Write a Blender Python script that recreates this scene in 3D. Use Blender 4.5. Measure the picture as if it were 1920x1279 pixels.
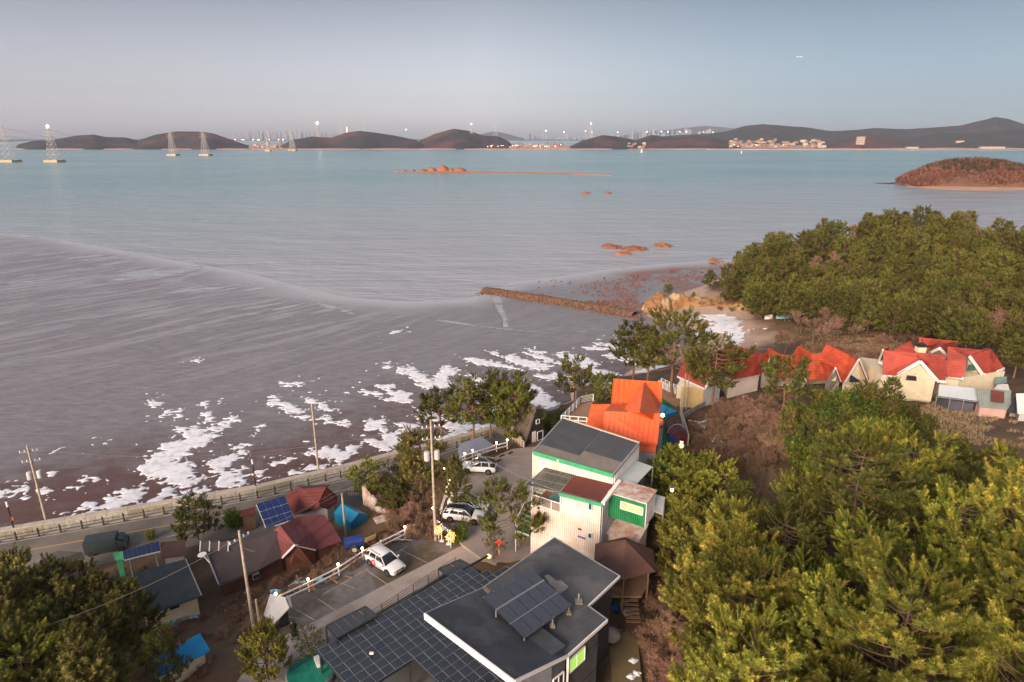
import bpy, bmesh, math, random
import numpy as np
from mathutils import Vector, Matrix
R = math.radians
SC = bpy.context.scene
for _o in list(bpy.data.objects):
 bpy.data.objects.remove(_o)
# camera, sky, sun, exposure
CAM_Z = 48.0
FPX = 1200.0
TH = math.atan(383.5 / FPX)
_S, _C = math.sin(TH), math.cos(TH)
_cd = bpy.data.cameras.new('camera')
_cd.sensor_width = 36.0
_cd.lens = 36.0 * FPX / 1920.0
_cd.clip_start = 0.5
_cd.clip_end = 40000.0
cam = bpy.data.objects.new('camera', _cd)
SC.collection.objects.link(cam)
cam.location = (0, 0, CAM_Z)
cam.rotation_euler = (math.pi / 2 - TH, 0, 0)
SC.camera = cam
SUN_EL, SUN_AZ = 20.0, 214.0          # degrees, azimuth clockwise from +Y: low and behind the camera, to its left
world = bpy.data.worlds.new('World')
SC.world = world
world.use_nodes = True
_nt = world.node_tree
_bg = _nt.nodes['Background']
_sky = _nt.nodes.new('ShaderNodeTexSky')
_sky.sky_type = 'NISHITA'
_sky.sun_disc = False
_sky.sun_elevation = R(SUN_EL)
_sky.sun_rotation = R(SUN_AZ)
_sky.altitude = 0
_sky.air_density = 1.0
_sky.dust_density = 1.0
_sky.ozone_density = 4.0
_hs = _nt.nodes.new('ShaderNodeHueSaturation')
_hs.inputs['Saturation'].default_value = 0.30
_nt.links.new(_sky.outputs[0], _hs.inputs['Color'])
# evening tint of the air: lilac low down, blue-grey higher; warmer towards the sun, bluer opposite it
_tc = _nt.nodes.new('ShaderNodeTexCoord'); _sx = _nt.nodes.new('ShaderNodeSeparateXYZ')
_nt.links.new(_tc.outputs['Generated'], _sx.inputs[0])
_rp = _nt.nodes.new('ShaderNodeValToRGB')
_e = _rp.color_ramp.elements
_e[0].position = 0.0; _e[0].color = (.96, .88, .98, 1)
_e[1].position = 1.0; _e[1].color = (1.0, 1.05, 1.2, 1)
for _p, _c in ((.06, (.83, .76, .83)), (.18, (.485, .485, .545)), (.4, (.70, .74, .86))):
 _n = _e.new(_p); _n.color = (*_c, 1)
_nt.links.new(_sx.outputs[2], _rp.inputs[0])
_dp = _nt.nodes.new('ShaderNodeVectorMath'); _dp.operation = 'DOT_PRODUCT'
_dp.inputs[1].default_value = (math.sin(R(SUN_AZ)), math.cos(R(SUN_AZ)), 0)
_nt.links.new(_tc.outputs['Generated'], _dp.inputs[0])
_rp2 = _nt.nodes.new('ShaderNodeValToRGB')
_m = _nt.nodes.new('ShaderNodeMapRange'); _m.inputs[1].default_value = -1; _m.inputs[2].default_value = 1
_nt.links.new(_dp.outputs['Value'], _m.inputs[0]); _nt.links.new(_m.outputs[0], _rp2.inputs[0])
_e = _rp2.color_ramp.elements
_e[0].position = 0.0; _e[0].color = (.365, .465, .475, 1)
_e[1].position = 1.0; _e[1].color = (1.5, 1.2, .95, 1)
_n = _e.new(.36); _n.color = (.84, .84, .80, 1)
_n = _e.new(.10); _n.color = (.74, .76, .71, 1)
def _mul(a, b):
 x = _nt.nodes.new('ShaderNodeMix'); x.data_type = 'RGBA'; x.blend_type = 'MULTIPLY'; x.inputs[0].default_value = 1.0
 _nt.links.new(a, x.inputs[6]); _nt.links.new(b, x.inputs[7]); return x.outputs[2]
_o = _mul(_mul(_hs.outputs[0], _rp.outputs[0]), _rp2.outputs[0])
_nt.links.new(_o, _bg.inputs[0])
_bg.inputs[1].default_value = 0.085
_sl = bpy.data.lights.new('sun', 'SUN')
_sl.energy = 2.3
_sl.angle = R(28)
_sl.color = (1.0, 0.78, 0.60)
sun = bpy.data.objects.new('sun', _sl)
SC.collection.objects.link(sun)
_sd = Vector((math.sin(R(SUN_AZ)) * math.cos(R(SUN_EL)), math.cos(R(SUN_AZ)) * math.cos(R(SUN_EL)), math.sin(R(SUN_EL))))
sun.rotation_euler = _sd.to_track_quat('Z', 'Y').to_euler()
sun.location = (0, 0, 60)
SC.view_settings.view_transform = 'Standard'
SC.view_settings.look = 'None'
SC.view_settings.exposure = 1.42
SC.view_settings.gamma = 1.0
SC.view_settings.use_curve_mapping = False
SC.cycles.max_bounces = 6
SC.cycles.diffuse_bounces = 3
SC.cycles.glossy_bounces = 3
SC.cycles.transparent_max_bounces = 12
SC.cycles.volume_bounces = 0
# helpers
def U(px, py, z=0.0):
 """where the view line of photo pixel (px,py) meets height z"""
 u = (px - 960) / FPX; v = (py - 639.5) / FPX
 t = (CAM_Z - z) / (_S + v * _C)
 return Vector((u * t, (_C - v * _S) * t, z))
def UD(px, py, d):
 """point on the view line at ground distance y = d"""
 u = (px - 960) / FPX; v = (py - 639.5) / FPX
 t = d / (_C - v * _S)
 return Vector((u * t, d, CAM_Z - t * (_S + v * _C)))
COL = SC.collection
def empty(name, loc=(0, 0, 0), label=None, cat=None, group=None, rz=0.0):
 o = bpy.data.objects.new(name, None)
 o.empty_display_size = 0.5
 COL.objects.link(o)
 o.location = loc
 o.rotation_euler = (0, 0, rz)
 return tag(o, label, cat, group)
def tag(o, label=None, cat=None, group=None, kind=None):
 if label: o['label'] = label
 if cat: o['category'] = cat
 if group: o['group'] = group
 if kind: o['kind'] = kind
 return o
def link_mesh(name, me, mat=None, parent=None, loc=None, rot=None):
 if mat is not None and len(me.materials) == 0:
  me.materials.append(mat)
 o = bpy.data.objects.new(name, me)
 COL.objects.link(o)
 if parent is not None:
  o.parent = parent
 if loc is not None: o.location = loc
 if rot is not None: o.rotation_euler = rot
 return o
def np_mesh(name, V, Fc, smooth=False, col=None, mats=None):
 """V (n,3), Fc (m,k) arrays -> mesh; col (m,) per-face tint value"""
 me = bpy.data.meshes.new(name)
 V = np.asarray(V, dtype=np.float32); Fc = np.asarray(Fc, dtype=np.int32)
 m, k = Fc.shape
 me.vertices.add(len(V)); me.vertices.foreach_set('co', V.ravel())
 me.loops.add(m * k); me.loops.foreach_set('vertex_index', Fc.ravel())
 me.polygons.add(m)
 me.polygons.foreach_set('loop_start', np.arange(0, m * k, k, dtype=np.int32))
 me.polygons.foreach_set('loop_total', np.full(m, k, dtype=np.int32))
 if smooth: me.polygons.foreach_set('use_smooth', np.ones(m, dtype=bool))
 if col is not None:
  a = me.attributes.new('tint', 'FLOAT', 'FACE')
  a.data.foreach_set('value', np.asarray(col, dtype=np.float32))
 me.update(calc_edges=True)
 return me
class MB:
 """collects shapes, builds ONE mesh object"""
 def __init__(s, M=None):
  s.v = []; s.f = []; s.M = M or Matrix.Identity(4)
 def add(s, vs, fs):
  b = len(s.v)
  s.v += [s.M @ Vector(p) for p in vs]
  s.f += [tuple(b + i for i in f) for f in fs]
  return s
 def box(s, c, d, rz=0.0, rx=0.0, ry=0.0):
  x, y, z = d[0] / 2, d[1] / 2, d[2] / 2
  Mx = Matrix.Translation(c) @ Matrix.Rotation(rz, 4, 'Z') @ Matrix.Rotation(ry, 4, 'Y') @ Matrix.Rotation(rx, 4, 'X')
  vs = [Mx @ Vector(p) for p in [(-x, -y, -z), (x, -y, -z), (x, y, -z), (-x, y, -z), (-x, -y, z), (x, -y, z), (x, y, z), (-x, y, z)]]
  return s.add(vs, [(0, 3, 2, 1), (4, 5, 6, 7), (0, 1, 5, 4), (1, 2, 6, 5), (2, 3, 7, 6), (3, 0, 4, 7)])
 def bar(s, a, b, w, h=None, up=(0, 0, 1)):
  """rectangular bar from a to b, w across, h along up"""
  h = h or w
  a, b = Vector(a), Vector(b)
  d = (b - a)
  if d.length < 1e-6: return s
  d.normalize(); u = Vector(up)
  if abs(d.dot(u)) > .99: u = Vector((0, 1, 0))
  r = d.cross(u).normalized(); u = r.cross(d)
  r = r * w / 2; u = u * h / 2
  vs = [a - r - u, a + r - u, a + r + u, a - r + u, b - r - u, b + r - u, b + r + u, b - r + u]
  return s.add(vs, [(0, 1, 2, 3), (7, 6, 5, 4), (0, 4, 5, 1), (1, 5, 6, 2), (2, 6, 7, 3), (3, 7, 4, 0)])
 def tube(s, pts, r, n=8, caps=True):
  pts = [Vector(p) for p in pts]
  if not isinstance(r, (list, tuple)): r = [r] * len(pts)
  rings = []
  vs = []; fs = []
  for i, p in enumerate(pts):
   d = (pts[min(i + 1, len(pts) - 1)] - pts[max(i - 1, 0)]).normalized()
   u = Vector((0, 0, 1)) if abs(d.z) < .9 else Vector((1, 0, 0))
   a = d.cross(u).normalized(); b = a.cross(d)
   for k in range(n):
    t = 2 * math.pi * k / n
    vs.append(p + (a * math.cos(t) + b * math.sin(t)) * r[i])
  for i in range(len(pts) - 1):
   for k in range(n):
    k2 = (k + 1) % n
    fs.append((i * n + k, (i + 1) * n + k, (i + 1) * n + k2, i * n + k2))
  if caps:
   fs.append(tuple(range(n))); fs.append(tuple((len(pts) - 1) * n + k for k in reversed(range(n))))
  return s.add(vs, fs)
 def lathe(s, c, prof, n=16):
  """prof = [(r,z)...] about a vertical axis at c"""
  c = Vector(c); vs = []; fs = []
  for r, z in prof:
   for k in range(n):
    t = 2 * math.pi * k / n
    vs.append(c + Vector((r * math.cos(t), r * math.sin(t), z)))
  for i in range(len(prof) - 1):
   for k in range(n):
    k2 = (k + 1) % n
    fs.append((i * n + k, i * n + k2, (i + 1) * n + k2, (i + 1) * n + k))
  fs.append(tuple(reversed(range(n)))); fs.append(tuple((len(prof) - 1) * n + k for k in range(n)))
  return s.add(vs, fs)
 def ball(s, c, r, n=10, m=6, sc=(1, 1, 1)):
  c = Vector(c); vs = [c + Vector((0, 0, -r * sc[2]))]; fs = []
  for i in range(1, m):
   a = -math.pi / 2 + math.pi * i / m
   for k in range(n):
    t = 2 * math.pi * k / n
    vs.append(c + Vector((r * sc[0] * math.cos(a) * math.cos(t), r * sc[1] * math.cos(a) * math.sin(t), r * sc[2] * math.sin(a))))
  vs.append(c + Vector((0, 0, r * sc[2])))
  for k in range(n):
   fs.append((0, 1 + (k + 1) % n, 1 + k))
   fs.append((len(vs) - 1, 1 + (m - 2) * n + k, 1 + (m - 2) * n + (k + 1) % n))
  for i in range(m - 2):
   for k in range(n):
    k2 = (k + 1) % n
    fs.append((1 + i * n + k, 1 + i * n + k2, 1 + (i + 1) * n + k2, 1 + (i + 1) * n + k))
  return s.add(vs, fs)
 def prism(s, poly, z0, z1):
  """poly = [(x,y)..] ccw; z0,z1 numbers or per-vertex lists"""
  n = len(poly)
  z0 = [z0] * n if not isinstance(z0, (list, tuple)) else z0
  z1 = [z1] * n if not isinstance(z1, (list, tuple)) else z1
  vs = [(p[0], p[1], z0[i]) for i, p in enumerate(poly)] + [(p[0], p[1], z1[i]) for i, p in enumerate(poly)]
  fs = [tuple(reversed(range(n))), tuple(range(n, 2 * n))]
  for i in range(n):
   j = (i + 1) % n
   fs.append((i, j, n + j, n + i))
  return s.add(vs, fs)
 def slab(s, pts, th, down=(0, 0, -1)):
  """polygon in space given thickness along down"""
  pts = [Vector(p) for p in pts]; n = len(pts); d = Vector(down) * th
  vs = pts + [p + d for p in pts]
  fs = [tuple(range(n)), tuple(reversed(range(n, 2 * n)))]
  for i in range(n):
   j = (i + 1) % n
   fs.append((i, n + i, n + j, j))
  return s.add(vs, fs)
 def build(s, name, mat, parent=None, smooth=False, loc=None, rot=None):
  me = bpy.data.meshes.new(name)
  me.from_pydata([tuple(p) for p in s.v], [], s.f)
  me.update()
  # keep every outside outward
  bm = bmesh.new(); bm.from_mesh(me); bmesh.ops.recalc_face_normals(bm, faces=bm.faces); bm.to_mesh(me); bm.free()
  if smooth:
   me.polygons.foreach_set('use_smooth', np.ones(len(me.polygons), dtype=bool))
  return link_mesh(name, me, mat, parent, loc, rot)
def kids(o):
 return [c for c in bpy.data.objects if c.parent == o]
def copy_tree(o, loc=None, rz=None, sc=None, label=None, group=None, children=None):
 c = o.copy(); COL.objects.link(c)
 if loc is not None: c.location = loc
 if rz is not None: c.rotation_euler = (c.rotation_euler[0], c.rotation_euler[1], rz)
 if sc is not None: c.scale = sc if hasattr(sc, '__len__') else (sc, sc, sc)
 if label: c['label'] = label
 if group: c['group'] = group
 for ch in (children if children is not None else kids(o)):
  k = ch[0] if isinstance(ch, tuple) else ch
  k2 = k.copy(); COL.objects.link(k2); k2.parent = c
  if children is None:
   for g in kids(k):
    g2 = g.copy(); COL.objects.link(g2); g2.parent = k2
  elif isinstance(ch, tuple):
   for g in ch[1]:
    g2 = g.copy(); COL.objects.link(g2); g2.parent = k2
 return c
# materials
def mat(name, c, rough=.8, c2=None, sc=1.0, bump=0.0, bsc=None, metal=0.0, spec=.4, emit=None, es=0.0, obj_rand=0.0, tint=None, stretch=None, c3=None, sc3=.15, alpha=None, trans=0.0, coord='Object'):
 m = bpy.data.materials.new(name); m.use_nodes = True
 nt = m.node_tree; N = nt.nodes; L = nt.links
 b = N['Principled BSDF']
 b.inputs['Roughness'].default_value = rough
 b.inputs['Metallic'].default_value = metal
 b.inputs['Specular IOR Level'].default_value = spec
 if trans: b.inputs['Transmission Weight'].default_value = trans
 if alpha is not None: b.inputs['Alpha'].default_value = alpha
 tc = N.new('ShaderNodeTexCoord')
 vec = tc.outputs[coord]
 if stretch:
  mp = N.new('ShaderNodeMapping'); mp.inputs['Scale'].default_value = stretch[:3]
  if len(stretch) > 3: mp.inputs['Rotation'].default_value = (0, 0, stretch[3])
  L.new(vec, mp.inputs['Vector']); vec = mp.outputs[0]
 def noise(scale, det=4, ro=.6):
  n = N.new('ShaderNodeTexNoise'); n.inputs['Scale'].default_value = scale
  n.inputs['Detail'].default_value = det; n.inputs['Roughness'].default_value = ro
  L.new(vec, n.inputs['Vector']); return n
 def mixc(f, a, bcol, blend='MIX'):
  x = N.new('ShaderNodeMix'); x.data_type = 'RGBA'; x.blend_type = blend
  if hasattr(f, 'links'): L.new(f, x.inputs[0])
  else: x.inputs[0].default_value = f
  for s_, v in ((6, a), (7, bcol)):
   if hasattr(v, 'links'): L.new(v, x.inputs[s_])
   else: x.inputs[s_].default_value = (*v[:3], 1)
  return x.outputs[2]
 def ramp(f, a, bb):
  x = N.new('ShaderNodeMapRange'); x.inputs[1].default_value = a; x.inputs[2].default_value = bb
  L.new(f, x.inputs[0]); return x.outputs[0]
 c2 = c2 or tuple(v * .72 for v in c)
 out = mixc(ramp(noise(sc, 6, .65).outputs[0], .38, .62), c, c2)
 if c3:
  out = mixc(ramp(noise(sc3, 5, .6).outputs[0], .5, .62), out, c3)
 if tint:
  at = N.new('ShaderNodeAttribute'); at.attribute_name = 'tint'
  out = mixc(at.outputs['Fac'], out, tint)
 if obj_rand:
  oi = N.new('ShaderNodeObjectInfo')
  hs = N.new('ShaderNodeHueSaturation')
  mr = N.new('ShaderNodeMapRange'); mr.inputs[3].default_value = 1 - obj_rand; mr.inputs[4].default_value = 1 + obj_rand
  L.new(oi.outputs['Random'], mr.inputs[0]); L.new(mr.outputs[0], hs.inputs['Value'])
  mr2 = N.new('ShaderNodeMapRange'); mr2.inputs[3].default_value = .5 - obj_rand * .06; mr2.inputs[4].default_value = .5 + obj_rand * .05
  ml = N.new('ShaderNodeMath'); ml.operation = 'MULTIPLY'; ml.inputs[1].default_value = 7.31
  fr = N.new('ShaderNodeMath'); fr.operation = 'FRACT'
  L.new(oi.outputs['Random'], ml.inputs[0]); L.new(ml.outputs[0], fr.inputs[0]); L.new(fr.outputs[0], mr2.inputs[0]); L.new(mr2.outputs[0], hs.inputs['Hue'])
  L.new(out, hs.inputs['Color']); out = hs.outputs[0]
 L.new(out, b.inputs['Base Color'])
 if bump:
  bp = N.new('ShaderNodeBump'); bp.inputs['Strength'].default_value = min(1, bump); bp.inputs['Distance'].default_value = .05 * max(1, bump)
  L.new(noise(bsc or sc * 4, 5, .7).outputs[0], bp.inputs['Height']); L.new(bp.outputs[0], b.inputs['Normal'])
 if emit:
  b.inputs['Emission Color'].default_value = (*emit, 1); b.inputs['Emission Strength'].default_value = es
 return m
# numpy noise
_rng = np.random.default_rng(7)
_lat = _rng.random((256, 256))
def vnoise(x, y):
 xi = np.floor(x).astype(int); yi = np.floor(y).astype(int)
 fx = x - xi; fy = y - yi
 fx = fx * fx * (3 - 2 * fx); fy = fy * fy * (3 - 2 * fy)
 a = _lat[xi % 256, yi % 256]; b = _lat[(xi + 1) % 256, yi % 256]
 c = _lat[xi % 256, (yi + 1) % 256]; d = _lat[(xi + 1) % 256, (yi + 1) % 256]
 return (a * (1 - fx) + b * fx) * (1 - fy) + (c * (1 - fx) + d * fx) * fy - .5
def fbm(x, y, o=4):
 s = 0; a = 1
 for i in range(o):
  s = s + a * vnoise(x * 2 ** i + 17.3 * i, y * 2 ** i + 9.1 * i); a *= .5
 return s
def seg_dist(X, Y, P, closed):
 """distance to polyline and, if closed, inside mask"""
 n = len(P); D = np.full(X.shape, 1e9)
 ins = np.zeros(X.shape, bool)
 for i in range(n if closed else n - 1):
  x0, y0 = P[i][0], P[i][1]; x1, y1 = P[(i + 1) % n][0], P[(i + 1) % n][1]
  dx, dy = x1 - x0, y1 - y0; L2 = dx * dx + dy * dy + 1e-12
  t = np.clip(((X - x0) * dx + (Y - y0) * dy) / L2, 0, 1)
  D = np.minimum(D, np.hypot(X - x0 - t * dx, Y - y0 - t * dy))
  if closed:
   c = ((y0 > Y) != (y1 > Y)) & (X < dx * (Y - y0) / (dy if abs(dy) > 1e-12 else 1e-12) + x0)
   ins ^= c
 return D, ins
def sdf(X, Y, P):
 D, ins = seg_dist(X, Y, P, True)
 return np.where(ins, D, -D)          # positive inside
# ground heights
CP = [(0,1080,3.0),(200,1060,3.1),(400,1010,3.2),(560,985,3.3),(650,950,3.6),(700,930,4.0),(760,905,5.2),(800,885,6.2),(850,850,5.2),(900,830,4.5),(965,842,7.2),(1000,830,8.0),
 (420,1080,3.7),(560,1060,4.2),(620,1020,4.2),(480,1110,4.6),(350,1170,4.4),(515,1135,8),(650,1060,8),(780,995,8.2),(600,1070,5.2),(700,1020,6),(740,985,5.6),(780,950,7),
 (600,1150,8),(720,1080,8),(830,1030,8),(560,1210,8),(900,1060,8.1),(900,900,8.5),(960,870,8.5),(870,950,8.4),(940,1000,8.3),
 (0,1279,5),(200,1279,5.6),(300,1190,4.6),(100,1150,4),(400,1190,6.3),(450,1165,6.6),(440,1279,8),(700,1279,8),(900,1279,8),(1150,1279,8),(1200,1200,8.4),(1250,1100,9),
 (1000,1035,8.5),(1100,900,8.5),(1250,800,9),(1200,760,8),(1050,780,5.5),(1100,745,4.6),(1170,705,3.4),(1250,690,3.6),(1300,760,9),(1400,740,9.5),(1550,725,10),(1620,700,10),
 (1400,600,1.0),(1450,600,1.7),(1480,640,3),(1420,640,1.8),(1350,592,.7),(1300,585,.8),(1230,588,.5),(1700,750,11),(1880,770,11),(1750,790,12),(1650,650,6),(1550,650,5.5),(1900,650,8.5),
 (1350,800,11),(1500,850,13),(1700,900,14),(1900,900,14),(1300,950,10.2),(1500,1100,14),(1800,1150,17),(1400,1279,13),(1900,1279,18),(1250,1000,9.4),
 (1350,572,2.0),(1450,588,3.6),(1600,608,5),(1800,618,7),(1920,630,8)]
_cw = [tuple(U(a, b, z)) for a, b, z in CP]
_cw += [(62,186,3),(70,196,6),(85,188,12),(100,195,17),(118,196,19),(150,198,18.5),(185,196,17),(220,200,14),(240,230,4),(75,212,3),(90,222,5),(120,228,8),(160,230,7),
  (100,165,7),(140,165,10),(180,165,13),(220,165,14),(260,180,12),(100,250,-3),(160,260,-3),(240,270,-3),(60,215,-2),(40,190,-2),(260,140,14),(200,130,12),(150,110,11),(170,70,16),(60,40,15),(120,60,16),(80,20,18),
  (-60,40,4),(-110,50,3.5),(-110,20,5),(-40,20,6),(0,20,8),(30,20,12),(-150,60,3),
  (-70,90,-1.2),(-30,110,-1.2),(0,130,-1.2),(25,150,-1.2),(-120,120,-1.5),(-150,90,-1.5),(20,125,-.8),(45,150,-.3),(-60,180,-2),(0,220,-2)]
_cw = np.array(_cw)
_d = np.hypot(_cw[:, None, 0] - _cw[None, :, 0], _cw[:, None, 1] - _cw[None, :, 1])
_w = np.linalg.solve(np.block([[-_d - 0.4 * np.eye(len(_cw)), np.ones((len(_cw), 1))], [np.ones((1, len(_cw))), np.zeros((1, 1))]]), np.append(_cw[:, 2], 0))
WALL = [U(x, y, 4.1).to_2d() for x, y in [(-330, 1054), (-160, 1020), (0, 990), (240, 949), (480, 909), (642, 871), (755, 842), (830, 824), (917, 800), (1042, 762), (1130, 733)]]
WALL = [Vector(p) for p in WALL]
ROADC = [U(x, y, 3).to_2d() for x, y in [(-330, 1100), (-150, 1067), (0, 1041), (317, 985), (500, 951), (640, 920), (740, 892), (850, 862), (950, 826), (1010, 801)]]
ROADC = [Vector(p) for p in ROADC]
GX0, GX1, GY0, GY1, GS = -150.0, 300.0, 12.0, 285.0, 0.9
gx = np.arange(GX0, GX1, GS); gy = np.arange(GY0, GY1, GS)
GXm, GYm = np.meshgrid(gx, gy, indexing='ij')
_dd = np.zeros(GXm.shape)
for _i in range(len(_cw)):
 _dd += _w[_i] * -np.hypot(GXm - _cw[_i, 0], GYm - _cw[_i, 1])
GH = _dd + _w[-1]
GH += fbm(GXm * .18, GYm * .18) * .5 * np.clip((GH - 2) / 4, 0, 1)
# sea side of the wall drops away
_land = [tuple(p) for p in WALL] + [tuple(U(x, y, 1).to_2d()) for x, y in [(1180, 716), (1290, 700), (1330, 660)]] + [(400, 130), (400, -50), (-400, -50)]
_ws = sdf(GXm, GYm, _land)
_wd, _ = seg_dist(GXm, GYm, [tuple(p) for p in WALL], False)
_near = (_ws < 0.15) & (_wd < 60) & (GXm < 12)
GH = np.where(_near, np.minimum(GH, -0.8), GH)
# pads: flat ground under roads, yards and floors
def ribbon_pad(P, half, z, blend=2.5, drop=.08):
 global GH
 D, _ = seg_dist(GXm, GYm, P, False)
 t = np.clip((D - half) / blend, 0, 1); t = t * t * (3 - 2 * t)
 m = ~_near
 GH = np.where(m, GH * t + (z - drop) * (1 - t), GH)
def poly_pad(P, z, blend=2.0, drop=.06):
 global GH
 d = sdf(GXm, GYm, P)
 t = np.clip(-d / blend, 0, 1); t = t * t * (3 - 2 * t)
 GH = np.where(~_near, GH * t + (z - drop) * (1 - t), GH)
def upoly(pts, z): return [tuple(U(x, y, z).to_2d()) for x, y in pts]
ROAD_H = 3.0
ribbon_pad([tuple(p) for p in ROADC], 4.6, ROAD_H)
_wn = [tuple(p) for p in WALL]
# yard between wall and road
_shift = []
LOT_LOW = upoly([(498, 1143), (650, 1063), (778, 998), (800, 988), (868, 1022), (905, 1048), (860, 1062), (700, 1138), (560, 1215), (470, 1279), (440, 1320), (380, 1320), (430, 1230), (500, 1215)], 8.0)
LOT_UP = upoly([(868, 884), (960, 842), (1012, 836), (1015, 900), (1000, 960), (1012, 1040), (930, 1062), (868, 1022), (848, 1000), (838, 950), (850, 905)], 8.3)
poly_pad(LOT_LOW, 8.0); poly_pad(LOT_UP, 8.3)
BLD = [(-24, 41), (-6, 58), (12, 44), (9, 22), (-10, 16)]
poly_pad(BLD, 7.9, 2)
CONT = [(1, 52), (3, 68), (22, 60), (12, 42)]
poly_pad(CONT, 8.3, 2)
ORY = [(6, 62), (10, 84), (24, 82), (28, 74), (26, 58), (16, 56)]
poly_pad(ORY, 8.6, 2.5)
_near2 = _near
def ground(x, y):
 fx = (x - GX0) / GS; fy = (y - GY0) / GS
 i = int(max(0, min(len(gx) - 2, math.floor(fx)))); j = int(max(0, min(len(gy) - 2, math.floor(fy))))
 a = min(1, max(0, fx - i)); b = min(1, max(0, fy - j))
 return float((GH[i, j] * (1 - a) + GH[i + 1, j] * a) * (1 - b) + (GH[i, j + 1] * (1 - a) + GH[i + 1, j + 1] * a) * b)
def groundv(x, y):
 fx = (x - GX0) / GS; fy = (y - GY0) / GS
 i = np.clip(np.floor(fx).astype(int), 0, len(gx) - 2); j = np.clip(np.floor(fy).astype(int), 0, len(gy) - 2)
 a = np.clip(fx - i, 0, 1); b = np.clip(fy - j, 0, 1)
 return (GH[i, j] * (1 - a) + GH[i + 1, j] * a) * (1 - b) + (GH[i, j + 1] * (1 - a) + GH[i + 1, j + 1] * a) * b
def G(px, py):
 """world point where the photo pixel's view line meets the ground"""
 u = (px - 960) / FPX; v = (py - 639.5) / FPX
 d = Vector((u, _C - v * _S, -(_S + v * _C)))
 t = 25.0
 for _ in range(4000):
  p = Vector((0, 0, CAM_Z)) + d * t
  g = max(ground(p.x, p.y), 0.0)
  if p.z <= g: break
  t += max(.1, (p.z - g) * .6)
 return Vector((p.x, p.y, g))
def grid_mesh(name, V, nx, ny, keep=None, smooth=True):
 i = np.arange(nx - 1)[:, None] * ny + np.arange(ny - 1)[None, :]
 F4 = np.stack([i, i + ny, i + ny + 1, i + 1], -1)
 if keep is not None: F4 = F4[keep]
 F4 = F4.reshape(-1, 4)
 used, inv = np.unique(F4.ravel(), return_inverse=True)
 return np_mesh(name, V.reshape(-1, 3)[used], inv.reshape(-1, 4), smooth)
# ground material: dry brown earth and dead grass, greener and sandier in places
def ground_mat():
 m = mat('earth', (.150, .090, .052), .95, (.085, .053, .034), .35, bump=1.0, bsc=3.0, c3=(.15, .10, .05), sc3=.09, coord='Object')
 nt = m.node_tree; N = nt.nodes; L = nt.links
 b = N['Principled BSDF']; src = b.inputs['Base Color'].links[0].from_socket
 g = N.new('ShaderNodeNewGeometry'); sx = N.new('ShaderNodeSeparateXYZ'); L.new(g.outputs['Position'], sx.inputs[0])
 nz = N.new('ShaderNodeTexNoise'); nz.inputs['Scale'].default_value = .25; nz.inputs['Detail'].default_value = 5; L.new(g.outputs['Position'], nz.inputs['Vector'])
 ad = N.new('ShaderNodeMath'); ad.operation = 'MULTIPLY_ADD'; ad.inputs[1].default_value = 2.4
 L.new(nz.outputs[0], ad.inputs[0]); L.new(sx.outputs[2], ad.inputs[2])
 mr = N.new('ShaderNodeMapRange'); mr.inputs[1].default_value = 4.4; mr.inputs[2].default_value = 3.2
 L.new(ad.outputs[0], mr.inputs[0])
 my = N.new('ShaderNodeMapRange'); my.inputs[1].default_value = 98; my.inputs[2].default_value = 106; L.new(sx.outputs[1], my.inputs[0])
 mm = N.new('ShaderNodeMath'); mm.operation = 'MULTIPLY'; L.new(mr.outputs[0], mm.inputs[0]); L.new(my.outputs[0], mm.inputs[1])
 mx = N.new('ShaderNodeMix'); mx.data_type = 'RGBA'; L.new(mm.outputs[0], mx.inputs[0]); L.new(src, mx.inputs[6])
 n2 = N.new('ShaderNodeTexNoise'); n2.inputs['Scale'].default_value = .5; n2.inputs['Detail'].default_value = 8
 L.new(g.outputs['Position'], n2.inputs['Vector'])
 m2 = N.new('ShaderNodeMix'); m2.data_type = 'RGBA'; m2.inputs[6].default_value = (.34, .235, .175, 1); m2.inputs[7].default_value = (.50, .37, .29, 1)
 L.new(n2.outputs[0], m2.inputs[0]); L.new(m2.outputs[2], mx.inputs[7]); L.new(mx.outputs[2], b.inputs['Base Color'])
 return m
M_EARTH = ground_mat()
_V = np.stack([GXm, GYm, GH], -1)
_k = np.maximum(np.maximum(GH[:-1, :-1], GH[1:, :-1]), np.maximum(GH[:-1, 1:], GH[1:, 1:])) > -.7
me = grid_mesh('ground', _V, len(gx), len(gy), _k)
tag(link_mesh('ground', me, M_EARTH), kind='structure')
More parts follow.
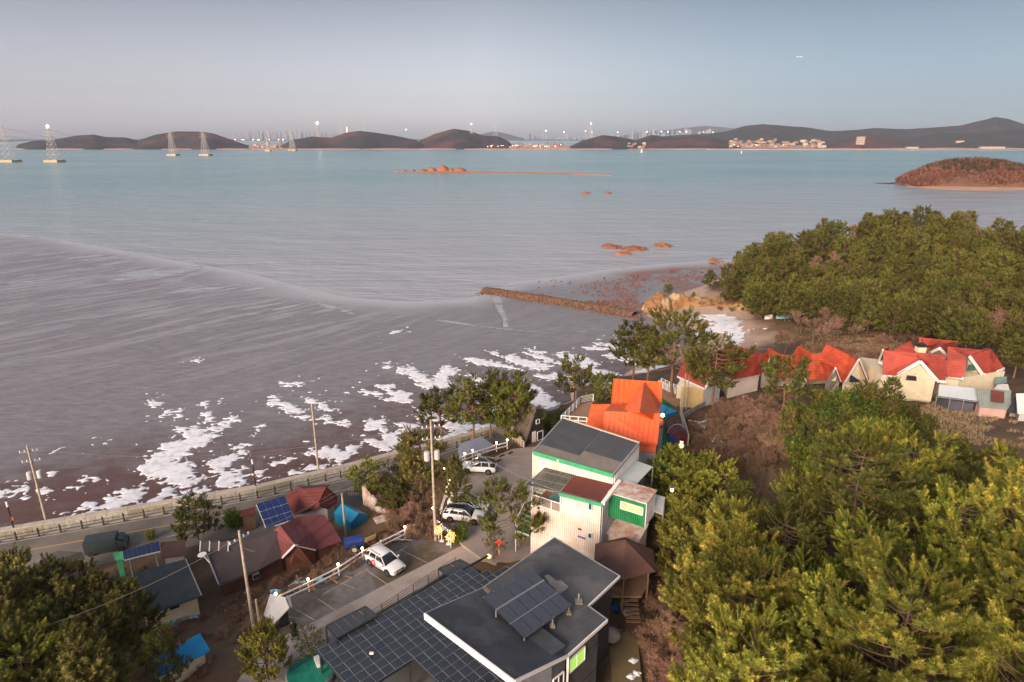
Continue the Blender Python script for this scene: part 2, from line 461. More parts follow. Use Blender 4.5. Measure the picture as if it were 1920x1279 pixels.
# sea
def water_mat():
 m = bpy.data.materials.new('water'); m.use_nodes = True
 nt = m.node_tree; N = nt.nodes; L = nt.links; b = N['Principled BSDF']
 tc = N.new('ShaderNodeTexCoord')
 def noise(scale, stretch, det, rot=0, ro=.55):
  mp = N.new('ShaderNodeMapping'); mp.inputs['Scale'].default_value = stretch; mp.inputs['Rotation'].default_value = (0, 0, rot)
  n = N.new('ShaderNodeTexNoise'); n.inputs['Scale'].default_value = scale; n.inputs['Detail'].default_value = det; n.inputs['Roughness'].default_value = ro
  L.new(tc.outputs['Object'], mp.inputs[0]); L.new(mp.outputs[0], n.inputs['Vector']); return n.outputs[0]
 big = noise(.006, (.5, 1, 1), 4, .25)
 mr = N.new('ShaderNodeMapRange'); mr.inputs[1].default_value = .40; mr.inputs[2].default_value = .62; L.new(big, mr.inputs[0])
 mx = N.new('ShaderNodeMix'); mx.data_type = 'RGBA'; mx.inputs[6].default_value = (.12, .24, .265, 1); mx.inputs[7].default_value = (.17, .29, .31, 1)
 L.new(mr.outputs[0], mx.inputs[0])
 # silt stirred up over the flats, near the shore
 g = N.new('ShaderNodeSeparateXYZ'); L.new(tc.outputs['Object'], g.inputs[0])
 a = N.new('ShaderNodeMath'); a.operation = 'MULTIPLY_ADD'; a.inputs[1].default_value = -.35; L.new(g.outputs[0], a.inputs[0]);
 L.new(g.outputs[1], a.inputs[2])
 a2 = N.new('ShaderNodeMath'); a2.operation = 'MULTIPLY_ADD'; a2.inputs[1].default_value = 180; L.new(big, a2.inputs[0]); L.new(a.outputs[0], a2.inputs[2])
 sr = N.new('ShaderNodeMapRange'); sr.inputs[1].default_value = 900; sr.inputs[2].default_value = 280; L.new(a2.outputs[0], sr.inputs[0])
 m2 = N.new('ShaderNodeMix'); m2.data_type = 'RGBA'; m2.inputs[7].default_value = (.34, .345, .375, 1); L.new(mx.outputs[2], m2.inputs[6]); L.new(sr.outputs[0], m2.inputs[0])
 L.new(m2.outputs[2], b.inputs['Base Color'])
 b.inputs['Roughness'].default_value = .22; b.inputs['IOR'].default_value = 1.33
 h1 = noise(.22, (.35, 1, 1), 6, .12, .62); h2 = noise(.05, (.4, 1, 1), 4, -.1)
 ma = N.new('ShaderNodeMath'); ma.operation = 'MULTIPLY_ADD'; ma.inputs[1].default_value = 3.0; L.new(h2, ma.inputs[0]); L.new(h1, ma.inputs[2])
 bp = N.new('ShaderNodeBump'); bp.inputs['Strength'].default_value = .7; bp.inputs['Distance'].default_value = 1.5
 L.new(ma.outputs[0], bp.inputs['Height']); L.new(bp.outputs[0], b.inputs['Normal'])
 return m
b_ = MB(); b_.add([(-16000, -200, 0), (16000, -200, 0), (16000, 17000, 0), (-16000, 17000, 0)], [(0, 1, 2, 3)])
tag(b_.build('sea', water_mat()), kind='structure')
# tidal flat
WL = [(-700, 330), (-400, 362), (-300, 345), (-239.8, 324), (-183, 288), (-135.7, 256), (-101, 234.6), (-71.5, 209.8), (-53, 195), (-32, 189), (-14.8, 192), (-5, 203), (0, 216), (19, 227), (38, 240), (59, 250), (84, 259), (120, 262)]
_mp = WL + [(120, 150), (60, 90), (0, 60), (-120, 30), (-700, -50)]
mx_ = np.concatenate([np.arange(-420, -150, 1.3), np.arange(-150, 100, .8)]); my_ = np.arange(36, 380, .9)
MX, MY = np.meshgrid(mx_, my_, indexing='ij')
_sd = sdf(MX, MY, _mp)
_rot = math.atan2(-64, -55)
_a = MX * math.cos(_rot) + MY * math.sin(_rot); _b = -MX * math.sin(_rot) + MY * math.cos(_rot)
streak = fbm(_a * .035, _b * .36 + fbm(_a * .03, _b * .05, 2) * 2.5, 4)
soft = fbm(MX * .03, MY * .06, 4)
_west = np.clip((-MX - 5 + (MY - 150) * .2) / 90, 0, 1)
MZ = np.clip(_sd * .0022, -.3, .20) * (1 - .5 * _west) + streak * (.045 + .065 * _west) * np.clip((_sd - 1) / 12, .25, 1) * np.clip((MY - 95) / 60, .12, 1) + soft * .05 - .012
MZ = np.where(_sd < 0, _sd * .03, MZ)
# gully channels running out over the flat
def chan(P, w, dep):
 global MZ
 D, _ = seg_dist(MX, MY, [tuple(U(x, y, 0).to_2d()) for x, y in P], False)
 MZ = MZ - dep * np.exp(-(D / w) ** 2)
chan([(932, 560), (938, 580), (946, 595), (948, 612)], .7, .14)
chan([(1160, 618), (1080, 622), (1000, 622), (900, 612), (820, 600)], .5, .15)
chan([(560, 545), (600, 570), (640, 580), (700, 605), (760, 612), (830, 640)], .6, .05)
def mud_mat():
 m = mat('mud', (.228, .212, .222), .34, (.155, .143, .150), .55, bump=2.4, bsc=1.1, spec=.7, stretch=(.45, 1.5, 1, -.86), c3=(.19, .172, .182), sc3=.11)
 nt = m.node_tree; N = nt.nodes; L = nt.links; b = N['Principled BSDF']; src = b.inputs['Base Color'].links[0].from_socket
 g = N.new('ShaderNodeNewGeometry'); sx = N.new('ShaderNodeSeparateXYZ'); L.new(g.outputs['Position'], sx.inputs[0])
 nz = N.new('ShaderNodeTexNoise'); nz.inputs['Scale'].default_value = .06; nz.inputs['Detail'].default_value = 6; L.new(g.outputs['Position'], nz.inputs['Vector'])
 # distance from the wall line, roughly: wet far out, weedy brown mud close in
 a = N.new('ShaderNodeMath'); a.operation = 'MULTIPLY_ADD'; a.inputs[1].default_value = -.58; L.new(sx.outputs[0], a.inputs[0]); L.new(sx.outputs[1], a.inputs[2])
 a2 = N.new('ShaderNodeMath'); a2.operation = 'MULTIPLY_ADD'; a2.inputs[1].default_value = 60; L.new(nz.outputs[0], a2.inputs[0]); L.new(a.outputs[0], a2.inputs[2])
 mr = N.new('ShaderNodeMapRange'); mr.inputs[1].default_value = 172; mr.inputs[2].default_value = 132; L.new(a2.outputs[0], mr.inputs[0])
 n3 = N.new('ShaderNodeTexNoise'); n3.inputs['Scale'].default_value = .5; n3.inputs['Detail'].default_value = 8; n3.inputs['Roughness'].default_value = .7; L.new(g.outputs['Position'], n3.inputs['Vector'])
 mr3 = N.new('ShaderNodeMapRange'); mr3.inputs[1].default_value = .42; mr3.inputs[2].default_value = .6; L.new(n3.outputs[0], mr3.inputs[0])
 mc = N.new('ShaderNodeMix'); mc.data_type = 'RGBA'; mc.inputs[6].default_value = (.085, .052, .048, 1); mc.inputs[7].default_value = (.165, .125, .122, 1); L.new(mr3.outputs[0], mc.inputs[0])
 mx = N.new('ShaderNodeMix'); mx.data_type = 'RGBA'; L.new(mr.outputs[0], mx.inputs[0]); L.new(src, mx.inputs[6]); L.new(mc.outputs[2], mx.inputs[7])
 # red weed beds on the flat beyond the breakwater
 w1 = N.new('ShaderNodeMapRange'); w1.inputs[1].default_value = 24; w1.inputs[2].default_value = 42; L.new(sx.outputs[0], w1.inputs[0])
 w2 = N.new('ShaderNodeMapRange'); w2.inputs[1].default_value = 168; w2.inputs[2].default_value = 182; L.new(sx.outputs[1], w2.inputs[0])
 n4 = N.new('ShaderNodeTexNoise'); n4.inputs['Scale'].default_value = .075; n4.inputs['Detail'].default_value = 7; L.new(g.outputs['Position'], n4.inputs['Vector'])
 w3 = N.new('ShaderNodeMapRange'); w3.inputs[1].default_value = .47; w3.inputs[2].default_value = .53; L.new(n4.outputs[0], w3.inputs[0])
 p1 = N.new('ShaderNodeMath'); p1.operation = 'MULTIPLY'; L.new(w1.outputs[0], p1.inputs[0]); L.new(w2.outputs[0], p1.inputs[1])
 p2 = N.new('ShaderNodeMath'); p2.operation = 'MULTIPLY'; L.new(p1.outputs[0], p2.inputs[0]); L.new(w3.outputs[0], p2.inputs[1])
 m4 = N.new('ShaderNodeMix'); m4.data_type = 'RGBA'; m4.inputs[7].default_value = (.21, .085, .055, 1); L.new(p2.outputs[0], m4.inputs[0]); L.new(mx.outputs[2], m4.inputs[6])
 wb = N.new('ShaderNodeAttribute'); wb.attribute_name = 'weed'
 m6 = N.new('ShaderNodeMix'); m6.data_type = 'RGBA'; m6.inputs[7].default_value = (.095, .038, .030, 1); L.new(wb.outputs['Fac'], m6.inputs[0]); L.new(m4.outputs[2], m6.inputs[6]); m4 = m6
 wa = N.new('ShaderNodeAttribute'); wa.attribute_name = 'wet_sheen'
 m5 = N.new('ShaderNodeMix'); m5.data_type = 'RGBA'; m5.inputs[7].default_value = (.42, .42, .45, 1); L.new(wa.outputs['Fac'], m5.inputs[0]); L.new(m4.outputs[2], m5.inputs[6])  # wet film along the waterline and streaks: its pale sheen put into the colour
 L.new(m5.outputs[2], b.inputs['Base Color'])
 # reddish weed at the foot of the wall, far left
 rr = N.new('ShaderNodeMapRange'); rr.inputs[3].default_value = .38; rr.inputs[4].default_value = .75; L.new(mr.outputs[0], rr.inputs[0]); L.new(rr.outputs[0], b.inputs['Roughness'])
 return m
me = grid_mesh('mudflat', np.stack([MX, MY, MZ + .02], -1), len(mx_), len(my_), (_sd[:-1, :-1] > -8))
_k = np.zeros(_sd.shape, bool); _kk0 = _sd[:-1, :-1] > -8; _k[:-1, :-1] |= _kk0; _k[1:, :-1] |= _kk0; _k[:-1, 1:] |= _kk0; _k[1:, 1:] |= _kk0
_wet_sheen = np.clip(1 - (_sd - 1) / (5 + 14 * (soft + .6)), 0, 1) ** 1.3 * .95
_fine = fbm(_a * .09, _b * .8 + fbm(_a * .05, _b * .08, 2) * 3, 4)
_wet_sheen = np.maximum(_wet_sheen, np.clip((_fine + streak * .6) * 1.1 + .06, 0, .5) * np.clip(_west * 1.3 + .18, 0, 1) * np.clip((MY - 100) / 70, 0, 1))
_wd2, _ = seg_dist(MX, MY, [tuple(p) for p in WALL], False)
_c1 = np.hypot((MX + 60) / 17, (MY - 79) / 9); _c2 = np.hypot((MX + 30) / 16, (MY - 86) / 7)
_weed = np.clip(np.maximum(1.5 - _c1, .9 - _c2) + fbm(MX * .3, MY * .5, 4) * 1.0, 0, 1) * .85 + np.clip(.36 - _wd2 / 55 + fbm(MX * .2 + 9, MY * .3, 4) * .9, 0, .6) * (_c1 > 1.5)
_a2 = me.attributes.new('weed', 'FLOAT', 'POINT'); _a2.data.foreach_set('value', np.clip(_weed, 0, 1)[_k].astype(np.float32))
_at = me.attributes.new('wet_sheen', 'FLOAT', 'POINT'); _at.data.foreach_set('value', _wet_sheen[_k].astype(np.float32))
tag(link_mesh('mudflat', me, mud_mat()), kind='structure')
_mfx = mx_; _mfy = my_
def mudv(x, y):
 i = np.clip(np.searchsorted(mx_, x) - 1, 0, len(mx_) - 2); j = np.clip(((y - my_[0]) / .9).astype(int), 0, len(my_) - 2)
 a = np.clip((x - mx_[i]) / (mx_[i + 1] - mx_[i]), 0, 1); b = np.clip((y - my_[j]) / .9, 0, 1)
 return (MZ[i, j] * (1 - a) + MZ[i + 1, j] * a) * (1 - b) + (MZ[i, j + 1] * (1 - a) + MZ[i + 1, j + 1] * a) * b + .02
# stranded sea ice and snow on the flat
ZA, ZB, ZC, ZD = (230, 660, 3.996), (680, 560, 3.996), (1160, 560, 6.393), (0, 820, 3.996)
ICE = [
(ZA,[(350,560),(440,545),(490,590),(560,540),(610,590),(700,610),(690,640),(640,690),(580,725),(540,700),(500,760),(440,790),(400,830),(440,850),(480,800),(500,840),(540,890),(590,950),(545,1005),(660,1010),(675,1040),(560,1070),(470,1060),(430,1000),(330,985),(240,960),(150,945),(125,880),(160,840),(190,790),(260,770),(300,740),(265,725),(310,680),(360,650),(430,650),(470,660),(470,620),(400,590)]),
(ZA,[(600,480),(640,440),(690,500),(720,570),(680,590),(650,560),(620,520)]),(ZA,[(710,550),(760,520),(800,510),(830,490),(800,455),(850,490),(865,515),(820,545),(760,585),(725,585)]),
(ZA,[(970,625),(1010,570),(1060,530),(1065,560),(1030,600),(980,632)]),(ZA,[(850,710),(900,690),(945,665),(950,690),(910,740),(895,780),(870,750)]),
(ZA,[(630,840),(660,800),(700,820),(760,770),(830,765),(840,795),(880,790),(840,830),(810,880),(870,850),(935,850),(940,890),(900,910),(845,915),(930,930),(890,965),(945,950),(940,975),(880,1005),(740,1035),(735,1000),(695,970),(705,920),(660,885)]),
(ZA,[(170,1145),(220,1110),(280,1050),(330,1015),(375,1040),(320,1085),(280,1100),(240,1130)]),(ZA,[(380,1095),(410,1075),(440,1085),(400,1102)]),
(ZA,[(1105,385),(1130,325),(1170,370),(1240,380),(1300,400),(1355,450),(1290,465),(1240,445),(1160,415)]),(ZA,[(1290,490),(1350,470),(1410,480),(1400,497)]),
(ZA,[(1370,345),(1410,330),(1450,350),(1460,385),(1400,385)]),(ZA,[(1460,395),(1510,380),(1540,420),(1610,425),(1600,450),(1540,450),(1490,425)]),(ZA,[(1490,500),(1510,470),(1545,490),(1545,525)]),
(ZA,[(1590,525),(1690,510),(1715,550),(1710,580),(1650,565)]),(ZA,[(1320,790),(1390,750),(1400,715),(1470,740),(1530,710),(1570,740),(1600,700),(1650,740),(1700,755),(1680,700),(1750,710),(1780,745),(1750,790),(1650,820),(1580,855),(1520,820),(1480,790),(1420,780)]),
(ZA,[(1240,885),(1330,880),(1400,860),(1510,855),(1480,880),(1380,895),(1280,905)]),(ZA,[(1115,820),(1200,825),(1260,800),(1230,835),(1170,845)]),(ZA,[(1050,785),(1120,790),(1090,808)]),
(ZA,[(1010,900),(1050,895),(1080,930),(1070,965),(1010,975)]),(ZA,[(1205,235),(1300,225),(1410,216),(1370,242),(1230,252)]),(ZA,[(185,385),(255,350),(270,385),(225,412)]),(ZA,[(410,445),(445,435),(460,465),(425,495)]),
(ZA,[(280,495),(350,440),(320,482)]),(ZA,[(555,405),(600,380),(650,375),(620,410)]),(ZA,[(720,375),(750,345),(745,370),(730,382)]),(ZA,[(525,65),(575,50),(578,80),(545,88)]),
(ZB,[(230,555),(290,515),(330,545),(360,500),(400,505),(420,545),(480,590),(540,620),(530,575),(550,545),(600,560),(580,520),(640,500),(700,520),(705,550),(650,600),(680,640),(670,675),(600,690),(530,685),(460,670),(395,645),(440,630),(370,595),(320,575)]),
(ZB,[(65,635),(150,645),(210,640),(240,660),(245,700),(300,690),(345,700),(345,770),(260,775),(170,755),(210,735),(180,690),(130,665)]),(ZB,[(-40,660),(30,700),(100,690),(160,740),(130,750),(70,715),(0,715)]),
(ZB,[(20,980),(20,940),(60,895),(90,920),(140,890),(170,930),(200,990),(240,1030),(290,1075),(290,1110),(240,1130),(120,1145),(100,1130),(50,1095),(0,1080),(0,1015),(60,1050),(100,1035),(150,1060),(150,1040),(80,990)]),
(ZB,[(255,935),(320,920),(400,950),(400,1000),(340,1000),(300,1020),(250,1000),(290,980)]),(ZB,[(780,570),(840,580),(880,600),(935,580),(920,610),(960,630),(900,690),(870,690),(850,650),(860,620)]),
(ZB,[(755,450),(850,440),(930,465),(1000,480),(1080,500),(1200,535),(1060,520),(900,500),(830,485)]),(ZB,[(920,390),(970,400),(1060,430),(1130,420),(1170,450),(1250,470),(1340,480),(1440,510),(1380,530),(1270,535),(1190,510),(1100,480),(1060,450)]),
(ZB,[(1210,405),(1290,415),(1380,445),(1500,480),(1510,505),(1400,475),(1300,450)]),(ZB,[(1240,375),(1320,395),(1390,400),(1340,415),(1270,400)]),
(ZB,[(1430,420),(1510,395),(1560,410),(1640,430),(1700,440),(1760,490),(1750,520),(1900,560),(1960,580),(1900,582),(1760,560),(1650,530),(1560,500),(1560,470)]),(ZB,[(1285,565),(1380,575),(1440,555),(1520,580),(1600,590),(1690,610),(1640,660),(1520,630),(1400,610)]),
(ZB,[(1170,645),(1260,670),(1270,640),(1330,660),(1360,700),(1400,720),(1400,750),(1460,780),(1460,810),(1340,840),(1240,760),(1180,700)]),(ZB,[(590,950),(660,920),(760,900),(850,960),(940,900),(960,950),(800,1000),(730,1010),(620,1055),(560,1060),(700,1000)]),
(ZB,[(1660,362),(1760,365),(1900,372),(2000,378),(1880,388),(1700,378)]),(ZB,[(1715,328),(1800,333),(1910,340),(1980,350),(1900,358),(1760,348)]),(ZB,[(1790,425),(1880,412),(2000,430),(2100,470),(1900,458)]),(ZB,[(150,500),(200,475),(205,510),(160,518)]),
(ZB,[(990,605),(1040,605),(1010,640),(980,635)]),(ZB,[(205,248),(295,235),(240,260)]),(ZB,[(800,660),(900,650),(960,700),(1060,720),(1100,830),(1000,900),(900,860),(850,760)]),(ZB,[(1700,700),(1800,690),(1900,740),(1850,830),(1700,780)]),(ZB,[(380,840),(480,830),(620,860),(700,900),(560,930),(430,900)]),
(ZC,[(690,185),(760,150),(900,155),(1100,175),(1250,205),(1400,255),(1480,310),(1490,350),(1450,375),(1400,365),(1480,410),(1520,500),(1510,580),(1400,620),(1280,610),(1240,590),(1300,540),(1290,470),(1180,430),(1120,450),(1010,470),(880,430),(900,400),(1000,410),(980,350),(1130,350),(1040,320),(1110,290),(990,275),(860,270),(770,230),(850,215),(1020,235),(900,200),(740,195)]),
(ZC,[(840,600),(900,580),(950,600),(930,640),(850,630)]),(ZC,[(1050,650),(1190,670),(1170,720),(1080,710)]),(ZC,[(630,490),(700,478),(740,495),(680,508)]),(ZC,[(400,430),(560,415),(560,445),(430,472)]),(ZC,[(860,510),(1000,490),(980,520),(880,525)]),
(ZC,[(-40,480),(40,560),(60,620),(-60,600)]),(ZC,[(150,900),(500,860),(620,950),(300,1010)]),(ZC,[(0,690),(120,700),(280,780),(60,770)]),(ZC,[(200,540),(260,560),(210,580)]),
(ZD,[(480,605),(490,570),(560,560),(575,590),(500,610)]),(ZD,[(615,530),(650,500),(700,470),(750,490),(760,520),(790,500),(810,440),(870,430),(940,440),(895,400),(960,385),(1000,345),(1030,380),(1080,355),(1125,385),(1050,450),(1020,500),(900,540),(790,555),(760,540),(700,545),(640,540)]),
(ZD,[(615,590),(640,562),(740,540),(775,567),(640,598)]),(ZD,[(-60,420),(0,400),(90,375),(80,400),(40,450),(0,465),(-60,480)]),(ZD,[(115,365),(160,365),(225,330),(190,385),(110,445),(75,455),(130,395)]),(ZD,[(300,390),(350,378),(360,410),(310,420)]),
(ZD,[(605,320),(660,308),(640,333)]),(ZD,[(675,328),(740,303),(750,312),(700,330)]),(ZD,[(530,375),(615,368),(600,382)]),(ZD,[(320,440),(370,425),(350,440)]),(ZD,[(755,312),(800,308),(790,322)]),(ZD,[(740,55),(790,48),(770,62)]),(ZD,[(430,100),(450,90),(445,105)]),(ZD,[(365,275),(395,265),(385,280)]),(ZD,[(150,455),(170,448),(165,460)])]
sx_ = np.arange(-75, 64, .28); sy_ = np.arange(64, 172, .28)
SX, SY = np.meshgrid(sx_, sy_, indexing='ij')
SDm = np.full(SX.shape, -9.0)
for (ox, oy, s_), P in ICE:
 W = [tuple(U(ox + a / s_, oy + b / s_, .1).to_2d()) for a, b in P]
 x0, x1 = min(p[0] for p in W) - 3, max(p[0] for p in W) + 3; y0, y1 = min(p[1] for p in W) - 3, max(p[1] for p in W) + 3
 i0, i1 = np.searchsorted(sx_, x0), np.searchsorted(sx_, x1); j0, j1 = np.searchsorted(sy_, y0), np.searchsorted(sy_, y1)
 if i1 <= i0 or j1 <= j0: continue
 s = (slice(i0, i1), slice(j0, j1))
 SDm[s] = np.maximum(SDm[s], sdf(SX[s], SY[s], W))
# small floes strewn round the big ones
_r = random.Random(3)
_nz = fbm(SX * .55, SY * .55, 4)
_fl = fbm(SX * .9 + 50, SY * .9, 3)
_halo = np.clip(1 + SDm / 6.0, 0, 1)
hgt = np.maximum(SDm + _nz * 1.3 + (fbm(SX * 1.6 + SY * .5, SY * 2.1, 4)) * 1.5 + np.where((SX > 30) & (SY > 115), -.3, .18), np.where(_halo > .05, (_fl - .47) * 2.4, -9))
hgt = hgt - 2.4 * np.maximum(0, fbm(SX * .8 + 30, SY * 1.3 + 7, 4) - .22)
_msk = np.clip(hgt * 1.1, -.25, .07 + _nz * .04)
SZ = np.maximum(mudv(SX.ravel(), SY.ravel()).reshape(SX.shape), groundv(SX.ravel(), SY.ravel()).reshape(SX.shape)) + _msk
_kk = np.maximum(np.maximum(_msk[:-1, :-1], _msk[1:, :-1]), np.maximum(_msk[:-1, 1:], _msk[1:, 1:])) > -.02
me = grid_mesh('sea_ice', np.stack([SX, SY, SZ], -1), len(sx_), len(sy_), _kk)
M_SNOW = mat('snow', (.84, .86, .91), .6, (.76, .78, .84), .5, bump=1.5, bsc=1.2, c3=(.62, .60, .62), sc3=.7)
tag(link_mesh('sea_ice', me, M_SNOW), kind='stuff', label='white stranded sea ice and snow patches on the brown tidal mud', cat='ice')
# far shore
M_HILL = mat('wooded_hill', (.017, .022, .028), .95, (.036, .032, .036), .035, bump=50, bsc=.05, c3=(.095, .038, .038), sc3=.0045)
M_HILLG = mat('green_hill', (.018, .027, .030), .95, (.036, .040, .040), .03, bump=50, bsc=.05, c3=(.055, .042, .042), sc3=.006)
M_SHORE = mat('far_sand', (.42, .20, .14), .9, (.42, .30, .24), .01)
M_FAR = mat('far_ridge', (.06, .065, .075), .95, (.07, .07, .075), .004)
def hill(name, pts, front, depth, m, nz=6, seed=0, foot=0.0):
 xs = np.array([p[0] for p in pts], float); ys = np.array([p[1] for p in pts], float)
 n = int((xs[-1] - xs[0]) / 2.2) + 2; px = np.linspace(xs[0], xs[-1], n); py = np.interp(px, xs, ys)
 k = np.array([.25, .5, .25]); py[1:-1] = np.convolve(py, k, 'valid')
 D = front + depth
 rid = np.array([tuple(UD(a, b, D)) for a, b in zip(px, py)])
 S_ = np.linspace(-1, 1, 41)
 V = np.zeros((n, 41, 3))
 for j, s in enumerate(S_):
  prof = (1 - abs(s)) ** .85 if s < 0 else (1 - s) ** .7
  y = D + s * depth * (1 - .12 * np.sin(px * .06 + seed))
  x = rid[:, 0] * (y / D)
  g = fbm(x * .006 + seed * 7, y * .006, 5) * nz * 2.2 * (1 - abs(s) ** 3) * np.clip(np.abs(s) * 2.2, .12, 1) * prof
  V[:, j] = np.stack([x, y, np.maximum(rid[:, 2] * prof + g, -1) if s > -1 else np.full(n, -2.0)], -1)
  if abs(s) == 1: V[:, j, 2] = -2
 V[0, :, 2] = -2; V[-1, :, 2] = -2
 me = grid_mesh(name, V, n, 41)
 return tag(link_mesh(name, me, m), kind='structure')
hill('hill', [(28,281),(34,272),(60,264),(90,263),(115,259),(145,254),(175,252),(200,257),(235,258),(258,264),(290,253),(330,247),(375,247),(400,250),(430,261),(462,272),(478,279)], 2600, 380, M_HILL, 12, 1)
hill('hill', [(520,279),(530,272),(545,263),(585,256),(620,258),(650,248),(675,245),(700,248),(740,255),(780,263),(800,274)], 2640, 330, M_HILL, 12, 2)
hill('hill', [(770,279),(785,265),(815,251),(850,242),(880,246),(905,254),(935,256),(955,266),(965,279)], 2640, 420, M_HILL, 12, 3)
hill('hill', [(1058,280),(1090,264),(1130,253),(1160,257),(1190,263),(1215,270),(1222,279)], 2620, 300, M_HILL, 10, 4)
hill('hill', [(1165,278),(1190,264),(1222,253),(1260,259),(1300,255),(1340,257),(1370,266),(1395,279)], 2660, 360, M_HILL, 10, 5)
hill('hill', [(1170,279),(1240,256),(1330,250),(1360,247),(1395,237),(1430,233),(1480,237),(1520,240),(1560,246),(1600,244),(1640,241),(1700,242),(1760,238),(1800,236),(1840,226),(1865,219),(1890,223),(1920,233),(1960,240),(2050,250),(2120,270)], 3500, 500, M_HILLG, 16, 6)
hill('hill', [(1500,280),(1540,268),(1580,262),(1620,250),(1650,256),(1690,266),(1715,279)], 2680, 420, M_HILL, 12, 7)
hill('hill', [(1640,280),(1690,262),(1760,250),(1850,248),(1920,240),(1990,238),(2080,262)], 2750, 520, M_HILLG, 14, 8)
hill('ridge', [(1130,262),(1180,252),(1230,246),(1280,240),(1320,236),(1370,240),(1420,246),(1500,252),(1560,247),(1600,250),(1700,258)], 9500, 1500, M_FAR, 30, 9)
hill('ridge', [(860,262),(900,252),(925,246),(950,251),(990,262)], 9800, 900, M_FAR, 20, 10)
hill('ridge', [(-80,268),(0,262),(30,264),(70,270)], 6500, 900, M_FAR, 20, 11)
hill('ridge', [(1480,256),(1510,249),(1545,243),(1570,248),(1620,256)], 9000, 700, M_SNOW, 20, 12)
# low strips of land under the hills and the city
def strip(name, xs, y0, y1, zt, m, k=1):
 b = MB(); n = 60; r = random.Random(k)
 top = [];
 for i in range(n + 1):
  px = xs[0] + (xs[1] - xs[0]) * i / n
  a = UD(px, 280, y0 + r.uniform(-25, 10)); c = UD(px, 280, y1)
  top.append(((a.x, a.y), (c.x, c.y)))
 for i in range(n):
  (a, c), (a2, c2) = top[i], top[i + 1]
  b.add([(a[0], a[1], -1), (a2[0], a2[1], -1), (a2[0], a2[1] + 12, zt), (a[0], a[1] + 12, zt), (c[0], c[1], zt), (c2[0], c2[1], zt)], [(0, 1, 2, 3), (3, 2, 5, 4)])
 return tag(b.build(name, m), kind='structure')
strip('shore', (20, 1420), 2600, 2760, 2.6, M_SHORE, 3)
strip('shore', (1380, 2150), 2560, 3560, 3.0, M_SHORE, 4)
strip('shore', (955, 1075), 2700, 3400, 4.5, M_SHORE, 5)
strip('shore', (470, 530), 2700, 3300, 4.5, M_SHORE, 6)
strip('shore', (-300, 2300), 8200, 11500, 5, M_FAR, 7)
# ice along the far right shore
b_ = MB()
for i in range(90):
 a = UD(1330 + i * 7.5, 280, 2555 - 25 * abs(math.sin(i * .7)) - (20 if 1500 < 1330 + i * 7.5 else 0) - max(0, i - 40) * 1.5); c = UD(1330 + (i + 1) * 7.5, 280, 2600)
 b_.box(((a.x + c.x) / 2, (a.y + 2610) / 2, .35), (c.x - a.x + 1.5, 2610 - a.y, .5))
tag(b_.build('shore_ice', M_SNOW), kind='stuff', label='white band of sea ice along the far right shore', cat='ice')
# facade geometry helpers
def VP(px, py, O, d):
 """view line of a pixel meets the vertical plane through O along d"""
 u = (px - 960) / FPX; v = (py - 639.5) / FPX
 r = Vector((u, _C - v * _S, -(_S + v * _C)))
 n = (-d[1], d[0])
 t = (O[0] * n[0] + O[1] * n[1]) / (r.x * n[0] + r.y * n[1])
 return Vector((r.x * t, r.y * t, CAM_Z + r.z * t))
def ztop(y, py):
 v = (py - 639.5) / FPX; t = y / (_C - v * _S)
 return CAM_Z - t * (_S + v * _C)
def corr(mb, a, b, c, d, n, h=.05):
 """ribbed sheet: a->b crosses the ribs, a->d runs along them"""
 a, b, c, d = map(Vector, (a, b, c, d))
 nr = (b - a).cross(d - a).normalized() * h
 prof = []
 for i in range(n):
  prof += [(i / n, 0), ((i + .42) / n, 0), ((i + .5) / n, 1), ((i + .92) / n, 1)]
 prof.append((1, 0))
 vs = []; fs = []
 for t, k in prof:
  vs.append(a.lerp(b, t) + nr * k); vs.append(d.lerp(c, t) + nr * k)
 for i in range(len(prof) - 1):
  fs.append((2 * i, 2 * i + 2, 2 * i + 3, 2 * i + 1))
 return mb.add(vs, fs)
def seam_panels(a, b, c, d, n, m, parent, name='roof_panel', th=.05):
 """standing-seam roof: each pan between two seams is a piece of its own"""
 a, b, c, d = map(Vector, (a, b, c, d))
 nr = (b - a).cross(d - a).normalized()
 if nr.z < 0: nr = -nr
 for i in range(n):
  t0, t1 = (i + .02) / n, (i + .98) / n
  p = [a.lerp(b, t0), a.lerp(b, t1), d.lerp(c, t1), d.lerp(c, t0)]
  mb = MB(); mb.slab([q + nr * th for q in p], th + .12, -nr)
  s0 = a.lerp(b, i / n) + nr * (th + .03); s1 = d.lerp(c, i / n) + nr * (th + .03)
  mb.bar(s0, s1, .07, .10, nr)
  mb.build(name, m, parent)
def wallbox(mb, poly, z0, z1):
 return mb.prism([(p[0], p[1]) for p in poly], z0, z1)
def ccw(poly):
 A = sum(poly[i][0] * poly[(i + 1) % len(poly)][1] - poly[(i + 1) % len(poly)][0] * poly[i][1] for i in range(len(poly)))
 return list(poly) if A > 0 else list(reversed(poly))
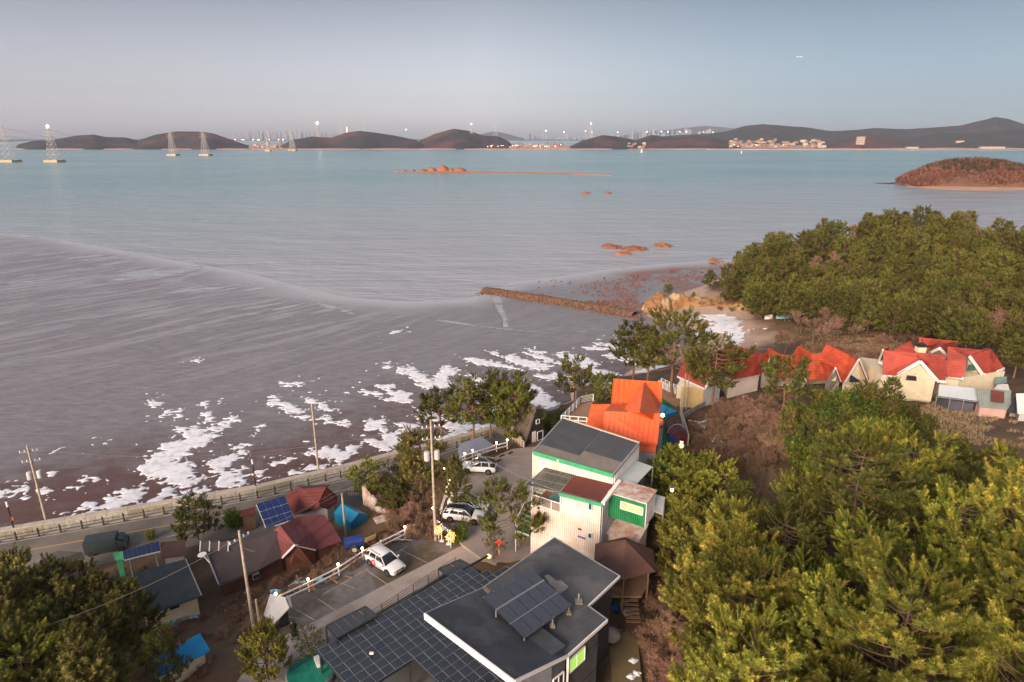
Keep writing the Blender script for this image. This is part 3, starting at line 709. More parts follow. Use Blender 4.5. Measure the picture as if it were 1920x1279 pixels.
def window(parent, p0, p1, z0, z1, glass, frame, n=2, out=(0, 0), fw=.07):
 """window between plan points p0,p1, heights z0..z1; frame part with pane sub-parts"""
 p0, p1 = Vector((p0[0], p0[1], 0)), Vector((p1[0], p1[1], 0)); o = Vector((out[0], out[1], 0))
 d = (p1 - p0); L = d.length; d.normalize()
 def P(s, z, k=0): return p0 + d * s + o * k + Vector((0, 0, z))
 mb = MB(); k = .05
 for a, b in ((P(0, z0, k), P(L, z0, k)), (P(0, z1, k), P(L, z1, k))): mb.bar(a, b, .1, fw)
 for i in range(n + 1):
  s = L * i / n
  mb.bar(P(s, z0, k), P(s, z1, k), fw, .1, o)
 f = mb.build('window', frame, parent)
 for i in range(n):
  g = MB(); a = P(L * i / n + fw / 2, 0, .04); b = P(L * (i + 1) / n - fw / 2, 0, .04)
  g.bar(Vector((a.x, a.y, (z0 + z1) / 2)), Vector((b.x, b.y, (z0 + z1) / 2)), .03, z1 - z0 - fw)
  g.build('pane', glass, f)
 return f
def rails(mb, pts, h, nr=2, r=.03, post=None, step=1.5, pr=.04):
 pts = [Vector(p) for p in pts]
 for a, b in zip(pts[:-1], pts[1:]):
  for i in range(nr):
   z = Vector((0, 0, h * (i + 1) / nr))
   mb.bar(a + z, b + z, r * 2)
  L = (b - a).length; n = max(1, int(L / step))
  for i in range(n + 1):
   p = a.lerp(b, i / n); mb.bar(p, p + Vector((0, 0, h)), pr * 2)
# shared materials
M_WHITE = mat('white_paint', (.80, .78, .76), .5, (.72, .70, .68), 2)
M_CREAM = mat('cream_render', (.66, .58, .42), .85, (.60, .52, .37), 1.2, bump=.4)
M_CONT = mat('pale_sheet_metal', (.77, .67, .60), .5, (.70, .61, .54), .8, c3=(.66, .55, .46), sc3=.4)
M_GREYW = mat('pale_grey_wall', (.50, .50, .50), .7, (.42, .42, .43), 1)
M_DGREY = mat('slate_siding', (.075, .08, .088), .7, (.055, .06, .066), 1.2, bump=.4, bsc=6)
M_ASPH = mat('roof_felt', (.085, .088, .095), .85, (.065, .067, .074), .6, bump=.5, bsc=30, c3=(.12, .12, .125), sc3=.35)
M_ORANGE = mat('orange_sheet_metal', (.76, .118, .026), .5, (.68, .098, .022), .5)
M_ORANGE2 = mat('orange_fine_ribbed_metal', (.70, .14, .035), .55, (.62, .11, .03), 1)
M_GREEN = mat('green_trim', (.05, .36, .17), .5, (.04, .28, .13), 2)
M_GREENC = mat('green_container', (.02, .22, .075), .5, (.015, .16, .055), 1)
M_TURF = mat('green_turf', (.02, .10, .03), .95, (.03, .13, .04), 2)
M_MAROON = mat('maroon_roof', (.16, .045, .035), .8, (.12, .035, .03), .6, bump=.3)
M_SLATE = mat('dark_blue_grey_roof', (.062, .068, .078), .6, (.05, .054, .064), .7)
M_TAUPE = mat('taupe_roof', (.20, .175, .15), .7, (.16, .14, .12), .8)
M_BROWNR = mat('brown_roof', (.13, .065, .05), .8, (.10, .05, .04), .8, bump=.3)
M_DBROWN = mat('grey_brown_roof', (.085, .068, .068), .85, (.066, .052, .053), .5, bump=.5, bsc=12)
M_DARK = mat('dark_metal', (.025, .027, .03), .5, (.02, .02, .022), 2)
M_BLACKW = mat('charred_timber', (.03, .026, .024), .8, (.02, .018, .016), 3, bump=.5)
M_STEEL = mat('galvanised_steel', (.45, .46, .47), .4, (.36, .37, .38), 2, metal=.5)
M_CONC = mat('concrete', (.34, .31, .27), .85, (.27, .245, .215), .9, bump=.5, bsc=8, c3=(.20, .18, .15), sc3=.4)
M_PATH = mat('concrete_path', (.42, .36, .32), .85, (.36, .31, .275), .6, bump=.3, bsc=8, c3=(.30, .25, .21), sc3=.25)
M_GLASS = mat('window_glass', (.03, .04, .05), .08, (.025, .03, .04), 1, spec=.8)
M_GLASSG = mat('lit_green_window', (.12, .22, .05), .1, (.06, .3, .08), 2, emit=(.45, .75, .12), es=.35)
M_GLASSW = mat('lit_window', (.4, .35, .2), .2, None, 1, emit=(.8, .9, .4), es=.16)
M_BRICK = mat('red_brick', (.16, .065, .045), .85, (.11, .045, .035), 1.5, bump=.6, bsc=10)
M_BLUE = mat('blue_tarpaulin', (.015, .23, .42), .45, (.01, .18, .34), .8, bump=.8, bsc=2.5)
M_BLUEB = mat('bright_blue_roof', (.02, .33, .62), .5, (.015, .27, .52), .8)
M_WOOD = mat('weathered_wood', (.22, .13, .08), .8, (.16, .095, .06), 2)
M_DECK = mat('brown_deck', (.34, .20, .13), .8, (.28, .16, .10), 1)
M_SOLARB = mat('blue_solar_cell', (.012, .028, .12), .18, (.01, .022, .09), 3, spec=.7)
M_SOLARG = mat('grey_solar_cell', (.060, .064, .078), .3, (.045, .055, .08), 3, spec=.6)
M_BARK = mat('pine_bark', (.16, .095, .065), .9, (.10, .065, .05), 3, bump=.8)
M_POLE = mat('pole_concrete', (.46, .41, .34), .85, (.38, .30, .23), 1.2, c3=(.28, .24, .16), sc3=.6)
M_LAMP = mat('lit_globe', (1, .9, .7), .5, None, 1, emit=(1, .74, .40), es=7)
M_FLARE = mat('beacon_light', (1, .95, .9), .5, None, 1, emit=(1, .93, .8), es=7)
M_RUST = mat('rusty_white_sheet', (.62, .57, .54), .7, (.50, .30, .22), 1.3, c3=(.40, .20, .13), sc3=.7)
def tile_mat(name, c, c2, step=.30, depth=.06):
 m = mat(name, c, .7, c2, .5, c3=tuple(v * .55 for v in c), sc3=.30)
 nt = m.node_tree; N = nt.nodes; L = nt.links; b = N['Principled BSDF']
 g = N.new('ShaderNodeNewGeometry'); sx = N.new('ShaderNodeSeparateXYZ'); L.new(g.outputs['Position'], sx.inputs[0])
 a = N.new('ShaderNodeMath'); a.operation = 'MULTIPLY'; a.inputs[1].default_value = 1 / step; L.new(sx.outputs[2], a.inputs[0])
 f = N.new('ShaderNodeMath'); f.operation = 'FRACT'; L.new(a.outputs[0], f.inputs[0])
 src = b.inputs['Base Color'].links[0].from_socket
 r = N.new('ShaderNodeMapRange'); r.inputs[1].default_value = 0; r.inputs[2].default_value = .28; r.inputs[3].default_value = .62; r.inputs[4].default_value = 1  # shade in the groove of each course, put into the colour
 L.new(f.outputs[0], r.inputs[0])
 mx = N.new('ShaderNodeMix'); mx.data_type = 'RGBA'; mx.blend_type = 'MULTIPLY'; mx.inputs[0].default_value = 1
 L.new(src, mx.inputs[6]); L.new(r.outputs[0], mx.inputs[7]); L.new(mx.outputs[2], b.inputs['Base Color'])
 bp = N.new('ShaderNodeBump'); bp.inputs['Distance'].default_value = depth; bp.inputs['Strength'].default_value = .8
 L.new(f.outputs[0], bp.inputs['Height']); L.new(bp.outputs[0], b.inputs['Normal'])
 return m
M_TILE = tile_mat('red_tile', (.45, .072, .045), (.36, .058, .04), .30)
M_TILEO = tile_mat('weathered_orange_tile', (.58, .105, .045), (.40, .06, .035), .42)
M_TILED = tile_mat('dark_red_tile', (.17, .032, .028), (.13, .026, .024), .3)
M_MARS = tile_mat('maroon_seam_roof', (.21, .055, .055), (.17, .055, .055), .45, .03)
# roads, paths, yards
def sheet(name, poly, z, m, n=3, th=.0):
 b = MB(); poly = ccw(poly)
 b.add([(p[0], p[1], z) for p in poly] + [(p[0], p[1], z - .35) for p in poly], [tuple(range(len(poly)))] + [(i, len(poly) + i, len(poly) + (i + 1) % len(poly), (i + 1) % len(poly)) for i in range(len(poly))])
 return tag(b.build(name, m), kind='structure')
def offset(P, d):
 out = []
 for i, p in enumerate(P):
  a = P[max(0, i - 1)]; b = P[min(len(P) - 1, i + 1)]
  t = (Vector(b) - Vector(a)).normalized(); n = Vector((-t.y, t.x))
  out.append(Vector(p) + n * d)
 return out
def ribbon(P, d0, d1, z):
 a = offset(P, d0); b = offset(P, d1)
 return [(p.x, p.y, z) for p in a], [(p.x, p.y, z) for p in b]
def ribbon_mesh(name, P, d0, d1, z, m, th=.0, kind='structure', parent=None):
 a, b = ribbon(P, d0, d1, z); mb = MB()
 for i in range(len(a) - 1):
  if th: mb.slab([a[i], a[i + 1], b[i + 1], b[i]], th)
  else: mb.add([a[i], a[i + 1], b[i + 1], b[i]], [(0, 3, 2, 1)])
 o = mb.build(name, m, parent)
 if kind: tag(o, kind=kind)
 return o
def densify(P, step):
 out = [Vector(P[0])]
 for a, b in zip(P[:-1], P[1:]):
  a, b = Vector(a), Vector(b); n = max(1, int((b - a).length / step))
  out += [a.lerp(b, (i + 1) / n) for i in range(n)]
 return out
M_ROAD = mat('asphalt', (.155, .135, .12), .85, (.125, .11, .098), .5, bump=.4, bsc=20, c3=(.19, .165, .14), sc3=.12)
M_GRAVEL = mat('gravel_lot', (.20, .19, .185), .92, (.145, .138, .132), 1.4, bump=1.2, bsc=14, c3=(.11, .085, .05), sc3=.16)
M_LOT = mat('lot_concrete', (.33, .275, .24), .85, (.28, .235, .205), .4, bump=.4, bsc=12, c3=(.22, .185, .16), sc3=.22)
M_YEL = mat('yellow_line', (.55, .33, .08), .8, (.42, .27, .10), 1.5)
M_LINE = mat('white_line', (.46, .44, .42), .8, (.27, .25, .24), 1.0)
RD = densify(ROADC, 2.0)
ribbon_mesh('road', RD, -3.3, 2.9, 3.0, M_ROAD, th=.3)
ribbon_mesh('layby', RD[:26], -6.8, -3.32, 2.996, M_ROAD, th=.3)
ribbon_mesh('pavement', RD, 2.93, 5.6, 3.11, mat('pavement_slabs', (.36, .33, .30), .9, (.28, .26, .23), .8, bump=.4), th=.35)
ribbon_mesh('centre_line', RD, -.08, .08, 3.008, M_YEL)
ribbon_mesh('edge_line', RD, 2.4, 2.55, 3.008, M_LINE)
mb = MB()
for i in range(0, 22, 3):
 a, b = ribbon(RD[i:i + 2], -2.6, -2.45, 3.008); mb.add([a[0], a[1], b[1], b[0]], [(0, 3, 2, 1)])
tag(mb.build('lane_dashes', M_LINE), kind='structure')
# parking lots and the lane
sheet('parking_lot', upoly([(498, 1143), (650, 1063), (778, 998), (800, 986), (868, 1022), (700, 1108), (545, 1188), (513, 1200)], 8.0), 8.0, M_GRAVEL)
LANE = upoly([(868, 1022), (700, 1108), (545, 1188), (513, 1200), (470, 1240), (410, 1330), (540, 1330), (600, 1225), (700, 1152), (862, 1062), (905, 1048), (930, 1058), (960, 1030), (900, 1005)], 8.03)
sheet('lane', LANE, 8.03, M_PATH)
sheet('car_park', upoly([(868, 884), (960, 842), (1012, 836), (1040, 870), (1018, 960), (1012, 1045), (955, 1050), (905, 1048), (868, 1022), (850, 1003), (838, 950), (850, 905)], 8.3), 8.3, M_LOT)
def line_seg(pxs, z, w=.075, name='bay_line', m=None):
 mb = MB()
 for (x0, y0), (x1, y1) in pxs:
  a, b = U(x0, y0, z), U(x1, y1, z); d = (b - a).normalized(); n = Vector((-d.y, d.x, 0)) * w / 2
  mb.add([a - n, b - n, b + n, a + n], [(0, 1, 2, 3)])
 return tag(mb.build(name, m or M_LINE), kind='structure')
line_seg([((605, 1115), (690, 1066)), ((596, 1123), (645, 1155)), ((687, 1069), (728, 1097)), ((750, 1030), (802, 1056)), ((736, 1041), (764, 1024)), ((500, 1149), (560, 1160)), ((552, 1141), (590, 1163)), ((640, 1093), (665, 1103))], 8.006)
line_seg([((948, 855), (998, 858)), ((940, 870), (988, 875)), ((925, 898), (955, 905)), ((870, 908), (915, 912)), ((865, 928), (905, 935)), ((868, 987), (895, 992)), ((1000, 845), (1035, 850))], 8.308, .11)
# low kerb and rubber wheel stops at the car park's sea side
for k, (x, y, a) in enumerate([(876, 887, .6), (879, 912, .6), (935, 864, .7), (941, 855, .7), (957, 850, .8), (865, 893, .5)]):
 p = U(x, y, 8.31)
 mb = MB(Matrix.Rotation(a, 4, 'Z')); mb.box((0, 0, .06), (.75, .16, .12))
 o = mb.build('wheel_stop', M_DARK, loc=p)
 tag(o, 'black rubber wheel stop on the concrete car park', 'wheel stop', 'wheel stops along the car park edge')
# sea wall with stone facing, coping and post fence
M_STONE = mat('sea_wall_stone', (.34, .31, .24), .9, (.25, .23, .17), 1.2, bump=1, bsc=4, obj_rand=.12)
M_COPE = mat('sea_wall_coping', (.48, .42, .36), .85, (.38, .34, .28), .7, bump=.4, bsc=6, obj_rand=.06)
M_RELIEF = mat('pale_relief_stone', (.46, .44, .38), .9, (.33, .32, .27), 2, bump=.8, bsc=5, obj_rand=.15)
WP = densify(WALL, 2.2)
sw = empty('sea_wall', (WP[0].x, WP[0].y, 0), 'long pale stone sea wall with coping between the coast road and the icy mud', 'wall')
off = Matrix.Translation((-WP[0].x, -WP[0].y, 0))
_r = random.Random(5)
wi = offset(WP, -.75)
mb = MB(off)
for a, b, c, d in zip(WP[:-1], WP[1:], wi[1:], wi[:-1]):
 mb.slab([(a.x, a.y, 3.97), (b.x, b.y, 3.97), (c.x, c.y, 3.97), (d.x, d.y, 3.97)], 5.2)
mb.build('wall_core', M_STONE, sw)
for i in range(len(WP) - 1):
 a, b, c, d = WP[i], WP[i + 1], wi[i + 1], wi[i]
 mb = MB(off); h = 4.10 + _r.uniform(-.012, .012); t = .015
 o1 = (a - d).normalized() * .06
 A, B = a + o1, b + o1; Cc, D = c - o1, d - o1
 A = A.lerp(B, t); D = D.lerp(Cc, t)
 mb.slab([(A.x, A.y, h), (B.x, B.y, h), (Cc.x, Cc.y, h), (D.x, D.y, h)], .14)
 mb.build('coping_stone', M_COPE, sw)
 # facing stones on the road side, two uneven courses
 o2 = -(a - d).normalized()
 if d.x < -2 or True:
  L = (c - d).length; dirv = (c - d).normalized(); s = 0
  mbs = MB(off)
  for row, (z0, z1) in enumerate(((3.12, 3.5), (3.52, 3.92))):
   s = 0
   while s < L - .05:
    w = min(_r.uniform(.35, .75), L - s)
    p = d + dirv * (s + w / 2) + o2 * (.03 + _r.uniform(0, .03))
    mbs.box((p.x, p.y, (z0 + z1) / 2), (w - .03, .1, z1 - z0), rz=math.atan2(dirv.y, dirv.x)); s += w
  o = mbs.build('facing_stones', M_RELIEF if (i // 2) % 3 else M_STONE, sw)
# raised kerb bed and the fence of black posts with rails
FPn = offset(WP, -1.75)
fence = empty('roadside_railing', (FPn[0].x, FPn[0].y, 3.1), 'low dark post and rail fence along the foot of the sea wall', 'railing')
off2 = Matrix.Translation((-FPn[0].x, -FPn[0].y, -3.1))
M_POST = mat('dark_post', (.035, .04, .045), .6, (.03, .03, .03), 2)
pm = None; run = 0; last = FPn[0]
FD = densify(FPn, .25); acc = 0
for a, b in zip(FD[:-1], FD[1:]):
 acc += (b - a).length
 if acc >= 2.05:
  acc = 0
  if pm is None:
   q = MB(); q.box((0, 0, .5), (.14, .14, 1.0)); q.ball((0, 0, 1.04), .09, 8, 5); q.box((0, 0, .04), (.22, .22, .08))
   o = q.build('post', M_POST, fence); pm = o.data
  else: o = link_mesh('post', pm, None, fence)
  o.location = (b.x - FPn[0].x, b.y - FPn[0].y, 0)
for z in (.35, .75):
 mb = MB(off2)
 for a, b in zip(FPn[:-1], FPn[1:]): mb.bar((a.x, a.y, 3.1 + z), (b.x, b.y, 3.1 + z), .05)
 mb.build('rail', M_DARK, fence)
# the modern black house with the folded felt roof
CO = U(596, 1219, 11.0); _ce = (U(865, 1068, 11.0) - CO); _ce.z = 0; _ce.normalize(); _cf = Vector((_ce.y, -_ce.x, 0))
def EF(e, f, z=0): p = CO + _ce * e + _cf * f; return Vector((p.x, p.y, z))
RZ = 15.5
A_, B_, C_, D_, E_ = [U(x, y, RZ) for x, y in ((1040, 1008), (1162, 1080), (1103, 1136), (1139, 1162), (1065, 1228))]
F_, G_ = U(965, 1276, 17.4), U(797, 1150, 17.4)
H_ = U(904, 1103, RZ)
hz = 7.9
bh = empty('modern_house', (2.5, 40, hz), 'dark grey modern house with folded felt roof and rooftop solar panels', 'house')
ob = Matrix.Translation((-2.5, -40, -hz))
mb = MB(ob)
def inset(poly, k):
 c = sum((Vector((p[0], p[1])) for p in poly), Vector((0, 0))) / len(poly)
 out = []
 n = len(poly)
 pts = [Vector((p[0], p[1])) for p in poly]
 for i in range(n):
  a, b, d = pts[i - 1], pts[i], pts[(i + 1) % n]
  n1 = Vector((-(b - a).y, (b - a).x)).normalized(); n2 = Vector((-(d - b).y, (d - b).x)).normalized()
  m_ = (n1 + n2); m_ = m_ / max(.3, m_.dot(n1))
  out.append(b + m_ * k)
 return out
_poly = ccw([A_, B_, C_, D_, E_, H_])
_in = inset(_poly, .45)
mb.prism([(p.x, p.y) for p in _in], 7.0, RZ - .3)
mb.build('wall', M_DGREY, bh)
_fw = [EF(8.8, 10.4), EF(10.1, 9.8), EF(10.1, 15.9), EF(8.8, 15.9)]
mb = MB(ob); mb.prism([(p.x, p.y) for p in ccw(_fw)], 7.0, 15.9); mb.build('front_wing', M_DGREY, bh)
rf = MB(ob); rf.slab([A_, B_, C_, D_, E_, H_], .26)
ro = rf.build('roof', M_ASPH, bh)
rf = MB(ob); rf.slab([E_ + Vector((0, 0, .004)), F_, G_, H_ + Vector((0, 0, .004))], .26, ((0, 0, -1))); rf.build('roof_panel', M_ASPH, bh)
for k, (a, b) in enumerate(((A_, B_), (B_, C_), (C_, D_), (D_, E_), (E_, F_), (H_, A_), (G_, H_))):
 mb = MB(ob); mb.bar(a + Vector((0, 0, -.09)), b + Vector((0, 0, -.09)), .09, .24); mb.build('fascia', M_STEEL if k not in (1, 3, 4) else M_WHITE, ro)
mb = MB(ob); n_ = (G_ - H_); n_.z = 0; n_ = n_.normalized() * .06
mb.bar(G_ + n_ + Vector((0, 0, -.18)), F_ + n_ + Vector((0, 0, -.18)), .1, .5); mb.build('fascia', M_WHITE, ro)
# siding joints
mb = MB(ob)
for z in (11.2, 13.6):
 for a, b in zip(_in, _in[1:] + _in[:1]): mb.bar((a.x, a.y, z), (b.x, b.y, z), .03, .06)
mb.build('siding_joint', M_DARK, bh)
_de = (Vector((E_.x, E_.y)) - Vector((D_.x, D_.y))).normalized()
_wo = Vector((D_.x, D_.y)) ; _dn = Vector((-_de.y, _de.x))
if _dn.x < 0: _dn = -_dn
_pl = [p for p in _in]
def on_in(px, py, i, j): return VP(px, py, _in[i], _in[j] - _in[i])
def find(v): return min(range(len(_poly)), key=lambda i: (Vector((_poly[i][0], _poly[i][1])) - Vector((v.x, v.y))).length)
iD, iE = find(D_), find(E_)
w0, w1 = on_in(1066, 1245, iD, iE), on_in(1094.5, 1228, iD, iE)
window(bh, w0 + Vector((_dn.x, _dn.y, 0)) * .02, w1 + Vector((_dn.x, _dn.y, 0)) * .02, 13.2, 14.35, M_GLASSG, M_WHITE, 2, _dn)
mb = MB(ob); q = _in[iE]; mb.bar((q.x + .05, q.y - .08, 7.5), (q.x + .05, q.y - .08, RZ - .3), .14); mb.build('corner_post', M_WHITE, bh)
window(bh, EF(8.9, 15.93), EF(9.9, 15.93), 11.6, 13.9, M_GLASS, M_WHITE, 2, _cf)
for w in kids(bh):
 pass
# window() works in world space: shift those parts into the house's frame
def localise(root):
 for ch in kids(root):
  if ch.name.startswith('window') or ch.name.startswith('door'):
   ch.location = tuple(-c for c in root.location)
localise(bh)
# roof vent pipe and pale patch of bare board
mb = MB(ob); p = U(1085, 1129, RZ); mb.box((p.x, p.y, RZ + .05), (.55, .55, .1)); mb.tube([(p.x, p.y, RZ), (p.x, p.y, RZ + .75)], .05, 8); mb.build('vent_pipe', M_CONC, bh)
mb = MB(ob)
pts = [(1021, 1080), (1028, 1077), (1045, 1089), (1052, 1088), (1066, 1100), (1058, 1108), (1050, 1113), (1044, 1110), (1040, 1102), (1030, 1094)]
mb.slab([U(x, y, RZ + .03) for x, y in pts], .03); mb.build('bare_roof_patch', mat('bare_board', (.42, .36, .29), .9, (.30, .26, .22), 3, bump=.8), bh)
mb = MB(ob); mb.slab([U(x, y, RZ + .03) for x, y in [(900, 1108), (910, 1100), (922, 1107), (912, 1116)]], .03); mb.build('bare_roof_patch', mat('bare_board_brown', (.26, .19, .14), .9, (.18, .13, .1), 3), bh)
# solar array on posts
sa = empty('solar_array', U(985, 1130, RZ), 'grey fifteen-panel solar array raised on posts over the black felt roof', 'solar panels')
os_ = Matrix.Translation(-sa.location)
q = [U(904.4, 1119, 16.7), U(995.6, 1066, 16.7), U(1072.8, 1135.5, 16.3), U(984, 1198.6, 16.3)]
pd = None
for i in range(5):
 for j in range(3):
  def bl(s, t): return q[0].lerp(q[1], s).lerp(q[3].lerp(q[2], s), t)
  g = .006; gap = .012 if j == 0 else .006
  pts = [bl((i) / 5 + g, j / 3 + g), bl((i + 1) / 5 - g, j / 3 + g), bl((i + 1) / 5 - g, (j + 1) / 3 - g), bl(i / 5 + g, (j + 1) / 3 - g)]
  m_ = MB(os_); m_.slab([p_ + Vector((0, 0, .03)) for p_ in pts], .035); m_.build('solar_panel', M_SOLARG, sa)
mb = MB(os_)
for t in (.02, .34, .66, .98): mb.bar(bl(0, t), bl(1, t), .06, .05)
mb.bar(bl(0, .325) + Vector((0, 0, .03)), bl(1, .325) + Vector((0, 0, .03)), .035, .035); mb.bar(bl(0, .345) + Vector((0, 0, .03)), bl(1, .345) + Vector((0, 0, .03)), .035, .035); mb.bar(bl(0, .667) + Vector((0, 0, .03)), bl(1, .667) + Vector((0, 0, .03)), .035, .035)
mb.build('rail', M_STEEL, sa)
for s, t in ((.0, .34), (.02, .97), (.6, .97), (.97, .35), (.5, .03), (.98, .95)):
 p = bl(s, t); mb = MB(os_); mb.tube([(p.x, p.y, RZ), (p.x, p.y, p.z)], .06, 8); mb.box((p.x, p.y, RZ + .08), (.34, .34, .16)); mb.build('post', M_CONC, sa)
# glass canopy round the house: pane by pane on a steel frame
gc = empty('glass_canopy', EF(2, 3, 8.0), 'dark glazed canopy of square panes round the modern house', 'canopy')
oc = Matrix.Translation(-gc.location)
M_PANE = mat('canopy_glass', (.030, .036, .048), .16, (.045, .050, .062), .35, spec=.6, alpha=.93)
def cells():
 out = []
 e = 0
 de, df = .815, .80
 for i in range(22):
  for j in range(21):
   e0, e1, f0, f1 = i * de, (i + 1) * de, j * df, (j + 1) * df
   em, fm = (e0 + e1) / 2, (f0 + f1) / 2
   if em < 4.6: ok = fm < 5.7
   elif em < 10: ok = fm < (9.8 if em > 8.6 else 16.6)
   else: ok = fm < 7.0 and not (em > 13.2 and fm < (em - 13.2) * .75)
   if ok: out.append((e0, e1, f0, f1))
 return out
pm = None
CE = cells()
for e0, e1, f0, f1 in CE:
 if pm is None:
  m_ = MB(); a = EF(0, 0); m_.slab([EF(.02, .02) - a, EF(e1 - e0 - .02, .02) - a, EF(e1 - e0 - .02, f1 - f0 - .02) - a, EF(.02, f1 - f0 - .02) - a], .02)
  o = m_.build('pane', M_PANE, gc); pm = o.data
 else: o = link_mesh('pane', pm, None, gc)
 o.location = EF(e0, f0, 11.0 + .02 * math.sin(e0 * 3 + f0 * 5)) - gc.location
M_FRAME = mat('canopy_bars', (.22, .25, .27), .45, (.16, .19, .21), 1.5, metal=.3)
es_ = sorted(set(round(c[0], 3) for c in CE) | set(round(c[1], 3) for c in CE)); fs_ = sorted(set(round(c[2], 3) for c in CE) | set(round(c[3], 3) for c in CE))
for e in es_:
 js = [c for c in CE if abs(c[0] - e) < .01 or abs(c[1] - e) < .01]
 m_ = MB(oc); m_.bar(EF(e, min(c[2] for c in js), 11.005), EF(e, max(c[3] for c in js), 11.005), .035, .03); m_.build('glazing_bar', M_FRAME, gc)
for f in fs_:
 js = [c for c in CE if abs(c[2] - f) < .01 or abs(c[3] - f) < .01]
 m_ = MB(oc); m_.bar(EF(min(c[0] for c in js), f, 11.004), EF(max(c[1] for c in js), f, 11.004), .03, .03); m_.build('glazing_bar', M_FRAME, gc)
mb = MB(oc)
for f in (0, 5.6): mb.bar(EF(0, f, 10.88), EF(4.6 if f else 17, f, 10.88), .12, .16)
mb.bar(EF(0, 0, 10.88), EF(0, 5.6, 10.88), .12, .16); mb.bar(EF(4.9, 5.6, 10.88), EF(4.9, 10.2, 10.88), .12, .16)
mb.build('beam', M_DARK, gc)
for e, f in ((.1, .1), (4.5, .1), (9, .1), (13, .1), (.1, 2.8), (.1, 5.5), (4.5, 5.5), (4.9, 10)):
 m_ = MB(oc); m_.bar(EF(e, f, 7.9), EF(e, f, 10.85), .14); m_.build('post', M_DARK, gc)
# small lower porch canopies on the lane side
for nm, quad, z, lab in (('porch_canopy', [(611, 1173), (685, 1136), (708, 1154), (632, 1196)], 11.3, 'small square smoked canopy over the lane gate'), ('porch_canopy', [(822, 1066), (863, 1048), (900, 1070), (862, 1092)], 10.9, 'dark glazed porch canopy at the top of the railing')):
 q = [U(x, y, z) for x, y in quad]; c = sum(q, Vector()) / 4
 t = empty(nm, (c.x, c.y, 8), lab, 'canopy'); om = Matrix.Translation(-t.location)
 nx_ = 5 if 'lane' in lab else 2
 for i in range(nx_):
  m_ = MB(om); m_.slab([q[0].lerp(q[1], (i + .04) / nx_), q[0].lerp(q[1], (i + .96) / nx_), q[3].lerp(q[2], (i + .96) / nx_), q[3].lerp(q[2], (i + .04) / nx_)], .02); m_.build('pane', mat('smoked_glass_%d%s' % (i, z), (.06, .065, .07), .2, (.05, .055, .06), 1, alpha=.72) if i == 0 else bpy.data.materials['smoked_glass_0%s' % z], t)
 m_ = MB(om)
 for a, b in zip(q, q[1:] + q[:1]): m_.bar(a - Vector((0, 0, .06)), b - Vector((0, 0, .06)), .09, .1)
 m_.build('frame', M_DARK, t)
 for p in q: m_ = MB(om); m_.bar((p.x, p.y, 7.9), (p.x, p.y, p.z - .1), .09); m_.build('post', M_DARK, t)
# terrace wall and black railing beside the lane
a, b = U(545, 1262, 8.6), U(855, 1062, 8.6)
rl = empty('terrace_railing', (a.x, a.y, 8.0), 'black metal railing on a low coped wall beside the lane', 'railing'); om = Matrix.Translation(-rl.location)
d = (b - a).normalized(); n = Vector((d.y, -d.x, 0))
m_ = MB(om); m_.bar(a - Vector((0, 0, .45)), b - Vector((0, 0, .45)), .2, .9); m_.build('wall', M_DGREY, rl)
m_ = MB(om); m_.bar(a + n * .75, b + n * .75, .12, .1); m_.build('coping', M_YEL, rl)
m_ = MB(om); rails(m_, [a, b], 1.0, 4, .015, step=1.6, pr=.025); m_.build('rail', M_DARK, rl)
# terrace floors under the glass: pale boards, green turf
sheet('terrace', [tuple(EF(-1.2, -.5).to_2d()), tuple(EF(17.5, -.5).to_2d()), tuple(EF(17.5, 8).to_2d()), tuple(EF(10, 14).to_2d()), tuple(EF(-1.2, 14).to_2d())], 8.06, mat('terrace_floor', (.12, .12, .12), .8, (.09, .09, .09), .8))
sheet('turf_strip', [tuple(EF(-.2, 5.9).to_2d()), tuple(EF(4.4, 5.9).to_2d()), tuple(EF(4.4, 12).to_2d()), tuple(EF(-.2, 12).to_2d())], 8.08, mat('turf_olive', (.06, .11, .03), .9, (.05, .09, .03), 2))
# slatted boardwalk piece at the lane's lower end
pa = U(548, 1285, 8.1); pb = U(640, 1190, 8.1)
bw = empty('boardwalk', pa, 'pale slatted boardwalk between the lane and the terrace', 'boardwalk'); d = (pb - pa).normalized(); n = Vector((d.y, -d.x, 0))
for i in range(9):
 m_ = MB(Matrix.Translation(-pa)); m_.bar(pa - n * (.2 + i * .24), pb - n * (.2 + i * .24), .17, .07, (0, 0, 1)); m_.build('board', M_PATH, bw)
# round green pool cover with pump box
pc = U(583, 1268, 8.2)
pool = empty('round_pool', pc, 'round pool under a wrinkled green cover beside the terrace', 'pool')
m_ = MB(); m_.lathe((0, 0, 0), [(1.75, -.25), (1.85, .45), (1.75, .55)], 28); m_.build('rim', M_STEEL, pool)
n_ = 28; vs = [(0, 0, .64)]; fs = []
for r_, zz in ((.6, .61), (1.2, .62), (1.74, .60)):
 for k in range(n_): t = 2 * math.pi * k / n_; vs.append((r_ * math.cos(t), r_ * math.sin(t), zz + .03 * math.sin(t * 5 + r_ * 3)))
for k in range(n_): fs.append((0, 1 + k, 1 + (k + 1) % n_))
for j in range(2):
 for k in range(n_): fs.append((1 + j * n_ + k, 1 + (j + 1) * n_ + k, 1 + (j + 1) * n_ + (k + 1) % n_, 1 + j * n_ + (k + 1) % n_))
m_ = MB(); m_.add(vs, fs); m_.build('cover', mat('green_cover', (.015, .24, .16), .5, (.01, .18, .12), 1.5, bump=1, bsc=3), pool, smooth=True)
p = U(597, 1247, 8.6); t = empty('heat_pump', (p.x, p.y, 8), 'white box unit on a stand beside the green pool', 'box')
m_ = MB(); m_.box((0, 0, .85), (.38, 1.0, .55), rz=.55); m_.build('casing', M_WHITE, t)
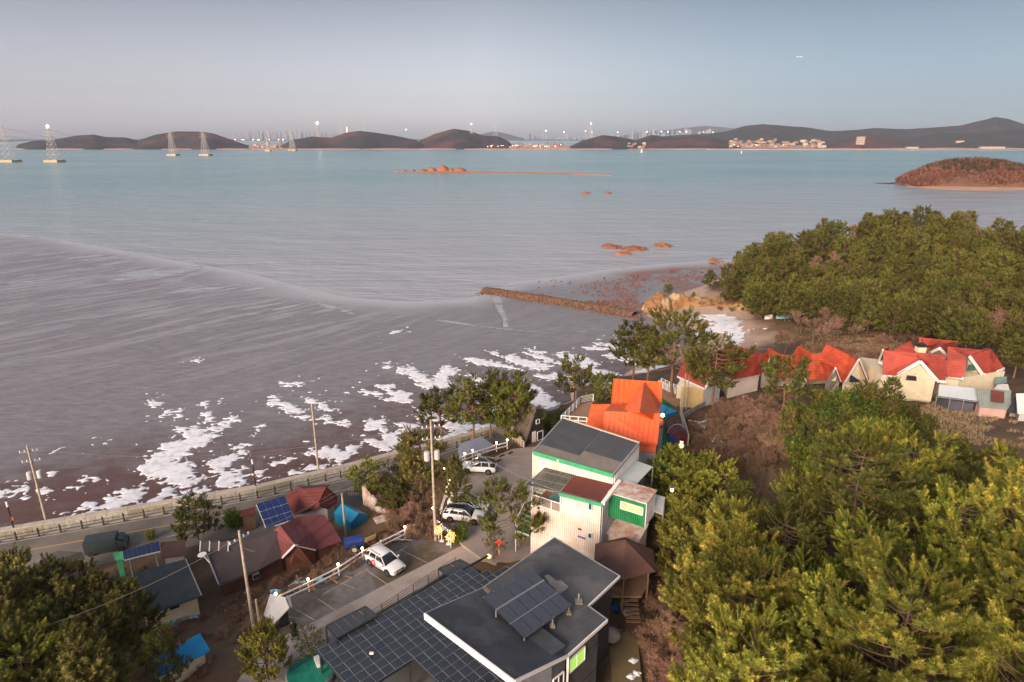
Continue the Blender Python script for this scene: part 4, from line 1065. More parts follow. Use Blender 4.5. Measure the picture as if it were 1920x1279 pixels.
m_ = MB(); m_.box((0, 0, .3), (.3, .8, .6), rz=.55); m_.build('stand', M_DARK, t)
# black posts with floodlight
for x, y0, y1, lab in ((700, 1225, 1290, 'black lamp post with small white light over the glass canopy'),):
 p = U(x, 1290, 8.0); zt = ztop(p.y, y0)
 t = empty('lamp_post', p, lab, 'lamp post'); m_ = MB(); m_.bar((0, 0, 0), (0, 0, zt - 8), .14); m_.build('post', M_DARK, t)
 m_ = MB(); m_.box((.1, -.05, zt - 8 + .06), (.3, .16, .12)); m_.build('light', M_WHITE, t)
# white container guest house (green trims)
ca = Vector((.849, -.528)); cb = Vector((.528, .849))
def CF(o, s, t, z=0.0): return Vector((o[0] + ca.x * s + cb.x * t, o[1] + ca.y * s + cb.y * t, z))
Oc = (1.9, 54.45); Ou = (2.1, 57.8)
ch = empty('container_house', (5, 55, 8.3), 'tall cream corrugated container house with green trims and tiered roofs', 'house'); oc = Matrix.Translation(-ch.location)
def cwall(name, a, b, z0, z1, n, m=M_CONT, z1b=None, parent=None, om=None):
 mb = MB(om or oc); z1b = z1 if z1b is None else z1b
 corr(mb, (a.x, a.y, z0), (b.x, b.y, z0), (b.x, b.y, z1b), (a.x, a.y, z1), n, .07)
 return mb.build(name, m, parent or ch)
# lower body
mb = MB(oc); L1, W1 = 7.3, 3.5
mb.prism([tuple(CF(Oc, .1, .1).to_2d()), tuple(CF(Oc, L1 - .1, .1).to_2d()), tuple(CF(Oc, L1 - .1, W1 + 3).to_2d()), tuple(CF(Oc, .1, W1 + 3).to_2d())], 7.9, 13.95); mb.build('core', M_CONT, ch)
for k, (z0, z1) in enumerate(((8.2, 11.1), (11.14, 13.97))):
 cwall('wall', CF(Oc, 0, 0), CF(Oc, L1, 0), z0, z1, 34)
 cwall('wall', CF(Oc, 0, W1 + 3), CF(Oc, 0, 0), z0, z1, 22)
 cwall('wall', CF(Oc, L1, 0), CF(Oc, L1, W1 + 3), z0, z1, 18, M_GREYW)  # right side greyer than the front: its shade is put into the colour
# room under the maroon roof
cwall('wall', CF(Oc, 3.25, 0), CF(Oc, L1, 0), 14.0, 16.25, 19, z1b=16.45)
cwall('wall', CF(Oc, L1, 0), CF(Oc, L1, W1), 14.0, 16.45, 9, M_GREYW, 16.9)  # same greyer right side, shade carried by the wall colour
mb = MB(oc); mb.prism([tuple(CF(Oc, 3.3, .12).to_2d()), tuple(CF(Oc, L1 - .1, .12).to_2d()), tuple(CF(Oc, L1 - .1, W1 - .1).to_2d()), tuple(CF(Oc, 3.3, W1 - .1).to_2d())], 13.9, 16.2); mb.build('upper_room', M_CREAM, ch)
mr = [CF(Oc, 3.1, -.2, 16.3), CF(Oc, L1 + .15, -.2, 16.55), CF(Oc, L1 + .15, W1 + .1, 17.0), CF(Oc, 3.1, W1 + .1, 16.75)]
mb = MB(oc); mb.slab(mr, .1); rr = mb.build('roof', mat('maroon_felt', (.15, .04, .032), .85, (.12, .034, .03), .8, bump=.5, bsc=30), ch)
mb = MB(oc); mb.bar(mr[0] + Vector((-.03, -.06, -.12)), mr[1] + Vector((.03, -.06, -.12)), .08, .34); mb.build('fascia', M_GREEN, rr)
mb = MB(oc); mb.bar(mr[1] + Vector((.05, 0, 0)), mr[2] + Vector((.05, 0, 0)), .35, .3); mb.build('fascia', M_WHITE, rr)
# glazed pergola over the hot-tub terrace
pg = [CF(Oc, -.35, -.5, 16.2), CF(Oc, 3.05, -.2, 16.33), CF(Oc, 3.05, W1 - .02, 16.75), CF(Oc, -.1, W1 - .02, 16.6)]
M_SMOKE = mat('smoked_glass', (.09, .085, .07), .2, (.07, .07, .06), .6, alpha=.66)
for i in range(5):
 for j in range(3):
  def bl(s, t): return pg[0].lerp(pg[1], s).lerp(pg[3].lerp(pg[2], s), t)
  mb = MB(oc); mb.slab([bl((i + .03) / 5, (j + .03) / 3), bl((i + .97) / 5, (j + .03) / 3), bl((i + .97) / 5, (j + .97) / 3), bl((i + .03) / 5, (j + .97) / 3)], .02); mb.build('pergola_pane', M_SMOKE, ch)
mb = MB(oc)
for i in range(6): mb.bar(bl(i / 5, 0), bl(i / 5, 1), .05)
for j in range(4): mb.bar(bl(0, j / 3), bl(1, j / 3), .05)
mb.build('pergola_frame', M_FRAME, ch)
mb = MB(oc)
for s, t in ((0.05, 0.05), (3.1, 0.05), (.05, 3.3)): p = CF(Oc, s, t); mb = MB(oc); mb.bar((p.x, p.y, 13.9), (p.x, p.y, 16.3), .12); mb.build('pergola_post', M_WHITE, ch)
mb = MB(oc); mb.prism([tuple(CF(Oc, .05, .05).to_2d()), tuple(CF(Oc, 3.2, .05).to_2d()), tuple(CF(Oc, 3.2, W1).to_2d()), tuple(CF(Oc, .05, W1).to_2d())], 13.96, 14.02); mb.build('terrace_floor', M_DECK, ch)
mb = MB(oc)
for s0, s1 in ((0.0, 1.05), (1.1, 2.15), (2.2, 3.22)):
 a, b = CF(Oc, s0, -.02), CF(Oc, s1, -.02)
 for z in (14.08, 15.05): mb.bar((a.x, a.y, z), (b.x, b.y, z), .07, .09)
 for p in (a, b): mb.bar((p.x, p.y, 13.95), (p.x, p.y, 15.1), .08)
mb.bar(CF(Oc, 0, 0, 15.05), CF(Oc, 0, W1, 15.05), .08); mb.bar(CF(Oc, 0, 0, 14.5), CF(Oc, 0, W1, 14.5), .05)
mb.build('balustrade', M_WHITE, ch)
for s0, s1 in ((.1, .95), (1.2, 2.05), (2.3, 3.12)):
 a, b = CF(Oc, s0, -.01, 14.56), CF(Oc, s1, -.01, 14.56); mb = MB(oc); mb.bar(a, b, .03, .8); mb.build('balustrade_panel', mat('taupe_panel', (.30, .24, .21), .6, None, 2) if s0 < .5 else bpy.data.materials['taupe_panel'], ch)
tb = CF(Oc, 1.9, 1.4, 14.02); t = empty('hot_tub', tb, 'round turquoise hot tub with a wooden rim on the terrace', 'hot tub')
mb = MB(); mb.lathe((0, 0, 0), [(.95, 0), (1.0, .55), (.85, .55), (.8, .4)], 20); mb.build('rim', M_DECK, t)
mb = MB(); mb.lathe((0, 0, .46), [(.80, 0), (.79, .02)], 20); mb.build('water', mat('tub_water', (.10, .38, .36), .1, None, 2), t)
# upper body with slate mono-pitch roof
Lu, Wu = 8.75, 6.3
cwall('wall', CF(Ou, 0, 0), CF(Ou, Lu, 0), 13.95, 17.75, 42)
cwall('wall', CF(Ou, 0, Wu), CF(Ou, 0, 0), 8.3, 18.5, 22, z1b=17.75)
cwall('wall', CF(Ou, Lu, 0), CF(Ou, Lu, Wu), 8.3, 17.75, 20, M_WHITE, 18.5)
mb = MB(oc); mb.prism([tuple(CF(Ou, .1, .1).to_2d()), tuple(CF(Ou, Lu - .1, .1).to_2d()), tuple(CF(Ou, Lu - .1, Wu).to_2d()), tuple(CF(Ou, .1, Wu).to_2d())], 8.0, [17.6, 17.6, 18.4, 18.4]); mb.build('core', M_CONT, ch)
ur = [U(1000, 846, 18.05), U(1150, 889, 18.05), U(1198, 832, 18.8), U(1055, 785, 18.8)]
mb = MB(oc); mb.slab(ur, .12); up = mb.build('roof', M_TAUPE, ch)
def q2(s, t): return ur[0].lerp(ur[1], s).lerp(ur[3].lerp(ur[2], s), t) + Vector((0, 0, .03))
for i, (s0, s1) in enumerate(((.01, .52), (.53, .995))):
 n = 14
 for k in range(n):
  lo = .20 if i == 0 else .36
  t0 = lo + (1 - lo) * k / n; t1 = lo + (1 - lo) * (k + .86) / n
  mb = MB(oc); mb.slab([q2(s0, t0), q2(s1, t0), q2(s1, t1) + Vector((0, 0, .05)), q2(s0, t1) + Vector((0, 0, .05))], .05); mb.build('roof_panel', M_SLATE, up)
mb = MB(oc); mb.bar(ur[0] + Vector((0, -.05, -.17)), ur[1] + Vector((0, -.05, -.17)), .1, .45); mb.build('fascia', M_GREEN, up)
for a, b in ((ur[3], ur[0]), (ur[1], ur[2])): mb = MB(oc); mb.bar(a, b, .13, .18); mb.build('verge', M_STEEL, up)
mb = MB(oc); mb.bar(ur[3] + Vector((.05, .1, 0)), ur[2] + Vector((.05, .1, 0)), .2, .22); mb.build('ridge_flashing', M_CREAM, up)
mb = MB(oc); p = ur[0].lerp(ur[1], .32); mb.ball((p.x + .02, p.y - .12, p.z - .2), .12); mb.build('lamp', M_WHITE, ch)
# small windows and vents on the front wall
M_BLUEG = mat('blue_glass', (.03, .10, .16), .1, None, 1)
for px, py, w, h in ((1108, 948, .35, .75), (1107.5, 1003, .35, .55)):
 c = VP(px, py, Oc, ca); a = c + Vector((ca.x, ca.y, 0)) * -w / 2 - Vector((cb.x, cb.y, 0)) * .09; b = c + Vector((ca.x, ca.y, 0)) * w / 2 - Vector((cb.x, cb.y, 0)) * .09
 window(ch, a, b, c.z - h / 2, c.z + h / 2, M_BLUEG, M_WHITE, 1, -cb, .05)
localise(ch)
for px, py, w, h, m in ((1010.5, 952, .22, .22, M_DARK), (1003.5, 997.5, .3, .1, M_DARK), (1087.5, 991.5, .35, .14, M_DARK), (1091, 1007, .8, .16, mat('violet_plate', (.14, .12, .38), .5, None, 1))):
 c = VP(px, py, Oc, ca) - Vector((cb.x, cb.y, 0)) * .08; mb = MB(oc); mb.box(c, (w, .06, h), rz=math.atan2(ca.y, ca.x)); mb.build('vent', m, ch)
# side balcony on the left
for s0, t0, t1, z, lb in ((-1.5, 3.4, 6.2, 14.0, 0),):
 fl = [CF(Oc, s0, t0, z), CF(Oc, 0, t0, z), CF(Oc, 0, t1, z), CF(Oc, s0, t1, z)]
 mb = MB(oc); mb.slab(fl, .12); mb.build('balcony_floor', M_TURF, ch)
 mb = MB(oc); rails(mb, [fl[1], fl[0], fl[3]], 1.05, 4, .02, step=1.1, pr=.035)
 for p in (fl[0], fl[3]): mb.bar((p.x, p.y, 8.2), (p.x, p.y, z), .12)
 mb.bar(fl[0] - Vector((0, 0, .1)), fl[3] - Vector((0, 0, .1)), .1, .2); mb.bar(fl[0] - Vector((0, 0, .1)), fl[1] - Vector((0, 0, .1)), .1, .2)
 mb.build('balcony_rail', M_WHITE, ch)
# outside stair with turf treads
for k in range(9):
 p = CF(Oc, -1.45, 3.2 - k * .42, 13.6 - k * .33); mb = MB(oc); q = p + Vector((ca.x, ca.y, 0)) * 1.35; mb.bar(p, q, .36, .06); mb.build('stair_tread', M_TURF, ch)
mb = MB(oc)
a, b = CF(Oc, -1.5, 3.4, 13.8), CF(Oc, -1.5, -.5, 10.7)
mb.bar(a, b, .07, .18); mb.bar(a + Vector((0, 0, 1)), b + Vector((0, 0, 1)), .06); mb.bar(a + Vector((0, 0, .5)), b + Vector((0, 0, .5)), .04)
for i in range(5): p = a.lerp(b, i / 4); mb.bar(p, p + Vector((0, 0, 1)), .06)
mb.bar(b, (b.x, b.y, 8.2), .1); mb.bar(CF(Oc, -1.5, -.5, 10.7), CF(Oc, 0, -.5, 10.7), .08, .14)
mb.build('stair_rail', M_WHITE, ch)
mb = MB(oc); mb.slab([CF(Oc, -1.5, -.5, 10.75), CF(Oc, 0, -.5, 10.75), CF(Oc, 0, .6, 10.75), CF(Oc, -1.5, .6, 10.75)], .08); mb.build('stair_landing', M_TURF, ch)
# green container on its lower store, with a rusty white roof
Og = (8.95, 51.98)
gc2 = empty('green_container', (11, 52, 13.2), 'ribbed green container with a rust-stained white roof and long window', 'container'); og = Matrix.Translation(-gc2.location)
def g_(s, t, z): return CF(Og, s, t, z)
cwall('wall', g_(0, 0, 0), g_(3.55, 0, 0), 14.25, 16.7, 17, M_GREENC, parent=gc2, om=og)
cwall('end_wall', g_(3.55, 0, 0), g_(3.55, 2.5, 0), 14.25, 16.7, 9, M_WHITE, parent=gc2, om=og)
mb = MB(og); mb.prism([tuple(g_(.05, .05, 0).to_2d()), tuple(g_(3.5, .05, 0).to_2d()), tuple(g_(3.5, 2.45, 0).to_2d()), tuple(g_(.05, 2.45, 0).to_2d())], 14.27, 16.68); mb.build('core', M_GREYW, gc2)
mb = MB(og); mb.slab([g_(-.1, -.1, 16.8), g_(3.7, -.1, 16.8), g_(3.7, 2.6, 16.84), g_(-.1, 2.6, 16.84)], .1); mb.build('roof', M_RUST, gc2)
a, b = g_(1.25, -.1, 0), g_(3.4, -.1, 0); window(gc2, a, b, 15.55, 16.3, M_GLASSW, M_WHITE, 3, -cb, .06); localise(gc2)
ls = empty('store_shed', g_(1, .6, 8.5), 'small cream ribbed store with a dirty white roof below the green container', 'shed'); ol = Matrix.Translation(-ls.location)
cwall('wall', g_(-.1, .25, 0), g_(3.0, .25, 0), 8.3, 12.6, 14, M_CONT, parent=ls, om=ol); cwall('wall', g_(3.0, .25, 0), g_(3.0, 2.4, 0), 8.3, 12.6, 8, M_CONT, parent=ls, om=ol)
mb = MB(ol); mb.slab([g_(-.15, -.35, 12.6), g_(3.2, -.35, 12.6), g_(3.2, 2.4, 13.15), g_(-.15, 2.4, 13.15)], .1); mb.build('roof', M_RUST, ls)
window(ls, g_(.5, .15, 0), g_(1.9, .15, 0), 10.7, 11.7, M_GLASS, M_WHITE, 2, -cb, .06); localise(ls)
aw = empty('white_awning', (12.2, 56.2, 14.8), 'plain pale flat awning roof beside the white end wall of the container house', 'awning'); ol = Matrix.Translation(-aw.location)
q = [U(1152, 898, 17.0), U(1192, 909, 16.6), U(1224, 875, 16.6), U(1186, 861, 17.0)]
mb = MB(ol); mb.slab(q, .08); mb.build('sheet', mat('pale_green_grey', (.50, .55, .52), .5, (.45, .50, .47), .8), aw)
for p in q[1:3]: mb = MB(ol); mb.bar((p.x, p.y, 8.6), (p.x, p.y, p.z - .05), .1); mb.build('post', M_STEEL, aw)
q = [U(1222, 925, 15.6), U(1247, 932, 15.2), U(1243, 965, 14.6), U(1224, 958, 15.0)]
t = empty('side_awning', q[0] - Vector((0, 0, 6.7)), 'small pale blue-grey awning at the end of the green container', 'awning'); ol = Matrix.Translation(-t.location)
mb = MB(ol); mb.slab(q, .06); mb.build('sheet', M_GREYW, t); mb = MB(ol)
for p in q[1:3]: mb.bar((p.x, p.y, 8.6), (p.x, p.y, p.z), .07)
mb.build('post', M_STEEL, t)
# orange-roofed house
oh = empty('orange_house', (14, 69, 8.6), 'house with bright orange standing seam roofs and a pyramid dormer', 'house'); oo = Matrix.Translation(-oh.location)
def rooftag(name='roof'):
 e = bpy.data.objects.new(name, None); COL.objects.link(e); e.parent = oh; return e
class Sub:  # seam panels inside the house frame
 pass
def seam(a, b, c, d, n, m):
 a, b, c, d = [Vector(p) - oh.location for p in (a, b, c, d)]
 mb = MB(); mb.slab([a, b, c, d], .12); r = mb.build('roof', m, oh)
 a, b, c, d = [p + Vector((0, 0, .004)) for p in (a, b, c, d)]
 seam_panels(a, b, c, d, n, m, r, th=.03)
 return r
u_tl, u_tr, u_br, u_bl = U(1150.7, 710.5, 19.3), U(1241, 716.5, 19.3), U(1239, 756, 17.2), U(1146.4, 756, 17.2)
seam(u_bl, u_br, u_tr, u_tl, 9, M_ORANGE)
l_tl, l_tr, l_br, l_bl = U(1133.8, 771, 18.3), U(1237, 775.5, 18.3), U(1231.5, 832, 15.6), U(1129, 822, 15.6)
seam(l_bl, l_br, l_tr, l_tl, 11, M_ORANGE)
mb = MB(oo); mb.bar(l_bl - Vector((0, .05, .15)), l_br - Vector((0, .05, .15)), .08, .3); mb.bar(l_br + Vector((.04, 0, -.1)), l_tr + Vector((.04, 0, -.1)), .08, .3); mb.bar(u_br + Vector((.04, 0, -.1)), u_tr + Vector((.04, 0, -.1)), .08, .3); mb.build('fascia', M_ORANGE, oh)
mb = MB(oo); mb.slab([u_bl + Vector((0, 0, -.02)), u_br + Vector((0, 0, -.02)), l_tr + Vector((0, 0, -.02)), l_tl + Vector((0, 0, -.02))], .1); mb.build('roof', M_ORANGE2, oh)
# pyramid dormer between the two roofs
ap, fo, lf, rg = U(1207.7, 716, 19.35), U(1199.5, 772.5, 19.5), U(1166.4, 771, 17.6), U(1237.4, 776, 17.9)
rg2 = U(1238.5, 757, 17.4)
mb = MB(oo); mb.slab([ap, lf, fo], .08); mb.build('dormer_roof', M_ORANGE2, oh)
mb = MB(oo); mb.slab([ap, fo, rg, rg2], .08); mb.build('dormer_roof', M_ORANGE2, oh)
mb = MB(oo); mb.slab([fo, lf, lf - Vector((0, .3, 1.2)), rg - Vector((0, .3, 1.2)), rg], .06, (0, 1, 0)); mb.build('dormer_wall', M_ORANGE, oh)
w_tl, w_tr, w_br, w_bl = U(1109.4, 758, 16.4), U(1168, 757, 17.4), U(1133, 796, 16.2), U(1100, 793, 15.9)
mb = MB(oo); mb.slab([w_bl, w_br, w_tr, w_tl], .12); wr = mb.build('roof', M_ORANGE2, oh)
for k in range(16):
 t0 = k / 16; a, b = w_bl.lerp(w_tl, t0), w_br.lerp(w_tr, t0); mb = MB(oo); mb.bar(a + Vector((0, 0, .03)), b + Vector((0, 0, .03)), .07, .05); mb.build('rib', M_ORANGE2, wr)
mb = MB(oo); mb.bar(w_bl - Vector((0, .06, .3)), w_br - Vector((0, .06, .3)), .08, .6); mb.build('fascia', M_ORANGE, oh)
# walls under the roofs
pw = [l_bl.lerp(l_br, .03), l_br.lerp(l_bl, .03), u_tr.lerp(u_tl, .05), u_tl.lerp(u_tr, .05)]
mb = MB(oo); mb.prism([(p.x, p.y + (.5 if i < 2 else -.6)) for i, p in enumerate(pw)], 8.2, [15.5, 15.5, 16.8, 16.8]); mb.build('wall', M_GREYW, oh)
mb = MB(oo); a, b = Vector((l_br.x - .1, l_br.y + .3, 0)), Vector((u_tr.x - .2, u_tr.y - .4, 0)); corr(mb, (a.x, a.y, 8.6), (b.x, b.y, 8.6), (b.x, b.y, 16.8), (a.x, a.y, 15.6), 30, .05); mb.build('wall', mat('grey_green_sheet', (.26, .29, .27), .5, (.2, .23, .21), 1), oh)
pw = [w_bl.lerp(w_br, .1), w_br, w_tr, w_tl.lerp(w_tr, .1)]
mb = MB(oo); mb.prism([(p.x, p.y) for p in pw], 5.0, [15.7, 15.9, 16.6, 16.0]); mb.build('wall', M_BRICK, oh)
s_ = [U(1196, 846, 14.6), U(1229.5, 849, 14.6), U(1230, 836.5, 15.2), U(1198, 834.5, 15.2)]
mb = MB(oo); mb.slab(s_, .1); mb.build('porch_roof', M_ORANGE2, oh)
mb = MB(oo); mb.prism([(p.x, p.y) for p in s_], 8.2, 14.5); mb.build('porch_wall', M_GREYW, oh)
s_ = [U(1236, 799, 14.6), U(1243.5, 799, 14.4), U(1243.5, 782, 14.4), U(1236, 780, 14.6)]
mb = MB(oo); mb.slab(s_, .1); mb.build('side_roof', M_TILEO, oh)
mb = MB(oo); mb.prism([(p.x, p.y) for p in s_], 8.2, 14.2); mb.build('side_wall', M_GREYW, oh)
mb = MB(oo); p = U(1242.5, 778.5, 15.2); mb.ball(p, .22); mb.build('lit_lamp', M_FLARE, oh)
# sea-side terrace with white railing, left of the orange house
ta, tb_, tc_, td = U(1052, 793, 11), U(1100, 797, 11), U(1112, 752, 11), U(1088, 757, 11)
t = empty('sea_terrace', (ta.x, ta.y, 5), 'raised terrace with white railings left of the orange roof', 'terrace'); ot = Matrix.Translation(-t.location)
mb = MB(ot); mb.slab([ta, tb_, tc_, td], .2); mb.build('floor', M_DECK, t)
mb = MB(ot); rails(mb, [ta, td, tc_], 1.1, 5, .025, step=1.3, pr=.05); rails(mb, [ta, tb_], 1.1, 2, .05, step=1.0, pr=.07); mb.build('railing', M_WHITE, t)
mb = MB(ot)
for p in (ta, tb_, td): mb.bar((p.x, p.y, ground(p.x, p.y) - .3), (p.x, p.y, 11), .25)
mb.build('post', M_CONC, t)
# yard right of the orange house
sheet('yard_turf', upoly([(1228, 742), (1243, 738), (1276, 765), (1292, 775), (1290, 840), (1268, 862), (1240, 905), (1215, 905), (1215, 800)], 8.75), 8.75, M_TURF)
sheet('yard_deck', upoly([(1236, 728), (1262, 727), (1298, 757), (1278, 770), (1236, 742)], 8.79), 8.79, M_DECK)
pp = [U(1236, 755, 9.3), U(1270, 771, 9.3), U(1250, 777.5, 9.3), U(1236, 774, 9.3)]
t = empty('blue_pool_cover', (pp[0].x, pp[0].y, 8.75), 'bright blue covered pool on the green turf beside the orange house', 'pool'); ot = Matrix.Translation(-t.location)
mb = MB(ot); mb.slab(pp, .5); mb.build('cover', M_BLUEB, t)
mb = MB(ot); mb.bar(pp[0].lerp(pp[1], .5) + Vector((0, 0, .03)), pp[3].lerp(pp[2], .6) + Vector((0, 0, .03)), .05); mb.build('seam', M_DARK, t)
# maroon barrel-vaulted tub shelter
c = U(1270, 822, 8.8)
t = empty('barrel_shelter', c, 'maroon barrel-vaulted shelter with a white hoop on the green turf', 'shelter')
mb = MB(); n = 12; vs = []
for yy in (-1.5, 2.6):
 for k in range(n + 1): a = math.pi * k / n; vs.append((1.15 * math.cos(a), yy, .5 + 1.3 * math.sin(a)))
fs = [(k, k + 1, n + 2 + k, n + 1 + k) for k in range(n)] + [tuple(range(n + 1)), tuple(range(n + 1, 2 * n + 2))]
mb.add(vs, fs); mb.box((0, .55, .25), (2.3, 4.1, .5)); mb.build('vault', mat('maroon_sheet', (.13, .035, .04), .5, (.10, .03, .035), 1), t)
mb = MB(); mb.tube([(1.19 * math.cos(math.pi * k / 12), .6, .5 + 1.34 * math.sin(math.pi * k / 12)) for k in range(13)], .035, 6); mb.build('hoop', M_WHITE, t)
c = U(1263, 829, 8.8); t = empty('blue_barrel_box', c, 'deep blue box in front of the maroon barrel shelter', 'box'); mb = MB(); mb.box((0, 0, .45), (1.1, .8, .9), rz=.1); mb.build('body', mat('deep_blue', (.01, .08, .32), .5, None, 1), t); mb = MB(); mb.box((0, 0, .93), (1.2, .9, .06), rz=.1); mb.build('lid', bpy.data.materials['deep_blue'], t)
c = U(1277, 840, 8.8); t = empty('snowman_lamp', c, 'small white lit snowman figure on the turf beside the pine', 'figure'); mb = MB(); mb.ball((0, 0, .35), .36); mb.ball((0, 0, .9), .24); mb.build('body', mat('lit_plastic', (.8, .7, .6), .5, None, 1, emit=(1, .55, .3), es=.7), t); mb = MB(); mb.lathe((0, 0, 1.08), [(.2, 0), (.2, .04), (.12, .05), (.12, .22)], 10); mb.build('hat', M_DARK, t)
a, b = U(1276, 768, 9.9), U(1291, 822, 9.9)
t = empty('white_fence', (a.x, a.y, 8.75), 'white panelled fence closing the turf yard', 'fence'); ot = Matrix.Translation(-t.location)
for i in range(8):
 p, q = a.lerp(b, i / 8 + .008), a.lerp(b, (i + 1) / 8 - .008); mb = MB(ot); mb.bar((p.x, p.y, 9.6), (q.x, q.y, 9.6), .05, 1.7); mb.build('panel', M_GREYW, t)
for i in range(9):
 p = a.lerp(b, i / 8); mb = MB(ot); mb.bar((p.x, p.y, 8.5), (p.x, p.y, 10.55), .1); mb.build('post', M_CREAM, t)
a, b = U(1283, 778, 9.9), U(1328, 752, 9.9)
t = empty('block_wall', (a.x, a.y, 8.6), 'stained grey block wall behind the brown deck', 'wall'); ot = Matrix.Translation(-t.location)
n = 9
for i in range(n):
 for j in range(3):
  p, q = a.lerp(b, i / n + .01), a.lerp(b, (i + 1) / n - .01); z = 8.75 + j * .5
  mb = MB(ot); mb.bar((p.x, p.y, z + .24), (q.x, q.y, z + .24), .2, .47); mb.build('block', M_CONC, t)
c = U(1255, 723, 8.8)
t = empty('stepped_bridge', c, 'white railed footbridge between the deck and the red-roofed house', 'footbridge'); a, b = U(1237, 722, 9.6) - c, U(1268, 737, 9.6) - c
mb = MB(); mb.bar(a, b, 1.1, .12); mb.build('deck', M_GREYW, t)
mb = MB(); off_ = Vector((.3, .5, 0)); rails(mb, [a + off_, b + off_], 1.0, 3, .03, step=.9, pr=.05); rails(mb, [a - off_, b - off_], 1.0, 3, .03, step=.9, pr=.05); mb.build('railing', M_WHITE, t)
c = U(1300, 748, 8.9); t = empty('white_cabin_box', c, 'cream flat-topped cabin box beside the yellow gable wall', 'cabin'); mb = MB(); mb.box((-.6, .6, 1.0), (3.4, 2.2, 2.0), rz=-.45); mb.build('wall', M_CREAM, t); mb = MB(); mb.box((-.6, .6, 2.06), (3.6, 2.4, .12), rz=-.45); mb.build('roof', M_WHITE, t); mb = MB(); mb.box((1.7, -.6, 1.0), (.08, .08, 2.2)); mb.build('post', M_WHITE, t)
# red-roofed guest house row
ph = empty('gabled_guest_house', (38, 98, 9.5), 'long pale guest house under many steep red tiled gables', 'house'); op = Matrix.Translation(-ph.location)
def pslab(name, pts, m, parent, om, th=.16):
 mb = MB(om); mb.slab([U(*p) for p in pts], th); return mb.build(name, m, parent)
def barge(pts, m, parent, om, w=.16, h=.34):
 mb = MB(om)
 for a, b in zip(pts[:-1], pts[1:]): mb.bar(U(*a) - Vector((0, .12, .05)), U(*b) - Vector((0, .12, .05)), w, h)
 return mb.build('bargeboard', m, parent)
def gwall(name, pts, m, parent, om, th=.3):
 mb = MB(om); mb.slab([U(*p) + Vector((0, .12, 0)) for p in pts], th, (0, 1, 0)); return mb.build(name, m, parent)
# left wing
pslab('roof', [(1270, 704, 12.6), (1321, 727, 12.6), (1352, 690, 15.4), (1287, 664, 15.4)], M_TILE, ph, op)
pslab('roof', [(1287, 664, 15.4), (1352, 690, 15.4), (1362, 704, 13.6), (1330, 660, 13.6)], M_TILE, ph, op)
a, b, c_ = U(1270, 706, 12.4), U(1321, 729, 12.4), U(1338, 706, 14.2)
mb = MB(op); mb.bar(a, b, .16, .3); mb.build('gutter', M_WHITE, ph)
mb = MB(op); mb.prism([(a.x + .5, a.y + .3), (b.x - .2, b.y + .4), (b.x + 2.2, b.y + 4.5), (a.x + 4, a.y + 6)], 8.4, 12.3); mb.build('wall', M_CREAM, ph)
barge([(1321, 728, 12.4), (1338, 702, 15.0)], M_WHITE, ph, op)
M_VERG = mat('yellow_boarding', (.52, .40, .20), .8, (.46, .35, .17), 2)
mb = MB(op); corr(mb, (b.x - 3.1, b.y + 1.25, 8.6), (b.x - .1, b.y - .02, 8.6), (b.x - .1, b.y - .02, 12.3), (b.x - 3.1, b.y + 1.25, 12.3), 14, .04); mb.build('boarding', M_VERG, ph)
mb = MB(op); corr(mb, (b.x - .1, b.y - .02, 8.6), (b.x + 3.2, b.y + 2.6, 8.6), (b.x + 3.2, b.y + 2.6, 12.3), (b.x - .1, b.y - .02, 12.3), 12, .03); mb.build('boarding', M_GREYW, ph)
mb = MB(op); q0 = U(1270, 718, 11); mb.slab([U(1266, 712, 11.4), U(1302, 724, 11.4), U(1304, 716, 12.1), U(1272, 703, 12.1)], .08); mb.build('blue_canopy', M_SLATE, ph)
# big middle roof
pslab('roof', [(1368, 711.5, 12.6), (1408, 704, 12.8), (1440, 698, 12.8), (1434, 665, 16.2), (1409, 657.5, 16.4), (1340, 672, 15.8)], M_TILE, ph, op)
pslab('roof', [(1340, 672, 15.8), (1409, 657.5, 16.4), (1367.5, 644, 16.6), (1352, 656, 15.4)], M_TILEO, ph, op)
barge([(1352, 694, 14.6), (1368, 712, 12.5)], M_WHITE, ph, op)
mb = MB(op); a, b = U(1368, 713, 12.4), U(1425, 702, 12.4); mb.bar(a, b, .14, .25); mb.build('gutter', M_WHITE, ph)
mb = MB(op); mb.prism([(a.x, a.y + .3), (b.x, b.y + .3), (b.x + 1, b.y + 5), (a.x + 1, a.y + 5)], 8.4, 12.4); mb.build('wall', M_CONT, ph)
# ragged row of steep roofs
TP = [(1434, 665, 16.2), (1441, 652, 17.4), (1462, 664, 16.2), (1484, 667, 16.0), (1497, 648, 17.8), (1524, 663, 16.2), (1539, 663, 16.2), (1550, 644, 18.0), (1601, 668, 17.0)]
BT = [(1440, 698, 12.6), (1455, 706, 12.2), (1478, 708, 12.2), (1490, 709, 12.2), (1505, 711, 12.2), (1530, 712, 12.2), (1542, 712, 12.2), (1556, 712, 12.2), (1574, 713, 12.4)]
for i in range(len(TP) - 1):
 mb = MB(op); a, b, c_, d_ = U(*BT[i]), U(*BT[i + 1]), U(*TP[i + 1]), U(*TP[i])
 mb.slab([a, b, c_], .14); mb.slab([a, c_, d_], .14); mb.build('roof', M_TILEO, ph)
pslab('roof', [(1550, 644, 18.0), (1601, 668, 17.0), (1619, 712, 12.4), (1600, 690, 12.4)], M_TILEO, ph, op)
